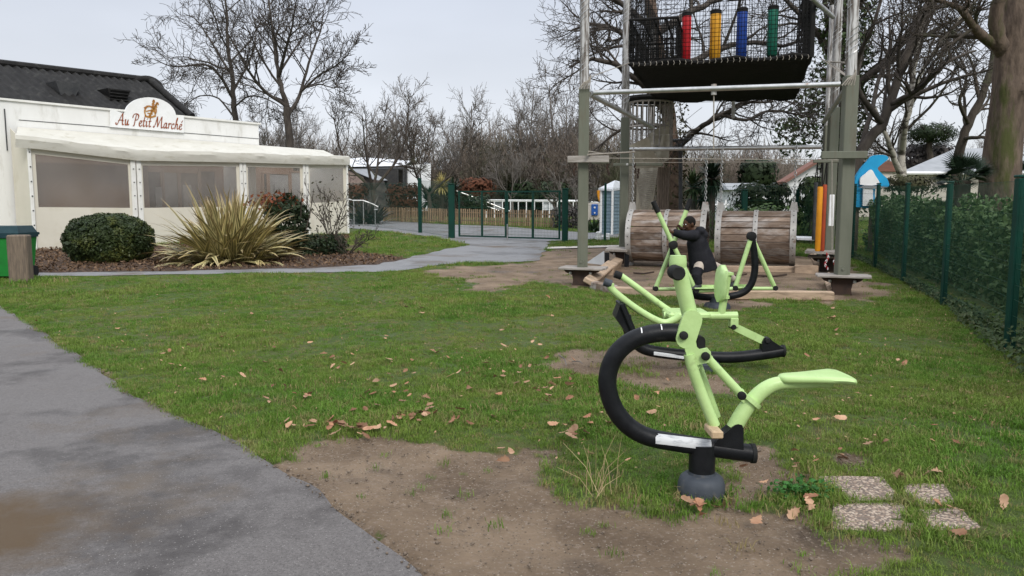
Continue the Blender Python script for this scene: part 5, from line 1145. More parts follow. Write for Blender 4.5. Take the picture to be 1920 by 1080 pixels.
class Tree:
    def __init__(s, seed, n=(7, 6, 5), ang=(.55, 1.1), shrink=(.45, .72), up=.12, wob=.16, droop=0, minr=.006):
        s.r = random.Random(seed); s.n = n; s.ang = ang; s.sh = shrink; s.up = up; s.wob = wob; s.dr = droop; s.minr = minr; s.lv = {0: [], 1: [], 2: [], 3: []}
    def branch(s, p, d, L_, r0, lev):
        r = s.r; n = (7, 6, 5, 4)[min(lev, 3)]; pts = [p.copy()]; rad = [r0]; d = d.normalized(); cur = p.copy()
        for k in range(1, n):
            d = (d+rdir(r)*s.wob*(1+.25*lev)+Vector((0, 0, s.up*(.6 if lev < 2 else .9)-(s.dr*lev*.1)))).normalized()
            cur = cur+d*(L_/(n-1)); pts.append(cur.copy()); rad.append(max(s.minr, r0*(1-.68*k/(n-1))))
        s.lv[min(lev, 3)].append((pts, rad)); s.kids(pts, rad, L_, lev)
    def kids(s, pts, rad, L_, lev, t0=.25, mult=1):
        if lev >= len(s.n): return
        r = s.r; n = len(pts); cnt = max(2, int(s.n[lev]*mult*r.uniform(.8, 1.25)))
        for q in range(cnt):
            t = t0+(1-t0)*(q+r.random())/cnt; f = t*(n-1); i_ = min(int(f), n-2); p = pts[i_].lerp(pts[i_+1], f-i_); tg = (pts[i_+1]-pts[i_]).normalized(); rr = rad[i_]+(rad[i_+1]-rad[i_])*(f-i_)
            sd_ = rdir(r); sd_ = (sd_-tg*sd_.dot(tg)).normalized(); a = r.uniform(*s.ang)
            s.branch(p, tg*math.cos(a)+sd_*math.sin(a), L_*r.uniform(*s.sh)*(1.15-.5*t), max(s.minr, rr*r.uniform(.45, .7)), lev+1)
        if lev: s.branch(pts[-1], pts[-1]-pts[-2]+rdir(r)*.1, L_*.5, max(s.minr, rad[-1]*.9), lev+1)
    def limb(s, pts, r0, r1, t0=.2, mult=1, smooth=4, lev=0, kids=True):
        if s.lv[0]:                                # start inside the limb it grows from
            nb = min((p_ for pl_ in s.lv[0] for p_ in pl_[0]), key=lambda v: (v-pts[0]).length)
            if (nb-pts[0]).length < .9: pts = [nb.copy()]+[Vector(v) for v in pts[1:]]
        q = cat_rom(pts, smooth); n = len(q); L_ = sum((q[i_+1]-q[i_]).length for i_ in range(n-1))
        for i_ in range(1, n-1): q[i_] = q[i_]+rdir(s.r)*min(.12, r0*.25, .09*L_/n)
        rad = [r0+(r1-r0)*(i_/(n-1))**.85 for i_ in range(n)]; s.lv[0].append((q, rad))
        if kids: s.kids(q, rad, L_*.62, lev, t0, mult)
    def build(s, name, org, bark, label, cat='tree', group=None, twig=None, split=False):
        o = thing(name, org, label, cat, group)
        V, Fc = tubes(s.lv[0][:1] if split else s.lv[0], 14 if split else 10); raw('trunk', V, Fc, bark, o, smooth=True)
        if split: V, Fc = tubes(s.lv[0][1:], 9); raw('limb', V, Fc, twig, o, smooth=True, kind='stuff')
        A = [(s.lv[1], 6), (s.lv[2], 4), (s.lv[3], 3)]; VV, FF, off = [], [], 0
        for l, sd_ in A:
            if l: V, Fc = tubes(l, sd_); VV.append(V); FF.append(Fc+off); off += len(V)
        if VV: raw('crown', np.concatenate(VV), np.concatenate(FF), twig or bark, o, smooth=True)
        return o
def px(pts, Y_, dy=None):
    dy = dy or [0]*len(pts); return [at(a, b_, Y_+q) for (a, b_), q in zip(pts, dy)]

# pair of bare oaks behind the shop
tr = Tree(3, n=(9, 7, 5), ang=(.5, 1.0), up=.07, wob=.2, minr=.014); Y_ = 50
B_ = px(((544, 400), (543, 280), (538, 200)), Y_)
tr.limb(B_, 0.298, 0.223, kids=False)
tr.limb(px(((538, 202), (526, 160), (516, 100), (508, 40), (500, -40)), Y_, (0, 0, 1, 2, 3)), 0.186, 0.043, mult=1.2)
tr.limb(px(((524, 150), (535, 95), (548, 45), (560, -20)), Y_, (0, -1, -2, -3)), 0.124, 0.031)
tr.limb(px(((536, 200), (490, 165), (465, 130), (440, 85), (425, 60)), Y_, (0, -1, -2, -3, -3)), 0.124, 0.031)
tr.limb(px(((534, 195), (505, 178), (470, 162), (440, 150)), Y_, (0, 2, 3, 4)), 0.087, 0.025)
tr.limb(px(((540, 214), (562, 178), (578, 120), (600, 60), (606, 20)), Y_, (0, 1, 2, 3, 3)), 0.136, 0.031, mult=1.2)
tr.limb(px(((564, 172), (600, 140), (634, 120), (655, 100)), Y_, (0, -1, -2, -3)), 0.087, 0.025, mult=1.1)
tr.limb(px(((575, 160), (600, 158), (625, 165), (640, 160)), Y_, (0, 2, 2, 3)), 0.062, 0.022)
tr.build('oak_tree', B_[0], 'bark_dark', 'broad bare oak with a forked dark trunk rising right of the shop parapet')
tr = Tree(9, n=(9, 7, 5), ang=(.6, 1.15), up=.03, wob=.22, minr=.014); Y_ = 56
B_ = px(((444, 400), (441, 225), (436, 160), (428, 90), (424, 20), (418, -50)), Y_)
tr.limb(B_, 0.260, 0.043, t0=.45)
tr.limb(px(((438, 190), (410, 140), (380, 120), (330, 125), (290, 112)), Y_, (0, -1, -2, -2, -3)), 0.124, 0.025, mult=1.3)
tr.limb(px(((434, 150), (400, 85), (370, 40), (345, 25)), Y_, (0, 1, 2, 3)), 0.099, 0.025)
tr.limb(px(((440, 205), (470, 180), (510, 190), (530, 205)), Y_, (0, -1, -2, -2)), 0.074, 0.022)
tr.limb(px(((441, 215), (410, 185), (375, 180), (350, 195)), Y_, (0, 1, 2, 2)), 0.081, 0.022)
tr.limb(px(((436, 170), (470, 110), (480, 60), (470, 10)), Y_, (0, 1, 2, 3)), 0.093, 0.025)
tr.build('oak_tree', B_[0], 'bark_dark', 'bare oak with one straight dark trunk and spreading limbs directly behind the shop roof')

# old oak behind the tower
tr = Tree(21, n=(9, 7, 5), ang=(.5, 1.1), up=.02, wob=.24, minr=.007); Y_ = 26
B_ = px(((1262, 425), (1261, 330), (1255, 240), (1244, 150), (1228, 60), (1215, -60)), Y_)
tr.limb(B_, .29, .18, kids=False)
tr.limb(px(((1250, 225), (1205, 160), (1150, 120), (1100, 112), (1068, 126)), Y_, (0, -1, -2, -2, -3)), .14, .03, mult=1.2)
tr.limb(px(((1240, 130), (1180, 70), (1120, 45), (1075, 55)), Y_, (0, 1, 2, 3)), .15, .035, mult=1.2)
tr.limb(px(((1228, 60), (1170, 10), (1110, -30)), Y_, (0, -1, -2)), .13, .05, mult=1)
tr.limb(px(((1262, 275), (1300, 250), (1340, 222), (1395, 195), (1450, 190)), Y_, (0, -1, -2, -2, -2)), .12, .03, mult=1.2)
tr.limb(px(((1366, 250), (1400, 225), (1440, 208), (1490, 214), (1530, 222)), 24, (0, 0, 1, 1, 2)), .06, .02, mult=1.3)
tr.limb(px(((1246, 160), (1310, 110), (1390, 80), (1470, 85), (1535, 60)), Y_, (0, 2, 3, 4, 5)), .16, .04, mult=1.2)
tr.limb(px(((1232, 70), (1300, 20), (1370, -10), (1450, -20)), Y_, (0, 2, 3, 4)), .16, .05, mult=1)
tr.limb(px(((1240, 130), (1330, 140), (1420, 130), (1480, 150)), Y_, (0, 3, 5, 6)), .12, .03, mult=1.1)
tr.limb(px(((1255, 240), (1190, 235), (1140, 260), (1105, 290)), Y_, (0, -1, -1, -2)), .09, .02, mult=1)
oak = tr.build('oak_tree', B_[0], 'bark_red', 'old oak with a reddish ivy clad trunk standing behind the tower', twig='bark_dark', split=True)
# big trunk at the right edge
tr = Tree(33, n=(8, 6, 5), ang=(.5, 1.0), up=.05, wob=.22, minr=.006); Y_ = 16.5
B_ = px(((1874, 440), (1876, 345), (1884, 240), (1896, 140), (1908, 60), (1918, -40), (1925, -140)), Y_)
q = cat_rom(B_, 22); NQ = len(q); rad = [(.40, .37, .34, .33, .37, .36, .31, .28)[min(7, int(i_/NQ*8))] for i_ in range(NQ)]; rad = list(np.convolve(np.r_[[rad[0]]*10, rad, [rad[-1]]*10], np.ones(21)/21, 'valid'))
V = []; ns = 64; aa = np.arange(64)*2*np.pi/64; ii_, kk_ = np.meshgrid(np.arange(NQ), np.arange(64), indexing='ij'); BN = .028*vnoise(np.cos(aa[kk_])*6+ii_*.03, np.sin(aa[kk_])*6+ii_*.05, 1, 71)+.03*np.abs(vnoise(np.cos(aa[kk_])*14, np.sin(aa[kk_])*14+ii_*.16, 1, 72)); BZ = at(1893, 170, Y_).z
for i_, p in enumerate(q):
    for k in range(ns):
        a = 2*math.pi*k/ns; rr = rad[i_]*(1+.05*math.sin(3*a+i_*.04)+.02*math.sin(7*a+i_*.11)+float(BN[i_, k])+.012*rng.uniform(-1, 1)+.16*math.exp(-((p.z-BZ)/.22)**2)*max(0, math.cos(a+1.9))**2); V.append((p.x+math.cos(a)*rr, p.y+math.sin(a)*rr, p.z))
F_ = [(i_*ns+k, i_*ns+(k+1) % ns, (i_+1)*ns+(k+1) % ns, (i_+1)*ns+k) for i_ in range(NQ-1) for k in range(ns)]
tr.limb(px(((1888, 105), (1872, 78), (1868, 30), (1880, -40), (1872, -120)), Y_, (0, -.2, -.3, -.5, -.6)), .18, .11, kids=False)
tr.limb(px(((1872, 84), (1845, 68), (1822, 45), (1800, 15), (1770, 5), (1745, -10)), Y_, (0, -.3, -.6, -1, -1.2, -1.5)), .12, .03, mult=1.2)
tr.limb(px(((1822, 45), (1812, 20), (1815, -20)), Y_, (-.6, -.6, -.6)), .06, .02)
tr.limb(px(((1908, 60), (1940, 20), (1990, -30)), Y_, (0, .5, 1)), .14, .05)
tr.limb(px(((1905, 160), (1940, 150), (1990, 130)), Y_, (0, -.3, -.5)), .12, .05)
tr.limb(px(((1880, -30), (1820, -60), (1740, -70)), Y_, (-.4, -1, -2)), .1, .03, mult=1.2)
big = tr.build('oak_tree', B_[0], 'bark_big', 'massive oak trunk with mossy forks at the right edge behind the fence', twig='bark')
raw('main_trunk', V, F_, 'bark_big', big, smooth=True)
# leaning dark trees right of the tower
tr = Tree(41, n=(8, 6, 5), ang=(.45, 1.0), up=.04, wob=.2, minr=.008); Y_ = 25
B_ = px(((1578, 420), (1600, 325), (1625, 268), (1655, 230), (1672, 180), (1700, 100), (1735, 20), (1765, -60)), Y_)
tr.limb(B_, .21, .1, t0=.4, mult=1.3)
tr.limb(px(((1606, 300), (1632, 215), (1650, 140), (1700, 60), (1760, -10)), Y_, (0, 1, 2, 3, 3)), .09, .04, mult=1.1)
tr.limb(px(((1650, 235), (1615, 180), (1608, 120), (1640, 40), (1660, -30)), Y_, (0, -1, -1, -2, -2)), .1, .04, mult=1.2)
tr.limb(px(((1668, 190), (1720, 170), (1770, 120), (1830, 95)), Y_, (0, -1, -2, -2)), .1, .03, mult=1.3)
tr.build('leaning_tree', B_[0], 'bark_dark', 'dark bare tree leaning right beside the front right tower post')
tr = Tree(45, n=(8, 6, 5), ang=(.4, .9), up=.08, wob=.18, minr=.008); Y_ = 28
B_ = px(((1690, 430), (1692, 340), (1690, 270), (1706, 190), (1716, 110), (1738, 30), (1760, -40)), Y_)
tr.limb(B_, .17, .07, t0=.35, mult=1.2)
tr.limb(px(((1694, 350), (1678, 300), (1660, 250), (1640, 200)), Y_, (0, -.5, -1, -1)), .13, .05)
tr.limb(px(((1690, 290), (1700, 220), (1730, 130), (1790, 50), (1830, 0)), Y_, (0, -1, -1, -2, -2)), .12, .04, mult=1.2)
tr.build('birch_tree', B_[0], 'birch', 'pale barked birch with several stems behind the green fence', twig='bark')
tr = Tree(47, n=(8, 6, 4), ang=(.45, 1.0), up=.04, wob=.2, minr=.008); Y_ = 30
B_ = px(((1792, 400), (1798, 290), (1815, 235), (1842, 180), (1862, 110), (1872, 40), (1880, -30)), Y_)
tr.limb(B_, .22, .07, t0=.3, mult=1.2)
tr.limb(px(((1815, 235), (1800, 190), (1812, 140), (1790, 90)), Y_, (0, -1, -1, -1)), .08, .03)
tr.limb(px(((1805, 265), (1840, 258), (1880, 262), (1920, 268)), Y_, (0, -1, -1, -2)), .08, .03)
tr.build('slanting_tree', B_[0], 'bark', 'slender bare tree slanting right between the birch and the massive trunk')
tr = Tree(51, n=(9, 7, 5), ang=(.5, 1.05), up=.05, wob=.2, minr=.009); Y_ = 30
B_ = px(((1578, 420), (1575, 250), (1570, 120), (1575, 0), (1580, -120)), Y_)
tr.limb(B_, .34, .22, t0=.3, mult=1.6)
ivt = tr.build('ivy_tree', B_[0], 'bark_dark', 'tall tree wrapped in dark ivy behind the right hand tower posts')

# leaf clouds: many small leaf shapes spread through a volume
def leaves(name, C, size, mat, parent=None, outward=None, jit=1.0, origin=None, asp=.5, seed=0, kind=None):
    r = np.random.default_rng(seed); C = np.asarray(C, float); n = len(C); size = np.asarray(size)*np.ones(n)
    nrm = r.normal(size=(n, 3))*jit+(0 if outward is None else outward); nrm /= np.linalg.norm(nrm, axis=1, keepdims=True)+1e-9
    t_ = np.cross(nrm, r.normal(size=(n, 3))); t_ /= np.linalg.norm(t_, axis=1, keepdims=True)+1e-9; b_ = np.cross(nrm, t_); s = (size*r.uniform(.65, 1.3, n))[:, None]
    V = np.stack([C-t_*s, C+b_*s*asp+nrm*s*.12, C+t_*s-nrm*s*.1, C-b_*s*asp+nrm*s*.12], 1).reshape(-1, 3)
    return raw(name, V, np.arange(4*n).reshape(-1, 4), mat, parent, origin=origin, kind=kind)
def shell(c, rad, n, seed=0, thick=.25, flat=.0, lump=.08):
    r = np.random.default_rng(seed); d = r.normal(size=(n, 3)); d /= np.linalg.norm(d, axis=1, keepdims=True)
    lu = 1+lump*np.sin(d[:, 0]*7+seed)*np.sin(d[:, 1]*6+1)*np.sin(d[:, 2]*8+2)+lump*.6*np.sin(d[:, 0]*17)*np.sin(d[:, 2]*15+seed)
    k = lu*(1-thick*r.random(n)**1.6); d2 = np.sign(d)*np.abs(d)**(1-flat)
    d2 /= np.maximum(1e-6, (np.abs(d2)**(2/(1-flat*.99))).sum(1, keepdims=True)**((1-flat*.99)/2)) if flat else 1
    P = d2*k[:, None]*np.array(rad)+np.array(c); return P, d/np.array(rad)*np.mean(rad)
r_ = np.random.default_rng(5); n = 5200; tt = r_.random(n); zz = 1.0+tt*11.5; a_ = r_.random(n)*6.283; rr_ = .35+.55*r_.random(n)**.7
ctr = at(1577, 420, 30)
leaves('ivy', np.c_[ctr.x+np.cos(a_)*rr_, 30+np.sin(a_)*rr_, zz], .1, 'ivy', ivt, seed=2)
CC = []
for x0, y0, rx, ry, nn_ in ((1520, 215, 40, 38, 300), (1500, 265, 38, 28, 170), (1545, 165, 26, 40, 220), (1556, 60, 22, 90, 350), (1475, 235, 20, 16, 120)):
    p = at(x0, y0, 29); k = 29/F; q = r_.normal(size=(nn_, 3))*np.array([rx*k*.5, .8, ry*k*.5]); CC.append(q+np.array(p))
leaves('ivy_spray', np.concatenate(CC), .11, 'ivy', ivt, seed=3)
n = 1500; zz = r_.random(n)*6.5; a_ = r_.random(n)*6.283; rr_ = .3+.3*r_.random(n)
leaves('ivy', np.c_[oak.location.x-.12*zz*0+np.cos(a_)*rr_-(zz/6.5)*.25, 26+np.sin(a_)*rr_, g(0, 26)+zz], .07, 'ivy_brown', oak, seed=4)

# small bare trees beyond the gate, then the wood on the skyline
def small_tree(x_, yb, ytop, Y_, seed, label, bark='bark', spread=.7, limbs=4, group=None):
    tr = Tree(seed, n=(7, 6, 4), ang=(.4, .95), up=.1, wob=.2, minr=.012); b_ = at(x_, yb, Y_); b_.z = g(b_.x, Y_); H = at(x_, ytop, Y_).z-b_.z
    r = random.Random(seed); f = b_+Vector((r.uniform(-.2, .2), 0, H*.28)); tr.limb([b_, (b_+f)/2+Vector((.06, 0, 0)), f], H*.028, H*.02, kids=False, smooth=3)
    for q in range(limbs):
        a = 6.283*q/limbs+r.uniform(-.3, .3); e_ = f+Vector((math.cos(a)*H*.45*spread, math.sin(a)*H*.4*spread, H*r.uniform(.5, .72))); tr.limb([f, f.lerp(e_, .5)+Vector((math.cos(a)*.12*H*spread, 0, -.04*H)), e_], H*.015, H*.004, mult=1, smooth=3)
    return tr.build('bare_tree', b_, bark, label, 'tree', group)
small_tree(700, 400, 195, 46, 61, 'small bare tree branching in front of the white marquee')
small_tree(805, 400, 235, 47, 63, 'slim bare tree between the marquee and the yellow cordyline', spread=.9, limbs=3)
small_tree(960, 400, 285, 58, 65, 'bushy bare shrub tree above the picket fence', bark='bark_far', limbs=5)
small_tree(1043, 400, 300, 48, 67, 'leafless tree behind the right gate leaf', bark='bark', spread=.8)
small_tree(1080, 400, 322, 40, 69, 'small twiggy tree just right of the gate', bark='bark_far', spread=.8)
protos = []
for k, (nl, sp_, H) in enumerate(((5, .55, 10), (6, .4, 11), (4, .7, 9), (5, .3, 12))):
    tr = Tree(100+k, n=(8, 7, 4), ang=(.4, 1.0), shrink=(.42, .66), up=.06, wob=.2, minr=.013); b_ = Vector((0, 0, 0)); f = Vector((.1, 0, H*.22)); r = random.Random(k)
    tr.limb([b_, f*.5, f], .22, .17, kids=False, smooth=3); tr.limb([f, Vector((.2, .1, H*.6)), Vector((-.1, 0, H*.97))], .15, .03, smooth=3, mult=1.3)
    for q in range(nl):
        a = 6.283*q/nl+r.uniform(-.3, .3); z0 = r.uniform(.2, .5); s = f.lerp(Vector((.1, 0, H*.8)), (z0-.2)); e_ = Vector((math.cos(a)*H*.42*sp_, math.sin(a)*H*.42*sp_, H*r.uniform(.62, .9))); tr.limb([s, s.lerp(e_, .5)+Vector((math.cos(a)*.08*H*sp_, 0, -.03*H)), e_], .1, .025, smooth=3)
    protos.append(tr.build('wood_tree', b_, 'bark_far', 'bare grey brown tree on the skyline of the wood', 'tree', 'trees of the wood'))
lay = [(505, 215, 62, 'tree tops just right of the shop parapet end'), (562, 198, 66, 'bare tree close right of the forked oak trunk'), (690, 215, 66, 'bare tree above the left half of the marquee roof'), (745, 180, 66, 'tallest bare tree above the marquee'), (768, 172, 70, 'narrow bare tree rising behind the marquee side wall'), (850, 232, 68, 'low bare tree above the left gate post'), (885, 190, 63, 'fan shaped bare tree above the left gate leaf'), (918, 212, 72, 'pale bare tree just right of the fan shaped one'), (962, 232, 70, 'low bare tree above the middle of the gate'), (998, 160, 62, 'tall bare tree above the right gate leaf'), (1030, 148, 70, 'tallest bare tree left of the tower'), (1062, 165, 64, 'bare tree above the right gate post'), (1100, 190, 68, 'bare tree behind the front left tower post'), (1175, 225, 70, 'bare tree behind the middle left tower post'), (1310, 255, 80, 'bare tree low behind the cordylines inside the tower'), (1345, 262, 84, 'bare tree low behind the hanging rope'), (1385, 258, 80, 'bare tree low behind the mobile home roof'), (1420, 275, 86, 'small bare tree above the conifer'), (1460, 285, 80, 'small bare tree left of the white gable'), (1240, 240, 75, 'bare tree hidden behind the oak trunk in the tower'), (470, 225, 75, 'bare tree between the two dark oak trunks'), (430, 235, 80, 'bare tree behind the straight oak trunk'), (1650, 240, 84, 'bare tree far behind the blue play panel'), (1740, 250, 90, 'bare tree far behind the round headed pine'), (1600, 250, 84, 'bare tree far behind the front right tower post'), (1850, 255, 90, 'bare tree far left of the massive trunk'), (385, 240, 85, 'bare tree peeping over the parapet behind the roof end')]
for k, (x_, yt, Y_, lab_) in enumerate(lay):
    p0 = protos[k % 4]; o = p0 if k < 4 else copy_tree(p0); o['label'] = lab_
    b_ = at(x_, 400, Y_); zb_ = g(0, Y_); H = at(x_, yt, Y_).z-zb_; s = H/(10, 11, 9, 12)[k % 4]
    o.location = (b_.x, Y_, zb_-.1); o.rotation_euler = (0, 0, k*2.4); o.scale = (s*rng.uniform(.85, 1.1), s*rng.uniform(.85, 1.1), s)

# brushwood filling the wood: real twigs in one mass
def brush(name, boxes, mat, label, n_each, L_=(1.2, 2.6), r=.02, seed=1):
    rr = np.random.default_rng(seed); VV = []; 
    P0, P1 = [], []
    for (x0, x1, y0, y1, z0, z1), n in zip(boxes, n_each):
        p = np.c_[rr.uniform(x0, x1, n), rr.uniform(y0, y1, n), z0+(z1-z0)*rr.random(n)**.9*(.75+.25*np.sin(np.linspace(0, 40, n)))]
        d = rr.normal(size=(n, 3))*np.array([.55, .4, .5])+np.array([0, 0, .55]); d /= np.linalg.norm(d, axis=1, keepdims=True); P0.append(p); P1.append(p+d*rr.uniform(*L_, n)[:, None])
    P0, P1 = np.concatenate(P0), np.concatenate(P1); mid = (P0+P1)/2+rr.normal(size=P0.shape)*.12
    n = len(P0); P = np.stack([P0, mid, P1], 1); s = np.array([[1, 0], [-.5, .87], [-.5, -.87]]); R = np.array([1, .8, .4])*r
    V = np.zeros((n, 3, 3, 3)); V += P[:, :, None, :]; V[..., 0] += s[None, None, :, 0]*R[None, :, None]; V[..., 1] += s[None, None, :, 1]*R[None, :, None]
    base_ = (np.arange(n)*9)[:, None, None]; i_ = np.arange(2)[None, :, None]*3; k = np.arange(3)[None, None, :]; k1 = (k+1) % 3
    F_ = np.stack([base_+i_+k, base_+i_+k1, base_+i_+3+k1, base_+i_+3+k], -1).reshape(-1, 4)
    o = raw(name, V.reshape(-1, 3), F_, mat); o['kind'] = 'stuff'; o['label'] = label
    return o
zb_ = g(0, 60)
brush('thicket', [(-24, -4, 66, 76, zb_, 6.8), (-4, 9, 60, 72, zb_, 7.0), (-34, -18, 70, 80, zb_, 8), (9, 24, 64, 80, zb_, 6.0), (24, 60, 74, 90, zb_, 6)], 'thicket', 'brown leafless brushwood filling the wood beyond the gate', (9000, 15000, 7000, 9000, 8000), r=.022)
hx = np.linspace(-120, 140, 90); hy = np.linspace(66, 130, 14); HX, HY = np.meshgrid(hx, hy)
prof = np.clip((HY-66)/22, 0, 1); prof = prof*prof*(3-2*prof)
HZ = g(0, 60)-.3+prof*(4.9+1.3*np.sin(HX*.045+.8)+.7*np.sin(HX*.13)+vnoise(HX, HY, .25, 3)*1.0)
i_ = (np.arange(13)[:, None]*90+np.arange(89)[None, :]).ravel(); tag(raw('hill', np.c_[HX.ravel(), HY.ravel(), HZ.ravel()], np.c_[i_, i_+1, i_+91, i_+90], 'hill', smooth=True), kind='structure')

# ---------------------------------------------------------------- shrubs by the shop
c = gp(205, 497); Yb = c.y+1.1; k = Yb/F
bo = thing('clipped_bush', Vector((at(205, 490, Yb).x, Yb, g(0, Yb))), 'round clipped dark green bush in front of the shop terrace', 'bush')
cz = at(205, 452, Yb); P, D = shell((cz.x, Yb, cz.z), (78*k, 76*k*.9, 52*k), 24000, 3, .2, .1, .05); kp = P[:, 2] > g(0, Yb)-.02
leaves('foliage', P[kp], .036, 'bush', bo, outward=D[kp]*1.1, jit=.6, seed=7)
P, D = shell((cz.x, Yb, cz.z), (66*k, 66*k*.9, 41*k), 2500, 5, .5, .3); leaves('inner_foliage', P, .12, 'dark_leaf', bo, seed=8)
mb = MB()
for q in range(7): a = q*.9; mb.tube([Vector((cz.x+math.cos(a)*.1, Yb+math.sin(a)*.1, g(0, Yb)-.05)), Vector((cz.x+math.cos(a)*.7, Yb+math.sin(a)*.6, cz.z+.1))], [.04, .015], 6)
mb.build('stem', 'bark', bo)
# variegated flax
def strap_mesh(L_, w, bend, seed):
    r = random.Random(seed); n = 8; V, A, Tp = [], [], []; ang0 = 0; p = Vector((0, 0, 0)); a = bend*.15
    for i_ in range(n+1):
        s = i_/n; ww = w*(.55+.45*min(1, s*4))*(1-max(0, (s-.55)/.45)**1.6)+.0008
        for x_, e_, dz in ((-1, 1, .18), (-.45, .3, .04), (.45, .3, .04), (1, 1, .18)): V.append((x_*ww, p.x, p.z+dz*ww*1.2)); A.append(e_); Tp.append(s)
        a += bend*(.05+.3*s*s*2)/1.0*(8/n)*.5; p = p+Vector((math.sin(a), 0, math.cos(a)))*(L_/n)
    me = bpy.data.meshes.new('leaf'); me.from_pydata(V, [], [(i_*4+k, i_*4+k+1, i_*4+k+5, i_*4+k+4) for i_ in range(n) for k in range(3)])
    me.attributes.new('edge', 'FLOAT', 'POINT').data.foreach_set('value', A); me.attributes.new('tip', 'FLOAT', 'POINT').data.foreach_set('value', Tp)
    me.polygons.foreach_set('use_smooth', [True]*len(me.polygons)); me.update(); return me
def flax(name, b_, H, n, mat, label, seed, spread=1.0, w=.035, lean=(.05, 1.25), cat='plant', extra=0):
    o = thing(name, b_, label, cat); r = random.Random(seed); ms = []
    for q in range(12):
        me = strap_mesh(H*(.85+.05*(q % 5)), w, (.15, .5, .9, 1.5, .3, .7)[q % 6], seed+q); me.materials.append(M[mat]); ms.append(me)
    VX, FX, EX, TX, off_ = [], [], [], [], 0
    for q in range(n+extra):
        t_ = (q+.5)/n if q < n else r.random()**.8; tl = lean[0]+(lean[1]-lean[0])*t_**1.15+r.uniform(-.12, .12)
        me = ms[r.choice((0, 6, 4, 10, 5)) if t_ < .35 else r.choice((1, 7, 2, 8, 5, 11)) if t_ < .75 else r.choice((1, 2, 7, 8, 5, 9))]
        az = r.uniform(0, 6.283); a2 = r.gauss(az, .9); rad_ = H*.3*spread*math.sqrt(r.random())*(.35+.65*t_); lo_ = Vector((-math.sin(a2)*rad_, math.cos(a2)*rad_*.8, -.02))
        s = (1.0-.1*t_)*r.uniform(.72, 1.08); ro_ = (-tl, r.uniform(-.35, .35), az); sc_ = (r.uniform(.8, 1.25), s, s)
        if q < n:
            lf = bpy.data.objects.new('leaf', me); COL.objects.link(lf); lf.parent = o; lf.location = lo_; lf.rotation_euler = ro_; lf.scale = sc_
        else:
            from mathutils import Euler
            mt_ = Matrix.LocRotScale(lo_, Euler(ro_), Vector(sc_)); VX += [tuple(mt_@v.co+o.location) for v in me.vertices]; FX += [[i_+off_ for i_ in p_.vertices] for p_ in me.polygons]; off_ += len(me.vertices)
            EX += [d_.value for d_ in me.attributes['edge'].data]; TX += [d_.value for d_ in me.attributes['tip'].data]
    if extra: raw('leaf_mass', VX, FX, mat, o, smooth=True, attrs={'edge': ('FLOAT', EX), 'tip': ('FLOAT', TX)}, kind='stuff')
    return o
b_ = gp(432, 497); b_.y += .9; b_.z = g(b_.x, b_.y); Hf = (497-362)*b_.y/F
flax('variegated_flax', Vector((at(432, 497, b_.y).x, b_.y, b_.z)), Hf*1.07, 290, 'flax_leaf', 'large flax clump of yellow striped strap leaves in the bed before the shop', 5, spread=1.6, w=.045, lean=(.03, 1.3), extra=300)
# shrubs right of the flax
b_ = gp(535, 485); b_.y += 1.3; k = b_.y/F
sh = thing('shrub', Vector((b_.x, b_.y, g(b_.x, b_.y))), 'upright dark green shrub with red tips behind the flax clump', 'shrub'); c = at(537, 420, b_.y)
P, D = shell((c.x, b_.y, c.z), (38*k, .8, 52*k), 2600, 11, .5, .2, .15); leaves('foliage', P, .08, 'dark_leaf', sh, outward=D*.6, seed=12)
c = at(520, 380, b_.y); P = r_.normal(size=(260, 3))*np.array([20*k, .5, 8*k])+np.array(c); leaves('red_tips', P, .075, 'red_leaf', sh, seed=13, kind='stuff')
mb = MB()
for q in range(6): a = q*1.05; mb.tube([sh.location, sh.location+Vector((math.cos(a)*.35, math.sin(a)*.35, 1.1)), sh.location+Vector((math.cos(a)*.5, math.sin(a)*.4, 1.9))], [.03, .02, .008], 5)
mb.build('stem', 'bark', sh)
b_ = gp(600, 480); b_.y += .8; k = b_.y/F; sh = thing('shrub', b_, 'low spreading dark green shrub at the end of the flower bed', 'shrub'); c = at(600, 459, b_.y)
P, D = shell((c.x, b_.y, c.z-.1), (48*k, .9, 26*k), 2600, 15, .6, .2, .2); P = P[P[:, 2] > b_.z]; leaves('foliage', P, .06, 'dark_leaf', sh, seed=16)
mb = MB()
for q in range(5): a = q*1.2; mb.tube([b_, b_+Vector((math.cos(a)*.6, math.sin(a)*.4, .35))], [.025, .01], 5)
mb.build('stem', 'bark', sh)
tr = Tree(71, n=(5, 4), ang=(.3, .8), up=.15, wob=.2, minr=.006); b_ = gp(622, 470)
for q in range(7): a = q*.9; tr.limb([b_, b_+Vector((math.cos(a)*.25, math.sin(a)*.2, .8)), b_+Vector((math.cos(a)*(.5+.1*q), math.sin(a)*.4, 1.5+.12*(q % 4)))], .018, .007, smooth=3)
rs = tr.build('bare_shrub', b_, 'bark', 'thin leafless shrub with a few leaves before the last terrace panel', 'shrub')
P = r_.normal(size=(150, 3))*np.array([.5, .3, .5])+np.array(b_+Vector((0, 0, 1.1))); leaves('sparse_leaves', P, .05, 'ivy_brown', rs, seed=18, kind='stuff')
tr = Tree(73, n=(5, 4), ang=(.3, .9), up=.12, wob=.22, minr=.007); b_ = gp(1015+10, 452); b_ = gp(652, 478)
for q in range(6): a = q*1.1; tr.limb([b_, b_+Vector((math.cos(a)*.4, math.sin(a)*.3, .3)), b_+Vector((math.cos(a)*.8, math.sin(a)*.5, .55))], .018, .007, smooth=3)
tr.build('bare_shrub', b_, 'bark', 'tangle of low bare stems at the right tip of the flower bed', 'shrub')

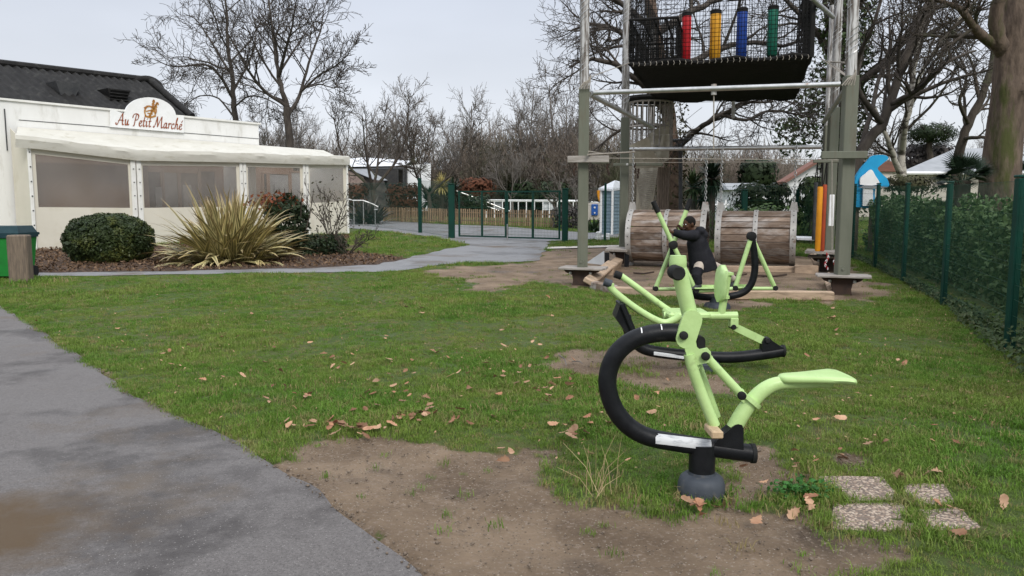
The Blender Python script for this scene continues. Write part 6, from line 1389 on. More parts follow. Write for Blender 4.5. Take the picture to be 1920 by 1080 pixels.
# planting beyond the fence
def spiky(name, x_, y_, Y_, R_px, n, mat, label, seed, w=.05, trunk=None, bend=(1, 2, 7, 8), cat='plant', tl=(0, 2.2)):
    c = at(x_, y_, Y_); gz_ = g(c.x, Y_); o = thing(name, Vector((c.x, Y_, gz_)), label, cat); R_ = R_px*Y_/F; r = random.Random(seed); ms = []
    for q in range(6): me = strap_mesh(R_, w, (.3, .6, .9, .2, .5, 1.2)[q], seed+q); me.materials.append(M[mat]); ms.append(me)
    for q in range(n):
        lf = bpy.data.objects.new('leaf', ms[r.randrange(6)]); COL.objects.link(lf); lf.parent = o; lf.location = (0, 0, c.z-gz_)
        lf.rotation_euler = (-r.uniform(*tl), 0, r.uniform(0, 6.283)); s = r.uniform(.7, 1.1); lf.scale = (1, s, s)
    if trunk: mb = MB(); mb.tube([Vector((c.x, Y_, gz_-.1)), Vector((c.x+.05, Y_, (gz_+c.z)/2)), c], [trunk*1.2, trunk*.9, trunk], 9); mb.build('trunk', 'bark', o)
    return o
spiky('cordyline', 828, 350, 50, 29, 130, 'yellow_frond', 'yellow leaved cordyline above the picket fence', 201, w=.028, trunk=.12)
spiky('cordyline', 850, 358, 50.5, 30, 90, 'palm_dark', 'dark leaved cordyline right beside the yellow one', 203, w=.05, trunk=.12)
spiky('cordyline', 803, 378, 49, 30, 150, 'palm_dark', 'rounded dark green cordyline behind the left fence post', 205, w=.05, trunk=.1)
flax('dark_flax', Vector((at(690, 405, 44).x, 44, g(0, 44))), 58*44/F, 150, 'flax_dark', 'dark bronze flax clump beside the bent handrail', 207, w=.06, spread=1.4)
spiky('cordyline', 1300, 352, 30, 40, 120, 'palm', 'low spiky green palm in front of the wood behind the left barrel', 209, w=.05, trunk=.12)
spiky('cordyline', 1335, 335, 29, 42, 180, 'palm_dark', 'bushy cordyline with a double trunk behind the tower', 211, w=.045, trunk=.12, tl=(0, 2.7))
spiky('cordyline', 1322, 366, 30.5, 40, 120, 'palm_dark', 'shorter dark cordyline beside the double trunked one', 213, w=.045, trunk=.1, tl=(0, 2.7))
flax('bank_flax', Vector((at(1112, 440, 35).x, 35, g(0, 35))), 34*35/F, 60, 'palm', 'green strap leaved clump beside the blue shed', 215, w=.05, spread=1.2)
# fan palm behind the right fence
def fan_palm(x_, y_, Y_, R_px, n, label, seed):
    c = at(x_, y_, Y_); gz_ = g(c.x, Y_); o = thing('fan_palm', Vector((c.x, Y_, gz_)), label, 'palm'); r = random.Random(seed); R_ = R_px*Y_/F
    mb = MB(); mb.tube([Vector((c.x, Y_, gz_-.1)), c], [.16, .14], 9); mb.build('trunk', 'bark', o)
    fan = MB(); 
    for q in range(17):
        a = -1.25+2.5*q/16; d = Vector((math.sin(a), math.cos(a), 0)); sd_ = Vector((d.y, -d.x, 0)); fan.add([Vector((0, .0, 0)), d*.35-sd_*.03+Vector((0, 0, .02)), d*.7+Vector((0, 0, -.04-.05*abs(a))), d*.35+sd_*.03+Vector((0, 0, .02))], [(0, 1, 2, 3)])
    fan.tube([Vector((0, -.55, -.1)), Vector((0, 0, 0))], .014, 5); pr = None
    for q in range(n):
        if pr is None: pr = fan.build('frond', 'palm_dark', o, smooth=False, origin=(0, 0, 0)); pr.data.transform(Matrix.Translation(o.location)); f = pr
        else: f = bpy.data.objects.new('frond', pr.data); COL.objects.link(f); f.parent = o
        az = r.uniform(0, 6.283); el_ = r.uniform(-.5, 1.2); s = R_*.85*r.uniform(.75, 1.1); d = Vector((math.cos(az)*math.cos(el_), math.sin(az)*math.cos(el_), math.sin(el_)))
        f.location = c-o.location+d*R_*.42; f.rotation_euler = (Vector((d.x, d.y, d.z)).to_track_quat('Y', 'Z') @ Matrix.Rotation(r.uniform(-.4, .4), 4, 'Y').to_quaternion()).to_euler(); f.scale = (s, s, s)
fan_palm(1806, 338, 15.5, 62, 30, 'dark fan palm behind the fence left of the massive trunk', 301)
fan_palm(1912, 335, 17.5, 44, 20, 'dark fan palm partly hidden right of the massive trunk', 303)
def leafy(name, x0, x1, y0, y1, Y_, dep, n, size, mat, label, seed, cat='hedge', stem=True, lump=.25, base_=None):
    k = Y_/F; c = at((x0+x1)/2, (y0+y1)/2, Y_); gz_ = g(c.x, Y_); o = thing(name, Vector((c.x, Y_, gz_)), label, cat)
    P, D = shell((c.x, Y_, c.z), ((x1-x0)/2*k, dep, (y1-y0)/2*k), n, seed, .6, .35, lump); P = P[P[:, 2] > gz_-.1]; leaves('foliage', P, size, mat, o, seed=seed)
    if stem:
        mb = MB()
        for q in range(5): a = q*1.25; mb.tube([Vector((c.x+math.cos(a)*.15, Y_, gz_-.1)), Vector((c.x+math.cos(a)*(x1-x0)*k*.3, Y_+math.sin(a)*dep*.5, c.z))], [.05, .02], 6)
        mb.build('stem', 'bark', o)
    return o
leafy('hedge', 726, 790, 345, 400, 48.5, .8, 1800, .13, 'brown_hedge', 'brown winter hedge behind the left mesh fence', 21)
leafy('hedge', 645, 690, 345, 392, 47, .8, 1000, .13, 'brown_hedge', 'brown shrub just past the shop corner', 22)
leafy('hedge', 860, 925, 335, 372, 58, 1.5, 2000, .16, 'brown_hedge', 'rusty brown shrub mass behind the sloping handrail', 23)
leafy('hedge', 950, 1075, 338, 385, 59, 1.5, 3000, .17, 'dark_leaf', 'dark evergreen shrubs behind the gate', 24)
leafy('shrub', 865, 920, 365, 400, 50, .8, 900, .11, 'dark_leaf', 'low green shrub at the foot of the sloping handrail', 25, 'shrub')
leafy('shrub', 1035, 1090, 385, 430, 38, .7, 900, .09, 'flax_dark', 'grey brown tangle of shrub against the right gate post', 26, 'shrub')
leafy('shrub', 1375, 1480, 343, 400, 31, .8, 2200, .1, 'dark_leaf', 'dark leafy shrub before the mobile home and white gable', 27, 'shrub')
leafy('shrub', 1500, 1560, 330, 400, 27, .8, 1600, .1, 'ivy', 'dark evergreen behind the hanging orange pad', 28, 'shrub')
leafy('conifer', 1390, 1450, 300, 352, 62, 1.6, 2500, .22, 'dark_leaf', 'dark conifer far behind the mobile home', 29, 'tree')
leafy('hedge', 1340, 1590, 385, 450, 27.5, .7, 3800, .09, 'hedge_dark', 'dark hedge lining the back fence behind the barrels', 30)
# hedge behind the right hand fence
def hedge_run(A, B, h0, h1, thick, n, size, mat, label, seed):
    A, B = Vector(A), Vector(B); u = (B-A).normalized(); nr = Vector((u.y, -u.x, 0)); o = thing('hedge', Vector((A.x, A.y, g(A.x, A.y))), label, 'hedge'); r = np.random.default_rng(seed)
    s = r.random(n); L_ = (B-A).length; hh_ = h0+(h1-h0)*s+.14*np.sin(s*L_*1.9)+.1*np.sin(s*L_*4.7+1); z = hh_*(1-(1-r.random(n)**.75)*1.0); off = thick*(r.random(n)**2)*np.where(r.random(n) < .8, 1, 1.0)-.1*np.sin(s*L_*3+z*4)+.08*np.sin(z*9+s*L_*5)
    P = np.c_[A.x+u.x*s*L_+nr.x*-off*-1*-1, A.y+u.y*s*L_+nr.y*-off*-1*-1, z]
    P[:, 0] = A.x+u.x*s*L_-nr.x*off; P[:, 1] = A.y+u.y*s*L_-nr.y*off; P[:, 2] += gz(P[:, 0], P[:, 1])
    leaves('foliage', P, size, mat, o, outward=np.array([nr.x, nr.y, .5])*.5, seed=seed)
    mb = MB()
    for q in range(int(L_/.7)): p = A+u*(q*.7+.3)-nr*(thick*.5); mb.tube([Vector((p.x, p.y, g(p.x, p.y)-.1)), Vector((p.x+.1, p.y, g(p.x, p.y)+h0*.8))], [.03, .012], 5)
    mb.build('stem', 'bark', o)
fu = (rp[3]-rp[0]).normalized(); fn = Vector((fu.y, -fu.x, 0)); fn = fn if fn.x < 0 else -fn
hA, hB = rp[4]+(rp[4]-rp[3])*.35-fn*.75, rp[0]-fn*.75
hedge_run(Vector((hB.x, hB.y, 0)), Vector((hA.x, hA.y, 0)), 1.55, 1.5, 1.1, 26000, .055, 'hedge_dark', 'clipped dark hedge behind the far half of the mesh fence', 31)
hC = rp[6]-fn*.7
hedge_run(Vector((hA.x+.15, hA.y, 0)), Vector((hC.x+.15, hC.y, 0)), 1.85, 1.95, 1.0, 22000, .052, 'hedge_leaf', 'taller paler leafy hedge behind the near half of the mesh fence', 33)
leafy('shrub', 1655, 1750, 330, 362, 24, .8, 1500, .06, 'brown_olive', 'dull olive shrub beneath the birch behind the fence', 34, 'shrub', lump=.4)
# ivy creeping along the foot of the fence
n = 9000; s = NR.random(n); ii = np.minimum((s*5.999).astype(int), 5); ff = s*6-ii; RP = np.array([(p.x, p.y) for p in rp]); b2 = RP[ii]*(1-ff[:, None])+RP[ii+1]*ff[:, None]
near_ = np.clip((13-b2[:, 1])/6, .15, 1); off = NR.random(n)**1.9*(.12+.30*near_)-.15; z = NR.random(n)**2*(.08+.3*near_)*np.clip(1-off/.8, .15, 1)
P = np.c_[b2[:, 0]+fn.x*off, b2[:, 1]+fn.y*off, z+.015]; P[:, 2] += gz(P[:, 0], P[:, 1])
o = leaves('ivy', P, .03, 'ivy', outward=np.array([-.4, -.4, .8]), jit=.6, seed=37, kind='stuff'); o['label'] = 'ivy and weeds creeping along the foot of the mesh fence'

# ---------------------------------------------------------------- buildings and things far behind
def house(name, x0, x1, ye, yb, Y_, dep, wall, label, roof=None, rise=0, over=.25, rz=0, cat='house', win=()):
    a, b_ = at(x0, ye, Y_), at(x1, ye, Y_); zb_ = g(a.x, Y_)-.1; ze = a.z; W_ = b_.x-a.x; cx = (a.x+b_.x)/2; o = thing(name, Vector((cx, Y_, zb_)), label, cat)
    mb = MB(); mb.box((cx, Y_+dep/2, (zb_+ze)/2), (W_, dep, ze-zb_)); mb.build('wall', wall, o, smooth=False)
    if roof:
        mb = MB(); z0 = ze+.004
        mb.add([(a.x-over, Y_-over, z0), (b_.x+over, Y_-over, z0), (b_.x+over, Y_+dep+over, z0), (a.x-over, Y_+dep+over, z0), (a.x-over+min(rise, W_*.2)*.6, Y_+dep/2, z0+rise), (b_.x+over-min(rise, W_*.2)*.6, Y_+dep/2, z0+rise)], [(0, 1, 5, 4), (1, 2, 5), (2, 3, 4, 5), (3, 0, 4), (3, 2, 1, 0)]); mb.build('roof', roof, o, smooth=False)
    for wx0, wy0, wx1, wy1 in win:
        p, q = at(wx0, wy1, Y_), at(wx1, wy0, Y_); mb = MB(); mb.box(((p.x+q.x)/2, Y_-.02, (p.z+q.z)/2), (q.x-p.x, .06, q.z-p.z)); w_ = mb.build('window', 'white_paint', o, smooth=False)
        mb = MB(); mb.box(((p.x+q.x)/2, Y_-.06, (p.z+q.z)/2), ((q.x-p.x)*.82, .03, (q.z-p.z)*.82)); mb.build('pane', 'glass_dark', w_, smooth=False)
    return o
# marquee with canvas roof
mq = thing('marquee', at(720, 400, 60)-Vector((0, 0, 1)), 'white canvas marquee with an open dark front beyond the shop corner', 'marquee')
V = []
edge = [(630, 313), (690, 312), (745, 311), (762, 309)]; rid = [(630, 301), (680, 296), (740, 300), (770, 303)]
P1 = [at(x_, y_, 58) for x_, y_ in edge]; P2 = [at(x_, y_-1, 62) for x_, y_ in rid]; P3 = [p+Vector((0, 5, -.5)) for p in P2]; n = 4
raw('canvas_roof', [tuple(p) for p in P1+P2+P3], [(k, k+1, k+1+n, k+n) for k in range(3)]+[(k+n, k+1+n, k+1+2*n, k+2*n) for k in range(3)], 'tarp', mq, smooth=True)
cloth('canvas_wall', [at(760, 310, 58), at(808, 307, 58.5), at(806, 395, 58.5), at(760, 395, 58)], 'tarp', par=mq, wav=.1)
cloth('canvas_wall', [at(808, 307, 58.5), at(795, 303, 63), at(795, 390, 63), at(806, 395, 58.5)], 'tarp', par=mq, wav=.05)
mb = MB(); a, b_ = at(640, 312, 61.5), at(762, 395, 61.5); mb.box((a+b_)/2, (b_.x-a.x, .2, a.z-b_.z)); mb.build('back_wall', 'flax_dark', mq, smooth=False)
mb = MB()
for x_ in (745, 757, 762): mb.tube([at(x_, 312, 58), at(x_, 395, 58)], .09, 6)
mb.tube([at(640, 318, 58), at(760, 316, 58)], .1, 6); mb.build('marquee_pole', 'dark_metal', mq)
mb = MB(); a = at(690, 330, 57.5); mb.box(at(705, 335, 57.6), (3.2, .1, 1.3)); mb.build('counter_panel', 'interior_dark', mq, smooth=False)
# little gabled outbuilding
o = thing('outbuilding', at(668, 390, 54)-Vector((0, 0, .8)), 'small pale brick outbuilding with a slate gable roof beside the marquee', 'shed')
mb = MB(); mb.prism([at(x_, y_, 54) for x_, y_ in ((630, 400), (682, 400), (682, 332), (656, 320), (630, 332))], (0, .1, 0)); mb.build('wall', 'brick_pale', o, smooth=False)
mb = MB(); mb.add([at(654, 318, 53.8), at(704, 339, 53.8), at(730, 339, 58), at(690, 318, 58)], [(0, 1, 2, 3)]); mb.add([at(654, 317, 53.8), at(704, 338, 53.8), at(730, 338, 58), at(690, 317, 58)], [(3, 2, 1, 0)]); mb.build('roof', 'grey_roof', o, smooth=False)
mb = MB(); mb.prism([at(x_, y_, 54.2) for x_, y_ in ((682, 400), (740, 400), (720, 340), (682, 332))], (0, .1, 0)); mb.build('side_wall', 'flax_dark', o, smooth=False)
# blue weatherboard shed with boards as parts
Y_ = 33; a, b_, c = at(1126, 446, Y_), at(1147, 449, Y_-.3), at(1172, 449, Y_+1.2)
sd2 = thing('garden_shed', Vector((b_.x, b_.y, g(b_.x, b_.y))), 'blue grey weatherboard shed with white corner trim beyond the fence', 'shed'); zt_ = at(1147, 357, Y_).z; zb_ = g(b_.x, b_.y)
for p, q in ((a, b_), (b_, c)):
    p = Vector((p.x, p.y, 0)); q = Vector((q.x, q.y, 0)); N = 13; h = (zt_-zb_)/N
    for i_ in range(N):
        mb = MB(); u = (q-p).normalized(); nr = Vector((u.y, -u.x, 0)); z = zb_+i_*h
        mb.add([p+nr*.03+Vector((0,0,z)), q+nr*.03+Vector((0,0,z)), q+nr*.005+Vector((0,0,z+h*.98)), p+nr*.005+Vector((0,0,z+h*.98)), p-nr*.05+Vector((0,0,z)), q-nr*.05+Vector((0,0,z)), q-nr*.05+Vector((0,0,z+h*.98)), p-nr*.05+Vector((0,0,z+h*.98))], [(0,1,2,3), (7,6,5,4), (0,4,5,1), (3,2,6,7), (0,3,7,4), (1,5,6,2)]); mb.build('board', 'shed_blue', sd2, smooth=False)
mb = MB()
for p in (a, b_): mb.box(Vector((p.x, p.y-.03, (zb_+zt_)/2)), (.09, .09, zt_-zb_))
mb.build('corner_trim', 'white_paint', sd2, smooth=False)
ap = at(1153, 338, Y_+.4); mb = MB(); l1, l2, l3 = at(1122, 353, Y_-.1), at(1148, 355, Y_-.4), at(1180, 350, Y_+1.5)
mb.add([l1, l2, ap, l3, ap+Vector((.4, 1.5, 0)), l1+Vector((0, 0, -.08)), l2+Vector((0, 0, -.08)), l3+Vector((0, 0, -.08))], [(0, 1, 2), (1, 3, 2), (2, 3, 4), (0, 2, 4), (0, 5, 6, 1), (1, 6, 7, 3)]); mb.build('roof', 'shed_roof', sd2, smooth=False)
# notice board, orange shape, white block and rail near the shed
nb = thing('notice_board', Vector((at(1113, 420, 37).x, 37, g(0, 37))), 'small blue notice board on a pink panel left of the blue shed', 'sign')
mb = MB(); a, b_ = at(1101, 380, 37), at(1126, 412, 37); mb.box((a+b_)/2, (b_.x-a.x, .06, a.z-b_.z)); mb.build('panel', 'render_wall', nb, smooth=False)
mb = MB(); a, b_ = at(1109, 383, 36.9), at(1121, 404, 36.9); mb.box((a+b_)/2, (b_.x-a.x, .05, a.z-b_.z), bev=.015); mb.build('board', 'sign_blue', nb, smooth=False)
mb = MB(); c = at(1115, 389, 36.85); mb.lathe(c, [(0, -.02), (.045, -.02), (.045, .0), (0, .0)], 14, axis=1); c = at(1115, 399, 36.85); mb.lathe(c, [(0, -.02), (.04, -.02), (.04, 0), (0, 0)], 14, axis=1); mb.build('roundel', 'white_paint', nb)
mb = MB(); mb.box(Vector((at(1105, 420, 37).x, 37.1, g(0, 37)+.5)), (.07, .07, 1.2)); mb.box(Vector((at(1123, 420, 37).x, 37.1, g(0, 37)+.5)), (.07, .07, 1.2)); mb.build('leg', 'post_wood', nb, smooth=False)
mb = MB(); mb.prism([at(x_, y_, 34.5) for x_, y_ in ((1119, 358), (1126, 354), (1127, 374), (1123, 378), (1120, 366))], (0, .1, 0)); o = mb.build('flag', 'pad_orange', origin=at(1123, 366, 34.5), smooth=False); tag(o, 'small orange banner hanging at the left corner of the blue shed', 'banner')
mb = MB(); p = gp(1130, 451); mb.box(p+Vector((0, 0, .1)), (.5, .3, .16), bev=.03); mb.box(p+Vector((-.15, -.02, .24)), (.2, .24, .2), bev=.04); mb.box(p+Vector((.2, 0, .2)), (.18, .2, .14), bev=.03); tag(mb.build('concrete_foot', 'white_paint', origin=p, smooth=False), 'white concrete fence foot lying at the corner of the blue shed', 'block')
rail(((1060, 377), (1100, 378), (1122, 380)), 44, .04, 'low white rail right of the gate, upper bar', mat='white_paint', posts=((1103, 378, 44),), grp=None)
# pale homes
house('mobile_home', 1012, 1075, 352, 372, 72, 3, 'render_wall', 'pale mobile home glimpsed through the trees behind the gate', 'shed_roof', .5, win=((1030, 354, 1040, 362),))
house('mobile_home', 1372, 1432, 356, 396, 46, 4, 'tarp', 'long white mobile home seen between the barrels and the cordylines', 'grey_roof', .45, win=((1392, 362, 1398, 370), (1408, 362, 1413, 370)))
o = house('mobile_home', 1398, 1490, 366, 420, 40, 3, 'white_paint', 'white caravan behind the dark shrub at the back fence', None)
mb = MB(); a = at(1454, 372, 39.9); mb.box(at(1455, 387, 39.9), (.34, .06, .75), bev=.05); mb.build('door', 'shed_roof', o, smooth=False)
gh = thing('gable_house', at(1545, 400, 50)-Vector((0, 0, 1)), 'white rendered house gable with a red tiled verge behind the tower posts', 'house')
mb = MB(); mb.prism([at(x_, y_, 50) for x_, y_ in ((1480, 400), (1480, 352), (1470, 340), (1530, 303), (1600, 345), (1600, 400))], (0, .4, 0)); mb.build('wall', 'tarp', gh, smooth=False)
mb = MB(); mb.prism([at(x_, y_, 50) for x_, y_ in ((1462, 341), (1530, 299), (1608, 346), (1608, 350), (1530, 304), (1463, 346))], (0, 1.4, 0)); mb.build('roof', 'dull_red', gh, smooth=False)
gr = thing('bungalow', at(1790, 345, 42), 'long bungalow with a low grey roof behind the fan palm', 'house')
mb = MB(); e1, e2 = at(1690, 322, 42), at(2050, 322, 42); r1, r2 = at(1790, 279, 47), at(2050, 272, 47)
mb.add([e1, e2, r2, r1, e1+Vector((0, 0, -.15)), e2+Vector((0, 0, -.15))], [(0, 1, 2, 3), (0, 4, 5, 1)]); mb.add([e1, r1, at(1800, 322, 55)], [(0, 1, 2)]); mb.build('roof', 'grey_roof', gr, smooth=False)
mb = MB(); mb.prism([e1+Vector((.4, .4, -.1)), e2+Vector((0, .4, -.1)), Vector((e2.x, e2.y+.4, .3)), Vector((e1.x+.4, e1.y+.4, .3))], (0, .2, 0)); mb.build('wall', 'render_wall', gr, smooth=False)
mb = MB(); mb.tube([e1+Vector((0, -.08, -.08)), e2+Vector((0, -.08, -.08))], .09, 6); mb.build('gutter', 'white_paint', gr)
house('bungalow', 1610, 1700, 322, 345, 60, 4, 'render_wall', 'distant brown roofed bungalow left of the grey roof', 'brown_hedge', .9)
# round headed pine
tr = Tree(81, n=(5, 4), up=.1, minr=.02); B_ = px(((1745, 345), (1744, 300), (1742, 262)), 62); tr.limb(B_, .3, .2, kids=False)
for q in range(5): tr.limb([B_[2], B_[2]+Vector((math.cos(q*1.3)*.8, math.sin(q*1.3)*.8, .5)), B_[2]+Vector((math.cos(q*1.3)*1.6, math.sin(q*1.3)*1.5, .9))], .1, .04, smooth=3)
pn = tr.build('pine_tree', B_[0], 'bark', 'round headed dark pine above the distant bungalow roof'); c = at(1745, 252, 62)
P, D = shell(tuple(c), (2.1, 1.8, .85), 3000, 41, .6, 0, .25); leaves('foliage', P, .16, 'dark_leaf', pn, asp=.2, seed=41)
leafy('shrub', 1690, 1790, 270, 322, 64, 1.5, 2500, .2, 'flax_dark', 'hazy grey brown shrub mass below the pine', 43, 'shrub', lump=.3)
# blue and white painted play panel
pl = thing('play_panel', at(1632, 400, 22)-Vector((0, 0, .6)), 'bright blue and white cut out play panel behind the fence', 'play panel'); Y_ = 23
def spline_poly(pts): return [v for v in cat_rom([(p[0], p[1], 0) for p in pts+[pts[0]]], 4)][:-1]
bl = spline_poly([(1603, 388), (1602, 340), (1612, 318), (1626, 302), (1636, 292), (1656, 291), (1664, 297), (1652, 308), (1644, 316), (1652, 326), (1662, 336), (1664, 350), (1640, 352), (1636, 388)])
mb = MB(); mb.prism([at(v.x, v.y, Y_) for v in bl], (0, .12, 0)); mb.build('panel', 'sky_blue', pl, smooth=False)
wh = spline_poly([(1612, 346), (1613, 334), (1622, 326), (1633, 318), (1641, 330), (1648, 344), (1630, 348)])
mb = MB(); mb.prism([at(v.x, v.y, Y_-.12) for v in wh], (0, .05, 0)); mb.build('white_patch', 'white_paint', pl, smooth=False)
mb = MB(); mb.prism([at(*v, Y_-.14) for v in ((1617, 386), (1618, 352), (1636, 352), (1637, 386))], (0, .05, 0)); mb.build('white_patch', 'white_paint', pl, smooth=False)
mb = MB(); mb.prism([at(*v, Y_-.18) for v in ((1610, 352), (1622, 347), (1640, 348), (1664, 351), (1640, 354))], (0, .03, 0)); mb.build('grey_band', 'grey_roof', pl, smooth=False)
mb = MB()
for x_ in (1606, 1634): p = at(x_, 400, Y_+.15); mb.box((p.x, p.y, (g(p.x, p.y)+at(x_, 330, Y_).z)/2), (.1, .1, at(x_, 330, Y_).z-g(p.x, p.y)))
mb.build('leg', 'post_wood', pl, smooth=False)

# ---------------------------------------------------------------- pavers, litter, leaves, grass
agg, t, b = newmat('aggregate'); M['aggregate'] = agg; b.inputs['Roughness'].default_value = .85
ge = nd(t, 'ShaderNodeNewGeometry'); vo = nd(t, 'ShaderNodeTexVoronoi', {'Scale': 62}); t.links.new(ge.outputs['Position'], vo.inputs['Vector'])
sp_ = nd(t, 'ShaderNodeSeparateColor'); t.links.new(vo.outputs['Color'], sp_.inputs[0]); rp_ = nd(t, 'ShaderNodeValToRGB'); c_ = rp_.color_ramp
c_.elements[0].color = (.36, .275, .205, 1); c_.elements[1].color = (.21, .15, .11, 1); e = c_.elements.new(.4); e.color = (.46, .37, .29, 1); e = c_.elements.new(.7); e.color = (.29, .205, .15, 1)
t.links.new(sp_.outputs[0], rp_.inputs[0]); mx = nd(t, 'ShaderNodeMix', data_type='RGBA'); mx.inputs[7].default_value = (.15, .115, .09, 1); mr = nd(t, 'ShaderNodeMapRange', {'From Min': .45, 'From Max': .62}); t.links.new(vo.outputs['Distance'], mr.inputs['Value']); t.links.new(mr.outputs[0], mx.inputs[0]); t.links.new(rp_.outputs[0], mx.inputs[6]); t.links.new(mx.outputs[2], b.inputs['Base Color'])
bu = nd(t, 'ShaderNodeBump', {'Strength': .9, 'Distance': .012}); bu.invert = True; t.links.new(vo.outputs['Distance'], bu.inputs['Height']); t.links.new(bu.outputs[0], b.inputs['Normal'])
slabl = ('back left pebble faced paving slab beside the weed clump', 'small pebble faced paving slab at the back right', 'largest pebble faced paving slab, in front beside the bare soil', 'front right pebble faced paving slab half grown over')
slab_polys = []
for pts, lab in zip(SLABS, slabl):
    q0 = [gp(*p) for p in pts]; q = [a_.lerp(b2_, f_) for a_, b2_ in zip(q0, q0[1:]+q0[:1]) for f_ in (.03, .25, .5, .75, .97)]; q = [Vector((v.x+rng.uniform(-.007, .007), v.y+rng.uniform(-.007, .007), 0)) for v in q]; slab_polys.append([(v.x, v.y) for v in q])
    c = sum(q, Vector())/len(q); mb = MB(); n = len(q); lo = [Vector((v.x, v.y, -.06)) for v in q]; hi = [Vector((v.x, v.y, .008)) for v in q]; ins = [Vector((c.x+(v.x-c.x)*.975, c.y+(v.y-c.y)*.975, .014)) for v in q]
    mb.add(lo+hi+ins, [(i_, (i_+1) % n, (i_+1) % n+n, i_+n) for i_ in range(n)]+[(i_+n, (i_+1) % n+n, (i_+1) % n+2*n, i_+2*n) for i_ in range(n)]+[tuple(range(2*n, 3*n))])
    tag(mb.build('paving_slab', 'aggregate', origin=(c.x, c.y, 0), ang=20), lab, 'paving slab', 'exposed pebble paving slabs')

NOGRASS = [PATH_POLY, ROADG_POLY, BK_POLY, BED]+slab_polys
def ok_grass(x_, y_, r):
    m_ = np.ones(len(x_), bool)
    for p in NOGRASS: m_ &= ~inpoly(x_, y_, p)
    nz = vnoise(x_, y_, 2.2, 3)*.11+vnoise(x_, y_, 6, 4)*.06+vnoise(x_, y_, 14, 5)*.05
    d = np.full(x_.shape, -9.)
    for p in DIRT: d = np.maximum(d, polydist(x_, y_, p)/max(1, np.mean([q[1] for q in p])/6))
    pr = np.clip((-(d+nz))/.14+.35, .012, 1)
    pq = polydist(x_, y_, PATCHY); pr = np.where(pq > 0, np.minimum(np.maximum(pr, .3), .45), pr)
    pe = -polydist(x_, y_, PATH_POLY); pr *= np.clip(pe/.16+.15, 0, 1)
    pr *= .45+.55*np.clip((vnoise(x_, y_, 1.0, 21)+vnoise(x_, y_, 3.1, 22)*.7+.85), 0, 1)
    # the lawn stops at the hedge, and at the shop front
    fx = np.interp(y_, RP[::-1, 1], RP[::-1, 0]); m_ &= (x_ < fx+.5) | (y_ > 20)
    m_ &= ~((x_ < np.interp(y_, [24, 33.6], [-15, -7.2])) & (y_ > 23.5))
    return m_ & (r.random(len(x_)) < pr)
gm_, t, b = newmat('grass_blade'); M['grass_blade'] = gm_; b.inputs['Roughness'].default_value = .6; b.inputs['Specular IOR Level'].default_value = .12
ge = nd(t, 'ShaderNodeNewGeometry'); n1 = nd(t, 'ShaderNodeTexNoise', {'Scale': .75, 'Detail': 4}); t.links.new(ge.outputs['Position'], n1.inputs['Vector'])
n2 = nd(t, 'ShaderNodeTexNoise', {'Scale': 5, 'Detail': 3}); t.links.new(ge.outputs['Position'], n2.inputs['Vector'])
def mixn(f, a, b2):
    n = nd(t, 'ShaderNodeMix', data_type='RGBA')
    for k, v in ((6, a), (7, b2)):
        if isinstance(v, tuple): n.inputs[k].default_value = c4(v)
        else: t.links.new(v, n.inputs[k])
    t.links.new(f, n.inputs[0]); return n.outputs[2]
def mrn(v, a, b2, c=0, d=1): n = nd(t, 'ShaderNodeMapRange', {'From Min': a, 'From Max': b2, 'To Min': c, 'To Max': d}); t.links.new(v, n.inputs['Value']); return n.outputs[0]
c0_ = mixn(mrn(n1.outputs[0], .38, .62), (.102, .205, .028), (.17, .238, .046)); c0_ = mixn(mrn(n2.outputs[0], .55, .75), c0_, (.21, .21, .08))
oi = nd(t, 'ShaderNodeObjectInfo'); c0_ = mixn(mrn(oi.outputs['Random'], .84, .92), c0_, (.23, .185, .085))
vm = nd(t, 'ShaderNodeVectorMath', operation='SCALE'); t.links.new(c0_, vm.inputs[0]); t.links.new(mrn(oi.outputs['Random'], 0, .82, .7, 1.2), vm.inputs['Scale']); t.links.new(vm.outputs[0], b.inputs['Base Color'])
tr_ = nd(t, 'ShaderNodeBsdfTranslucent'); t.links.new(vm.outputs[0], tr_.inputs[0]); ms_ = nd(t, 'ShaderNodeMixShader'); ms_.inputs[0].default_value = .28; t.links.new(b.outputs[0], ms_.inputs[1]); t.links.new(tr_.outputs[0], ms_.inputs[2]); t.links.new(ms_.outputs[0], t.nodes['Material Output'].inputs[0])
LIB = bpy.data.collections.new('tuft_shapes')
def tuft(seed, n, h, w, spread, lean):
    r = random.Random(seed); V, F_ = [], []
    for q in range(n):
        az = r.uniform(0, 6.283); px_, py_ = r.gauss(0, spread), r.gauss(0, spread); hh_ = h*r.uniform(.5, 1.15); ln = r.uniform(.1, lean); d = Vector((math.cos(az), math.sin(az), 0)); s = Vector((-d.y, d.x, 0))*w*r.uniform(.7, 1.2)
        p0 = Vector((px_, py_, -.006)); p1 = p0+Vector((0, 0, hh_*.55))+d*hh_*ln*.35; p2 = p0+Vector((0, 0, hh_*(1-.35*ln)))+d*hh_*ln; o = len(V)
        V += [tuple(v) for v in (p0-s, p0+s, p1+s*.8, p1-s*.8, p2)]; F_ += [(o, o+1, o+2, o+3), (o+3, o+2, o+4)]
    me = bpy.data.meshes.new('tuft'); me.from_pydata(V, [], F_); me.materials.append(M['grass_blade']); me.update(); return me
for k in range(8):
    o = bpy.data.objects.new(f'tuft_{k}', tuft(k, 22, .042+.004*(k % 4), .0023, .028, .9+.1*(k % 3))); LIB.objects.link(o)
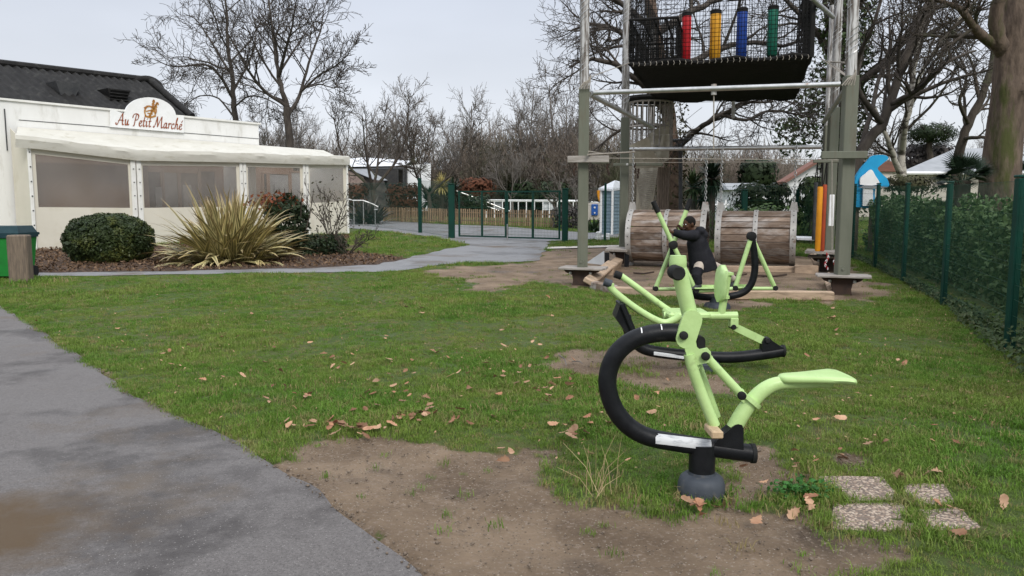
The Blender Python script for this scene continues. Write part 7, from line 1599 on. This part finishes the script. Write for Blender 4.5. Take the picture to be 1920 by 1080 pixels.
def scatter(name, x_, y_, sc, label, kind='stuff', z=None, seed=0):
    n = len(x_); r = np.random.default_rng(seed); me = bpy.data.meshes.new(name); me.vertices.add(n)
    zz = gz(x_, y_) if z is None else z
    nr_ = (y_ < 13)&(y_ > 1)&(np.abs(x_) < 12); bm_ = vnoise(x_, y_, 1.1, 8)*.02+vnoise(x_, y_, 5, 9)*.006+vnoise(x_, y_, 14, 10)*.006
    zz = zz+nr_*bm_*np.clip(-polydist(x_, y_, PATH_POLY)/.5, 0, 1)-.004
    me.vertices.foreach_set('co', np.c_[x_, y_, zz].ravel())
    for a, typ, v in (('rz', 'FLOAT', r.random(n)*6.283), ('sc', 'FLOAT', sc), ('vi', 'INT', r.integers(0, 8, n))): me.attributes.new(a, typ, 'POINT').data.foreach_set('value', v)
    o = bpy.data.objects.new(name, me); COL.objects.link(o); o['kind'] = kind; o['label'] = label
    ng = bpy.data.node_groups.new(name+'_nodes', 'GeometryNodeTree'); ng.interface.new_socket('Geometry', in_out='INPUT', socket_type='NodeSocketGeometry'); ng.interface.new_socket('Geometry', in_out='OUTPUT', socket_type='NodeSocketGeometry')
    N = ng.nodes; gi, go = N.new('NodeGroupInput'), N.new('NodeGroupOutput'); ip = N.new('GeometryNodeInstanceOnPoints'); ci = N.new('GeometryNodeCollectionInfo'); ci.inputs['Collection'].default_value = LIB; ci.inputs['Separate Children'].default_value = True; ci.inputs['Reset Children'].default_value = True
    def na(a, typ): q = N.new('GeometryNodeInputNamedAttribute'); q.data_type = typ; q.inputs['Name'].default_value = a; return q.outputs['Attribute']
    cx = N.new('ShaderNodeCombineXYZ'); er = N.new('FunctionNodeEulerToRotation'); lk = ng.links.new
    lk(gi.outputs[0], ip.inputs['Points']); lk(ci.outputs[0], ip.inputs['Instance']); ip.inputs['Pick Instance'].default_value = True; lk(na('vi', 'INT'), ip.inputs['Instance Index'])
    lk(na('rz', 'FLOAT'), cx.inputs['Z']); lk(cx.outputs[0], er.inputs[0]); lk(er.outputs[0], ip.inputs['Rotation']); lk(na('sc', 'FLOAT'), ip.inputs['Scale']); lk(ip.outputs[0], go.inputs[0])
    md = o.modifiers.new('scatter', 'NODES'); md.node_group = ng; return o
gx_, gy_, gs_ = [], [], []
for (y0, y1, dens, s0) in ((2.6, 5, 1000, .95), (5, 8, 760, 1.05), (8, 12, 480, 1.2), (12, 18, 240, 1.5), (18, 27, 95, 2.1), (27, 48, 30, 3.0)):
    w0_ = -.72*y1-.6; w1_ = .72*y1+.6; n = int((w1_-w0_)*(y1-y0)*dens); r = np.random.default_rng(int(y0*10)); x_ = r.uniform(w0_, w1_, n); y_ = r.uniform(y0, y1, n)
    kp = (np.abs(x_) < .70*y_+.6); x_, y_ = x_[kp], y_[kp]; kp = ok_grass(x_, y_, r); x_, y_ = x_[kp], y_[kp]
    ht = .8+.45*vnoise(x_, y_, .9, 31)+.3*vnoise(x_, y_, 3.5, 32); gx_.append(x_); gy_.append(y_); gs_.append(s0*np.clip(ht, .45, 1.5)*r.uniform(.75, 1.2, len(x_)))
scatter('grass', np.concatenate(gx_), np.concatenate(gy_), np.concatenate(gs_), 'short worn lawn grass between the path and the fence')
# lusher tufts round the machine feet, slabs and patch edges
tx, ty, tsz = [], [], []
for (x_, y_, n, sp2, s0) in ((1330, 930, 16, .05, 1.7), (1295, 932, 10, .05, 1.5), (1545, 925, 60, .1, 1.5), (1490, 935, 40, .09, 1.2), (1705, 945, 60, .05, 1.2), (1708, 975, 50, .05, 1.0), (1640, 948, 40, .06, .8), (1570, 945, 30, .05, 1.0), (1790, 950, 50, .07, 1.2), (1690, 905, 60, .09, 1.2), (1560, 985, 20, .05, 1.2), (1600, 1003, 20, .12, .9), (1760, 895, 40, .12, 1.5), (1745, 1000, 60, .12, 1.2), (1170, 690, 30, .12, 1.3), (1330, 700, 12, .1, 1.2), (1170, 905, 40, .2, 1.1), (1080, 905, 40, .2, 1.0), (560, 520, 30, .5, 2), (55, 532, 40, .3, 3)):
    p = gp(x_, y_); r = np.random.default_rng(x_+y_); tx.append(r.normal(p.x, sp2, n)); ty.append(r.normal(p.y, sp2, n)); tsz.append(np.full(n, s0)*r.uniform(.7, 1.2, n))
tx, ty, tsz = np.concatenate(tx), np.concatenate(ty), np.concatenate(tsz); kp = np.ones(len(tx), bool)
for p in slab_polys: kp &= polydist(tx, ty, p) < .012
kp &= ~((inpoly(tx, ty, DIRT[0])) & (polydist(tx, ty, DIRT[0]) > .12))
tx, ty, tsz = tx[kp], ty[kp], tsz[kp]
scatter('grass', tx, ty, tsz, 'longer grass tufts round the machine feet and paving slabs', seed=3)
# grass and moss creeping over the tarmac edge
E0 = resample(PATH_R, 4200); r = np.random.default_rng(77); kk = r.random(4200) < np.clip(.5+.9*vnoise(E0[:, 0], E0[:, 1], 2.4, 61), .05, 1); kk &= E0[:, 1] > 4.6; E0 = E0[kk]; off_ = r.normal(.035, .035, len(E0))
scatter('grass', E0[:, 0]+off_, E0[:, 1]+off_*.5, .55+.7*r.random(len(E0)), 'ragged grass creeping over the edge of the asphalt path', seed=5)
# clover clump and dry stalks
p = gp(1500, 928); r = np.random.default_rng(9); n = 420; P = np.c_[r.normal(p.x, .075, n), r.normal(p.y, .05, n), np.abs(r.normal(.03, .022, n))]; o = leaves('weed_clump', P, .014, 'clover', outward=np.array([0, 0, 1.]), jit=.5, asp=.8, seed=9, kind='stuff'); o['label'] = 'fresh green clover clump left of the paving slabs'
mb = MB(); r = random.Random(4)
for q in range(16):
    p = gp(1128+r.gauss(0, 16), 922+r.gauss(0, 7)); h = r.uniform(.1, .36); d = Vector((r.gauss(0, .06), r.gauss(0, .05), 0)); mb.tube([p, p+d*.6+Vector((0, 0, h*.6)), p+d*1.6+Vector((0, 0, h))], [.0022, .0018, .0009], 4)
o = mb.build('dry_stalks', 'straw', origin=gp(1128, 922)); tag(o, 'thin dry straw coloured stalks left of the nearest machine', 'dead plant')
# pebbles, twigs and crumbs on the bare soil and along the path edge
r = np.random.default_rng(17); xs_, ys_ = [], []
for p in DIRT[:4]:
    A_ = np.array(p); n = 2600 if p is DIRT[0] else 400; x_ = r.uniform(A_[:, 0].min(), A_[:, 0].max(), n); y_ = r.uniform(max(2.6, A_[:, 1].min()), A_[:, 1].max(), n); k = inpoly(x_, y_, p) & (~inpoly(x_, y_, PATH_POLY) | (r.random(n) < .02)); xs_.append(x_[k]); ys_.append(y_[k])
E_ = resample(PATH_R, 1500); xs_.append(E_[:, 0]+np.abs(r.normal(0, .06, 1500))-.03); ys_.append(E_[:, 1]+r.normal(0, .03, 1500))
x_, y_ = np.concatenate(xs_), np.concatenate(ys_); n = len(x_); s = np.clip(r.lognormal(-5.4, .5, n), .0018, .014)
P = np.c_[x_, y_, gz(x_, y_)+s*.3-.008+(np.clip(-polydist(x_, y_, PATH_POLY)/.5, 0, 1)*(vnoise(x_, y_, 1.1, 8)*.02+vnoise(x_, y_, 5, 9)*.006))]
P[:, 2] = np.where(inpoly(x_, y_, PATH_POLY), .008+s*.3, P[:, 2])
oc = np.array([[1,0,0],[0,1,0],[-1,0,0],[0,-1,0],[0,0,.7],[0,0,-.7]]); V = (P[:, None, :]+oc[None]*s[:, None, None]*r.uniform(.6, 1.3, (n, 6, 1))).reshape(-1, 3); f = np.array([[0,1,4],[1,2,4],[2,3,4],[3,0,4],[1,0,5],[2,1,5],[3,2,5],[0,3,5]]); F_ = (f[None]+(np.arange(n)*6)[:, None, None]).reshape(-1, 3)
o = raw('soil_crumbs', V, F_, 'stone', kind='stuff'); o['label'] = 'small stones and soil crumbs scattered on the bare earth'
# leaf litter in the flower bed
n = 5200; B2 = np.array(BED); x_ = r.uniform(B2[:, 0].min(), B2[:, 0].max(), n*3); y_ = r.uniform(B2[:, 1].min(), B2[:, 1].max(), n*3); k = inpoly(x_, y_, BED); x_, y_ = x_[k], y_[k]
o = leaves('leaf_litter', np.c_[x_, y_, gz(x_, y_)+.03+.05*r.random(len(x_))], .045, 'litter', outward=np.array([0, 0, 1.]), jit=.7, seed=51, kind='stuff'); o['label'] = 'brown fallen leaf litter covering the flower bed'
# small pale bits on the lawn
n = 2600; x_ = r.uniform(-8, 8, n); y_ = 4+12*r.random(n)**1.2; k = ok_grass(x_, y_, r); x_, y_ = x_[k], y_[k]
o = leaves('leaf_crumbs', np.c_[x_, y_, gz(x_, y_)+.03], .013, 'pale_leaf', outward=np.array([0, 0, 1.]), jit=.5, seed=53, kind='stuff'); o['label'] = 'crumbs of dry leaf speckled over the lawn'
# fallen oak leaves, one object each
def oak_leaf(seed):
    r = random.Random(seed); out = []
    lob = [(0, -.6, 0), (.04, -.42, 0), (.19, -.3, 1), (.14, -.2, 0), (.3, -.06, 1), (.21, .06, 0), (.35, .24, 1), (.23, .32, 0), (.19, .49, 1), (0, .6, 1)]
    R_ = [(x_*r.uniform(.85, 1.2), y_) for x_, y_, _ in lob]; Lf = [(-x_*r.uniform(.85, 1.2), y_) for x_, y_, _ in lob[1:-1]][::-1]; pts = R_+Lf
    cu, cv = r.uniform(-.4, .7), r.uniform(-.3, .5); hz = lambda x_, y_: cu*x_*x_*1.6+cv*y_*y_*.7+.05*math.sin(9*x_+seed)
    mid = [(0, -.3), (0, 0), (0, .3)]; V = [(x_, y_, hz(x_, y_)+r.uniform(-.02, .02)) for x_, y_ in pts]+[(x_, y_, hz(x_, y_)-.03) for x_, y_ in mid]; n = len(pts); F_ = []
    for i_ in range(n):
        a, b_ = pts[i_], pts[(i_+1) % n]; ym = (a[1]+b_[1])/2; F_.append((i_, (i_+1) % n, n+(0 if ym < -.15 else 1 if ym < .2 else 2)))
    zn = [0 if (pts[i_][1]+pts[(i_+1) % n][1])/2 < -.15 else 1 if (pts[i_][1]+pts[(i_+1) % n][1])/2 < .2 else 2 for i_ in range(n)]
    F_ += [(i_, n+zn[i_], n+zn[i_-1]) for i_ in range(n) if zn[i_] != zn[i_-1]]
    me = bpy.data.meshes.new('fallen_leaf'); me.from_pydata(V, [], F_); me.update(); me.polygons.foreach_set('use_smooth', [True]*len(F_)); return me
lm = []
for k in range(10): me = oak_leaf(k); me.materials.append(M['oak_leaf' if k % 3 else 'pale_leaf']); lm.append(me)
r = random.Random(12); spots = []
def clump(x_, y_, sx, sy, n): spots.extend((r.gauss(x_, sx), r.gauss(y_, sy)) for _ in range(n))
clump(640, 808, 40, 8, 20); clump(770, 780, 25, 14, 20); clump(700, 745, 50, 22, 14); clump(560, 760, 40, 20, 9); clump(840, 745, 60, 30, 14); clump(880, 790, 60, 14, 8); clump(1070, 820, 25, 14, 9); clump(1000, 715, 60, 22, 16); clump(1100, 790, 40, 12, 8); clump(1060, 740, 40, 20, 8)
clump(1200, 745, 40, 20, 8); clump(900, 690, 120, 30, 14); clump(600, 690, 80, 30, 8); clump(1310, 960, 20, 6, 7); clump(1460, 880, 40, 14, 8); clump(1590, 860, 18, 6, 6); clump(1660, 810, 100, 30, 9); clump(760, 650, 160, 30, 12); clump(1250, 650, 30, 10, 3); clump(1600, 700, 90, 40, 7); clump(1800, 1005, 60, 40, 4); clump(1500, 960, 40, 14, 6); clump(430, 700, 60, 25, 7); clump(330, 660, 60, 25, 5); clump(1000, 860, 90, 14, 6); clump(1720, 905, 30, 5, 4); clump(200, 640, 60, 15, 4); clump(900, 600, 250, 25, 14); clump(1560, 620, 90, 20, 5)
k = 0
for x_, y_ in spots:
    p = gp(x_, y_); on_path = inpoly(np.array([p.x]), np.array([p.y]), PATH_POLY)[0]
    if on_path and r.random() < .8: continue
    ind = max(polydist(np.array([p.x]), np.array([p.y]), d)[0] for d in DIRT[:4]) > .03
    o = bpy.data.objects.new('fallen_leaf', lm[r.randrange(10)]); COL.objects.link(o); s = r.uniform(.04, .088)
    o.location = (p.x, p.y, g(p.x, p.y)+(.016 if on_path else .02 if ind else .042)+.012*r.random()); o.scale = (s, s, s); o.rotation_euler = (r.gauss(0, .35), r.gauss(0, .35), r.uniform(0, 6.283))
    tag(o, 'dry brown oak leaf lying on the bare soil' if ind else 'dry brown oak leaf lying on the asphalt path' if on_path else 'dry brown oak leaf lying in the lawn grass', 'leaf', 'fallen oak leaves on bare soil' if ind else 'fallen oak leaves on the path' if on_path else 'fallen oak leaves in the grass')
# two pale twigs on the worn patch
for x0, y0, x1, y1, lab in ((1048, 668, 1062, 688, 'curved grey twig on the worn soil beside the rower'), (1072, 680, 1092, 684, 'short pale twig on the worn soil beside the rower')):
    a, b_ = gp(x0, y0), gp(x1, y1); mb = MB(); mb.tube([a+Vector((0,0,.012)), a.lerp(b_, .5)+Vector((.02, .02, .02)), b_+Vector((0,0,.012))], [.007, .006, .004], 5, smooth=3); tag(mb.build('twig', 'bark_far', origin=a), lab, 'twig')
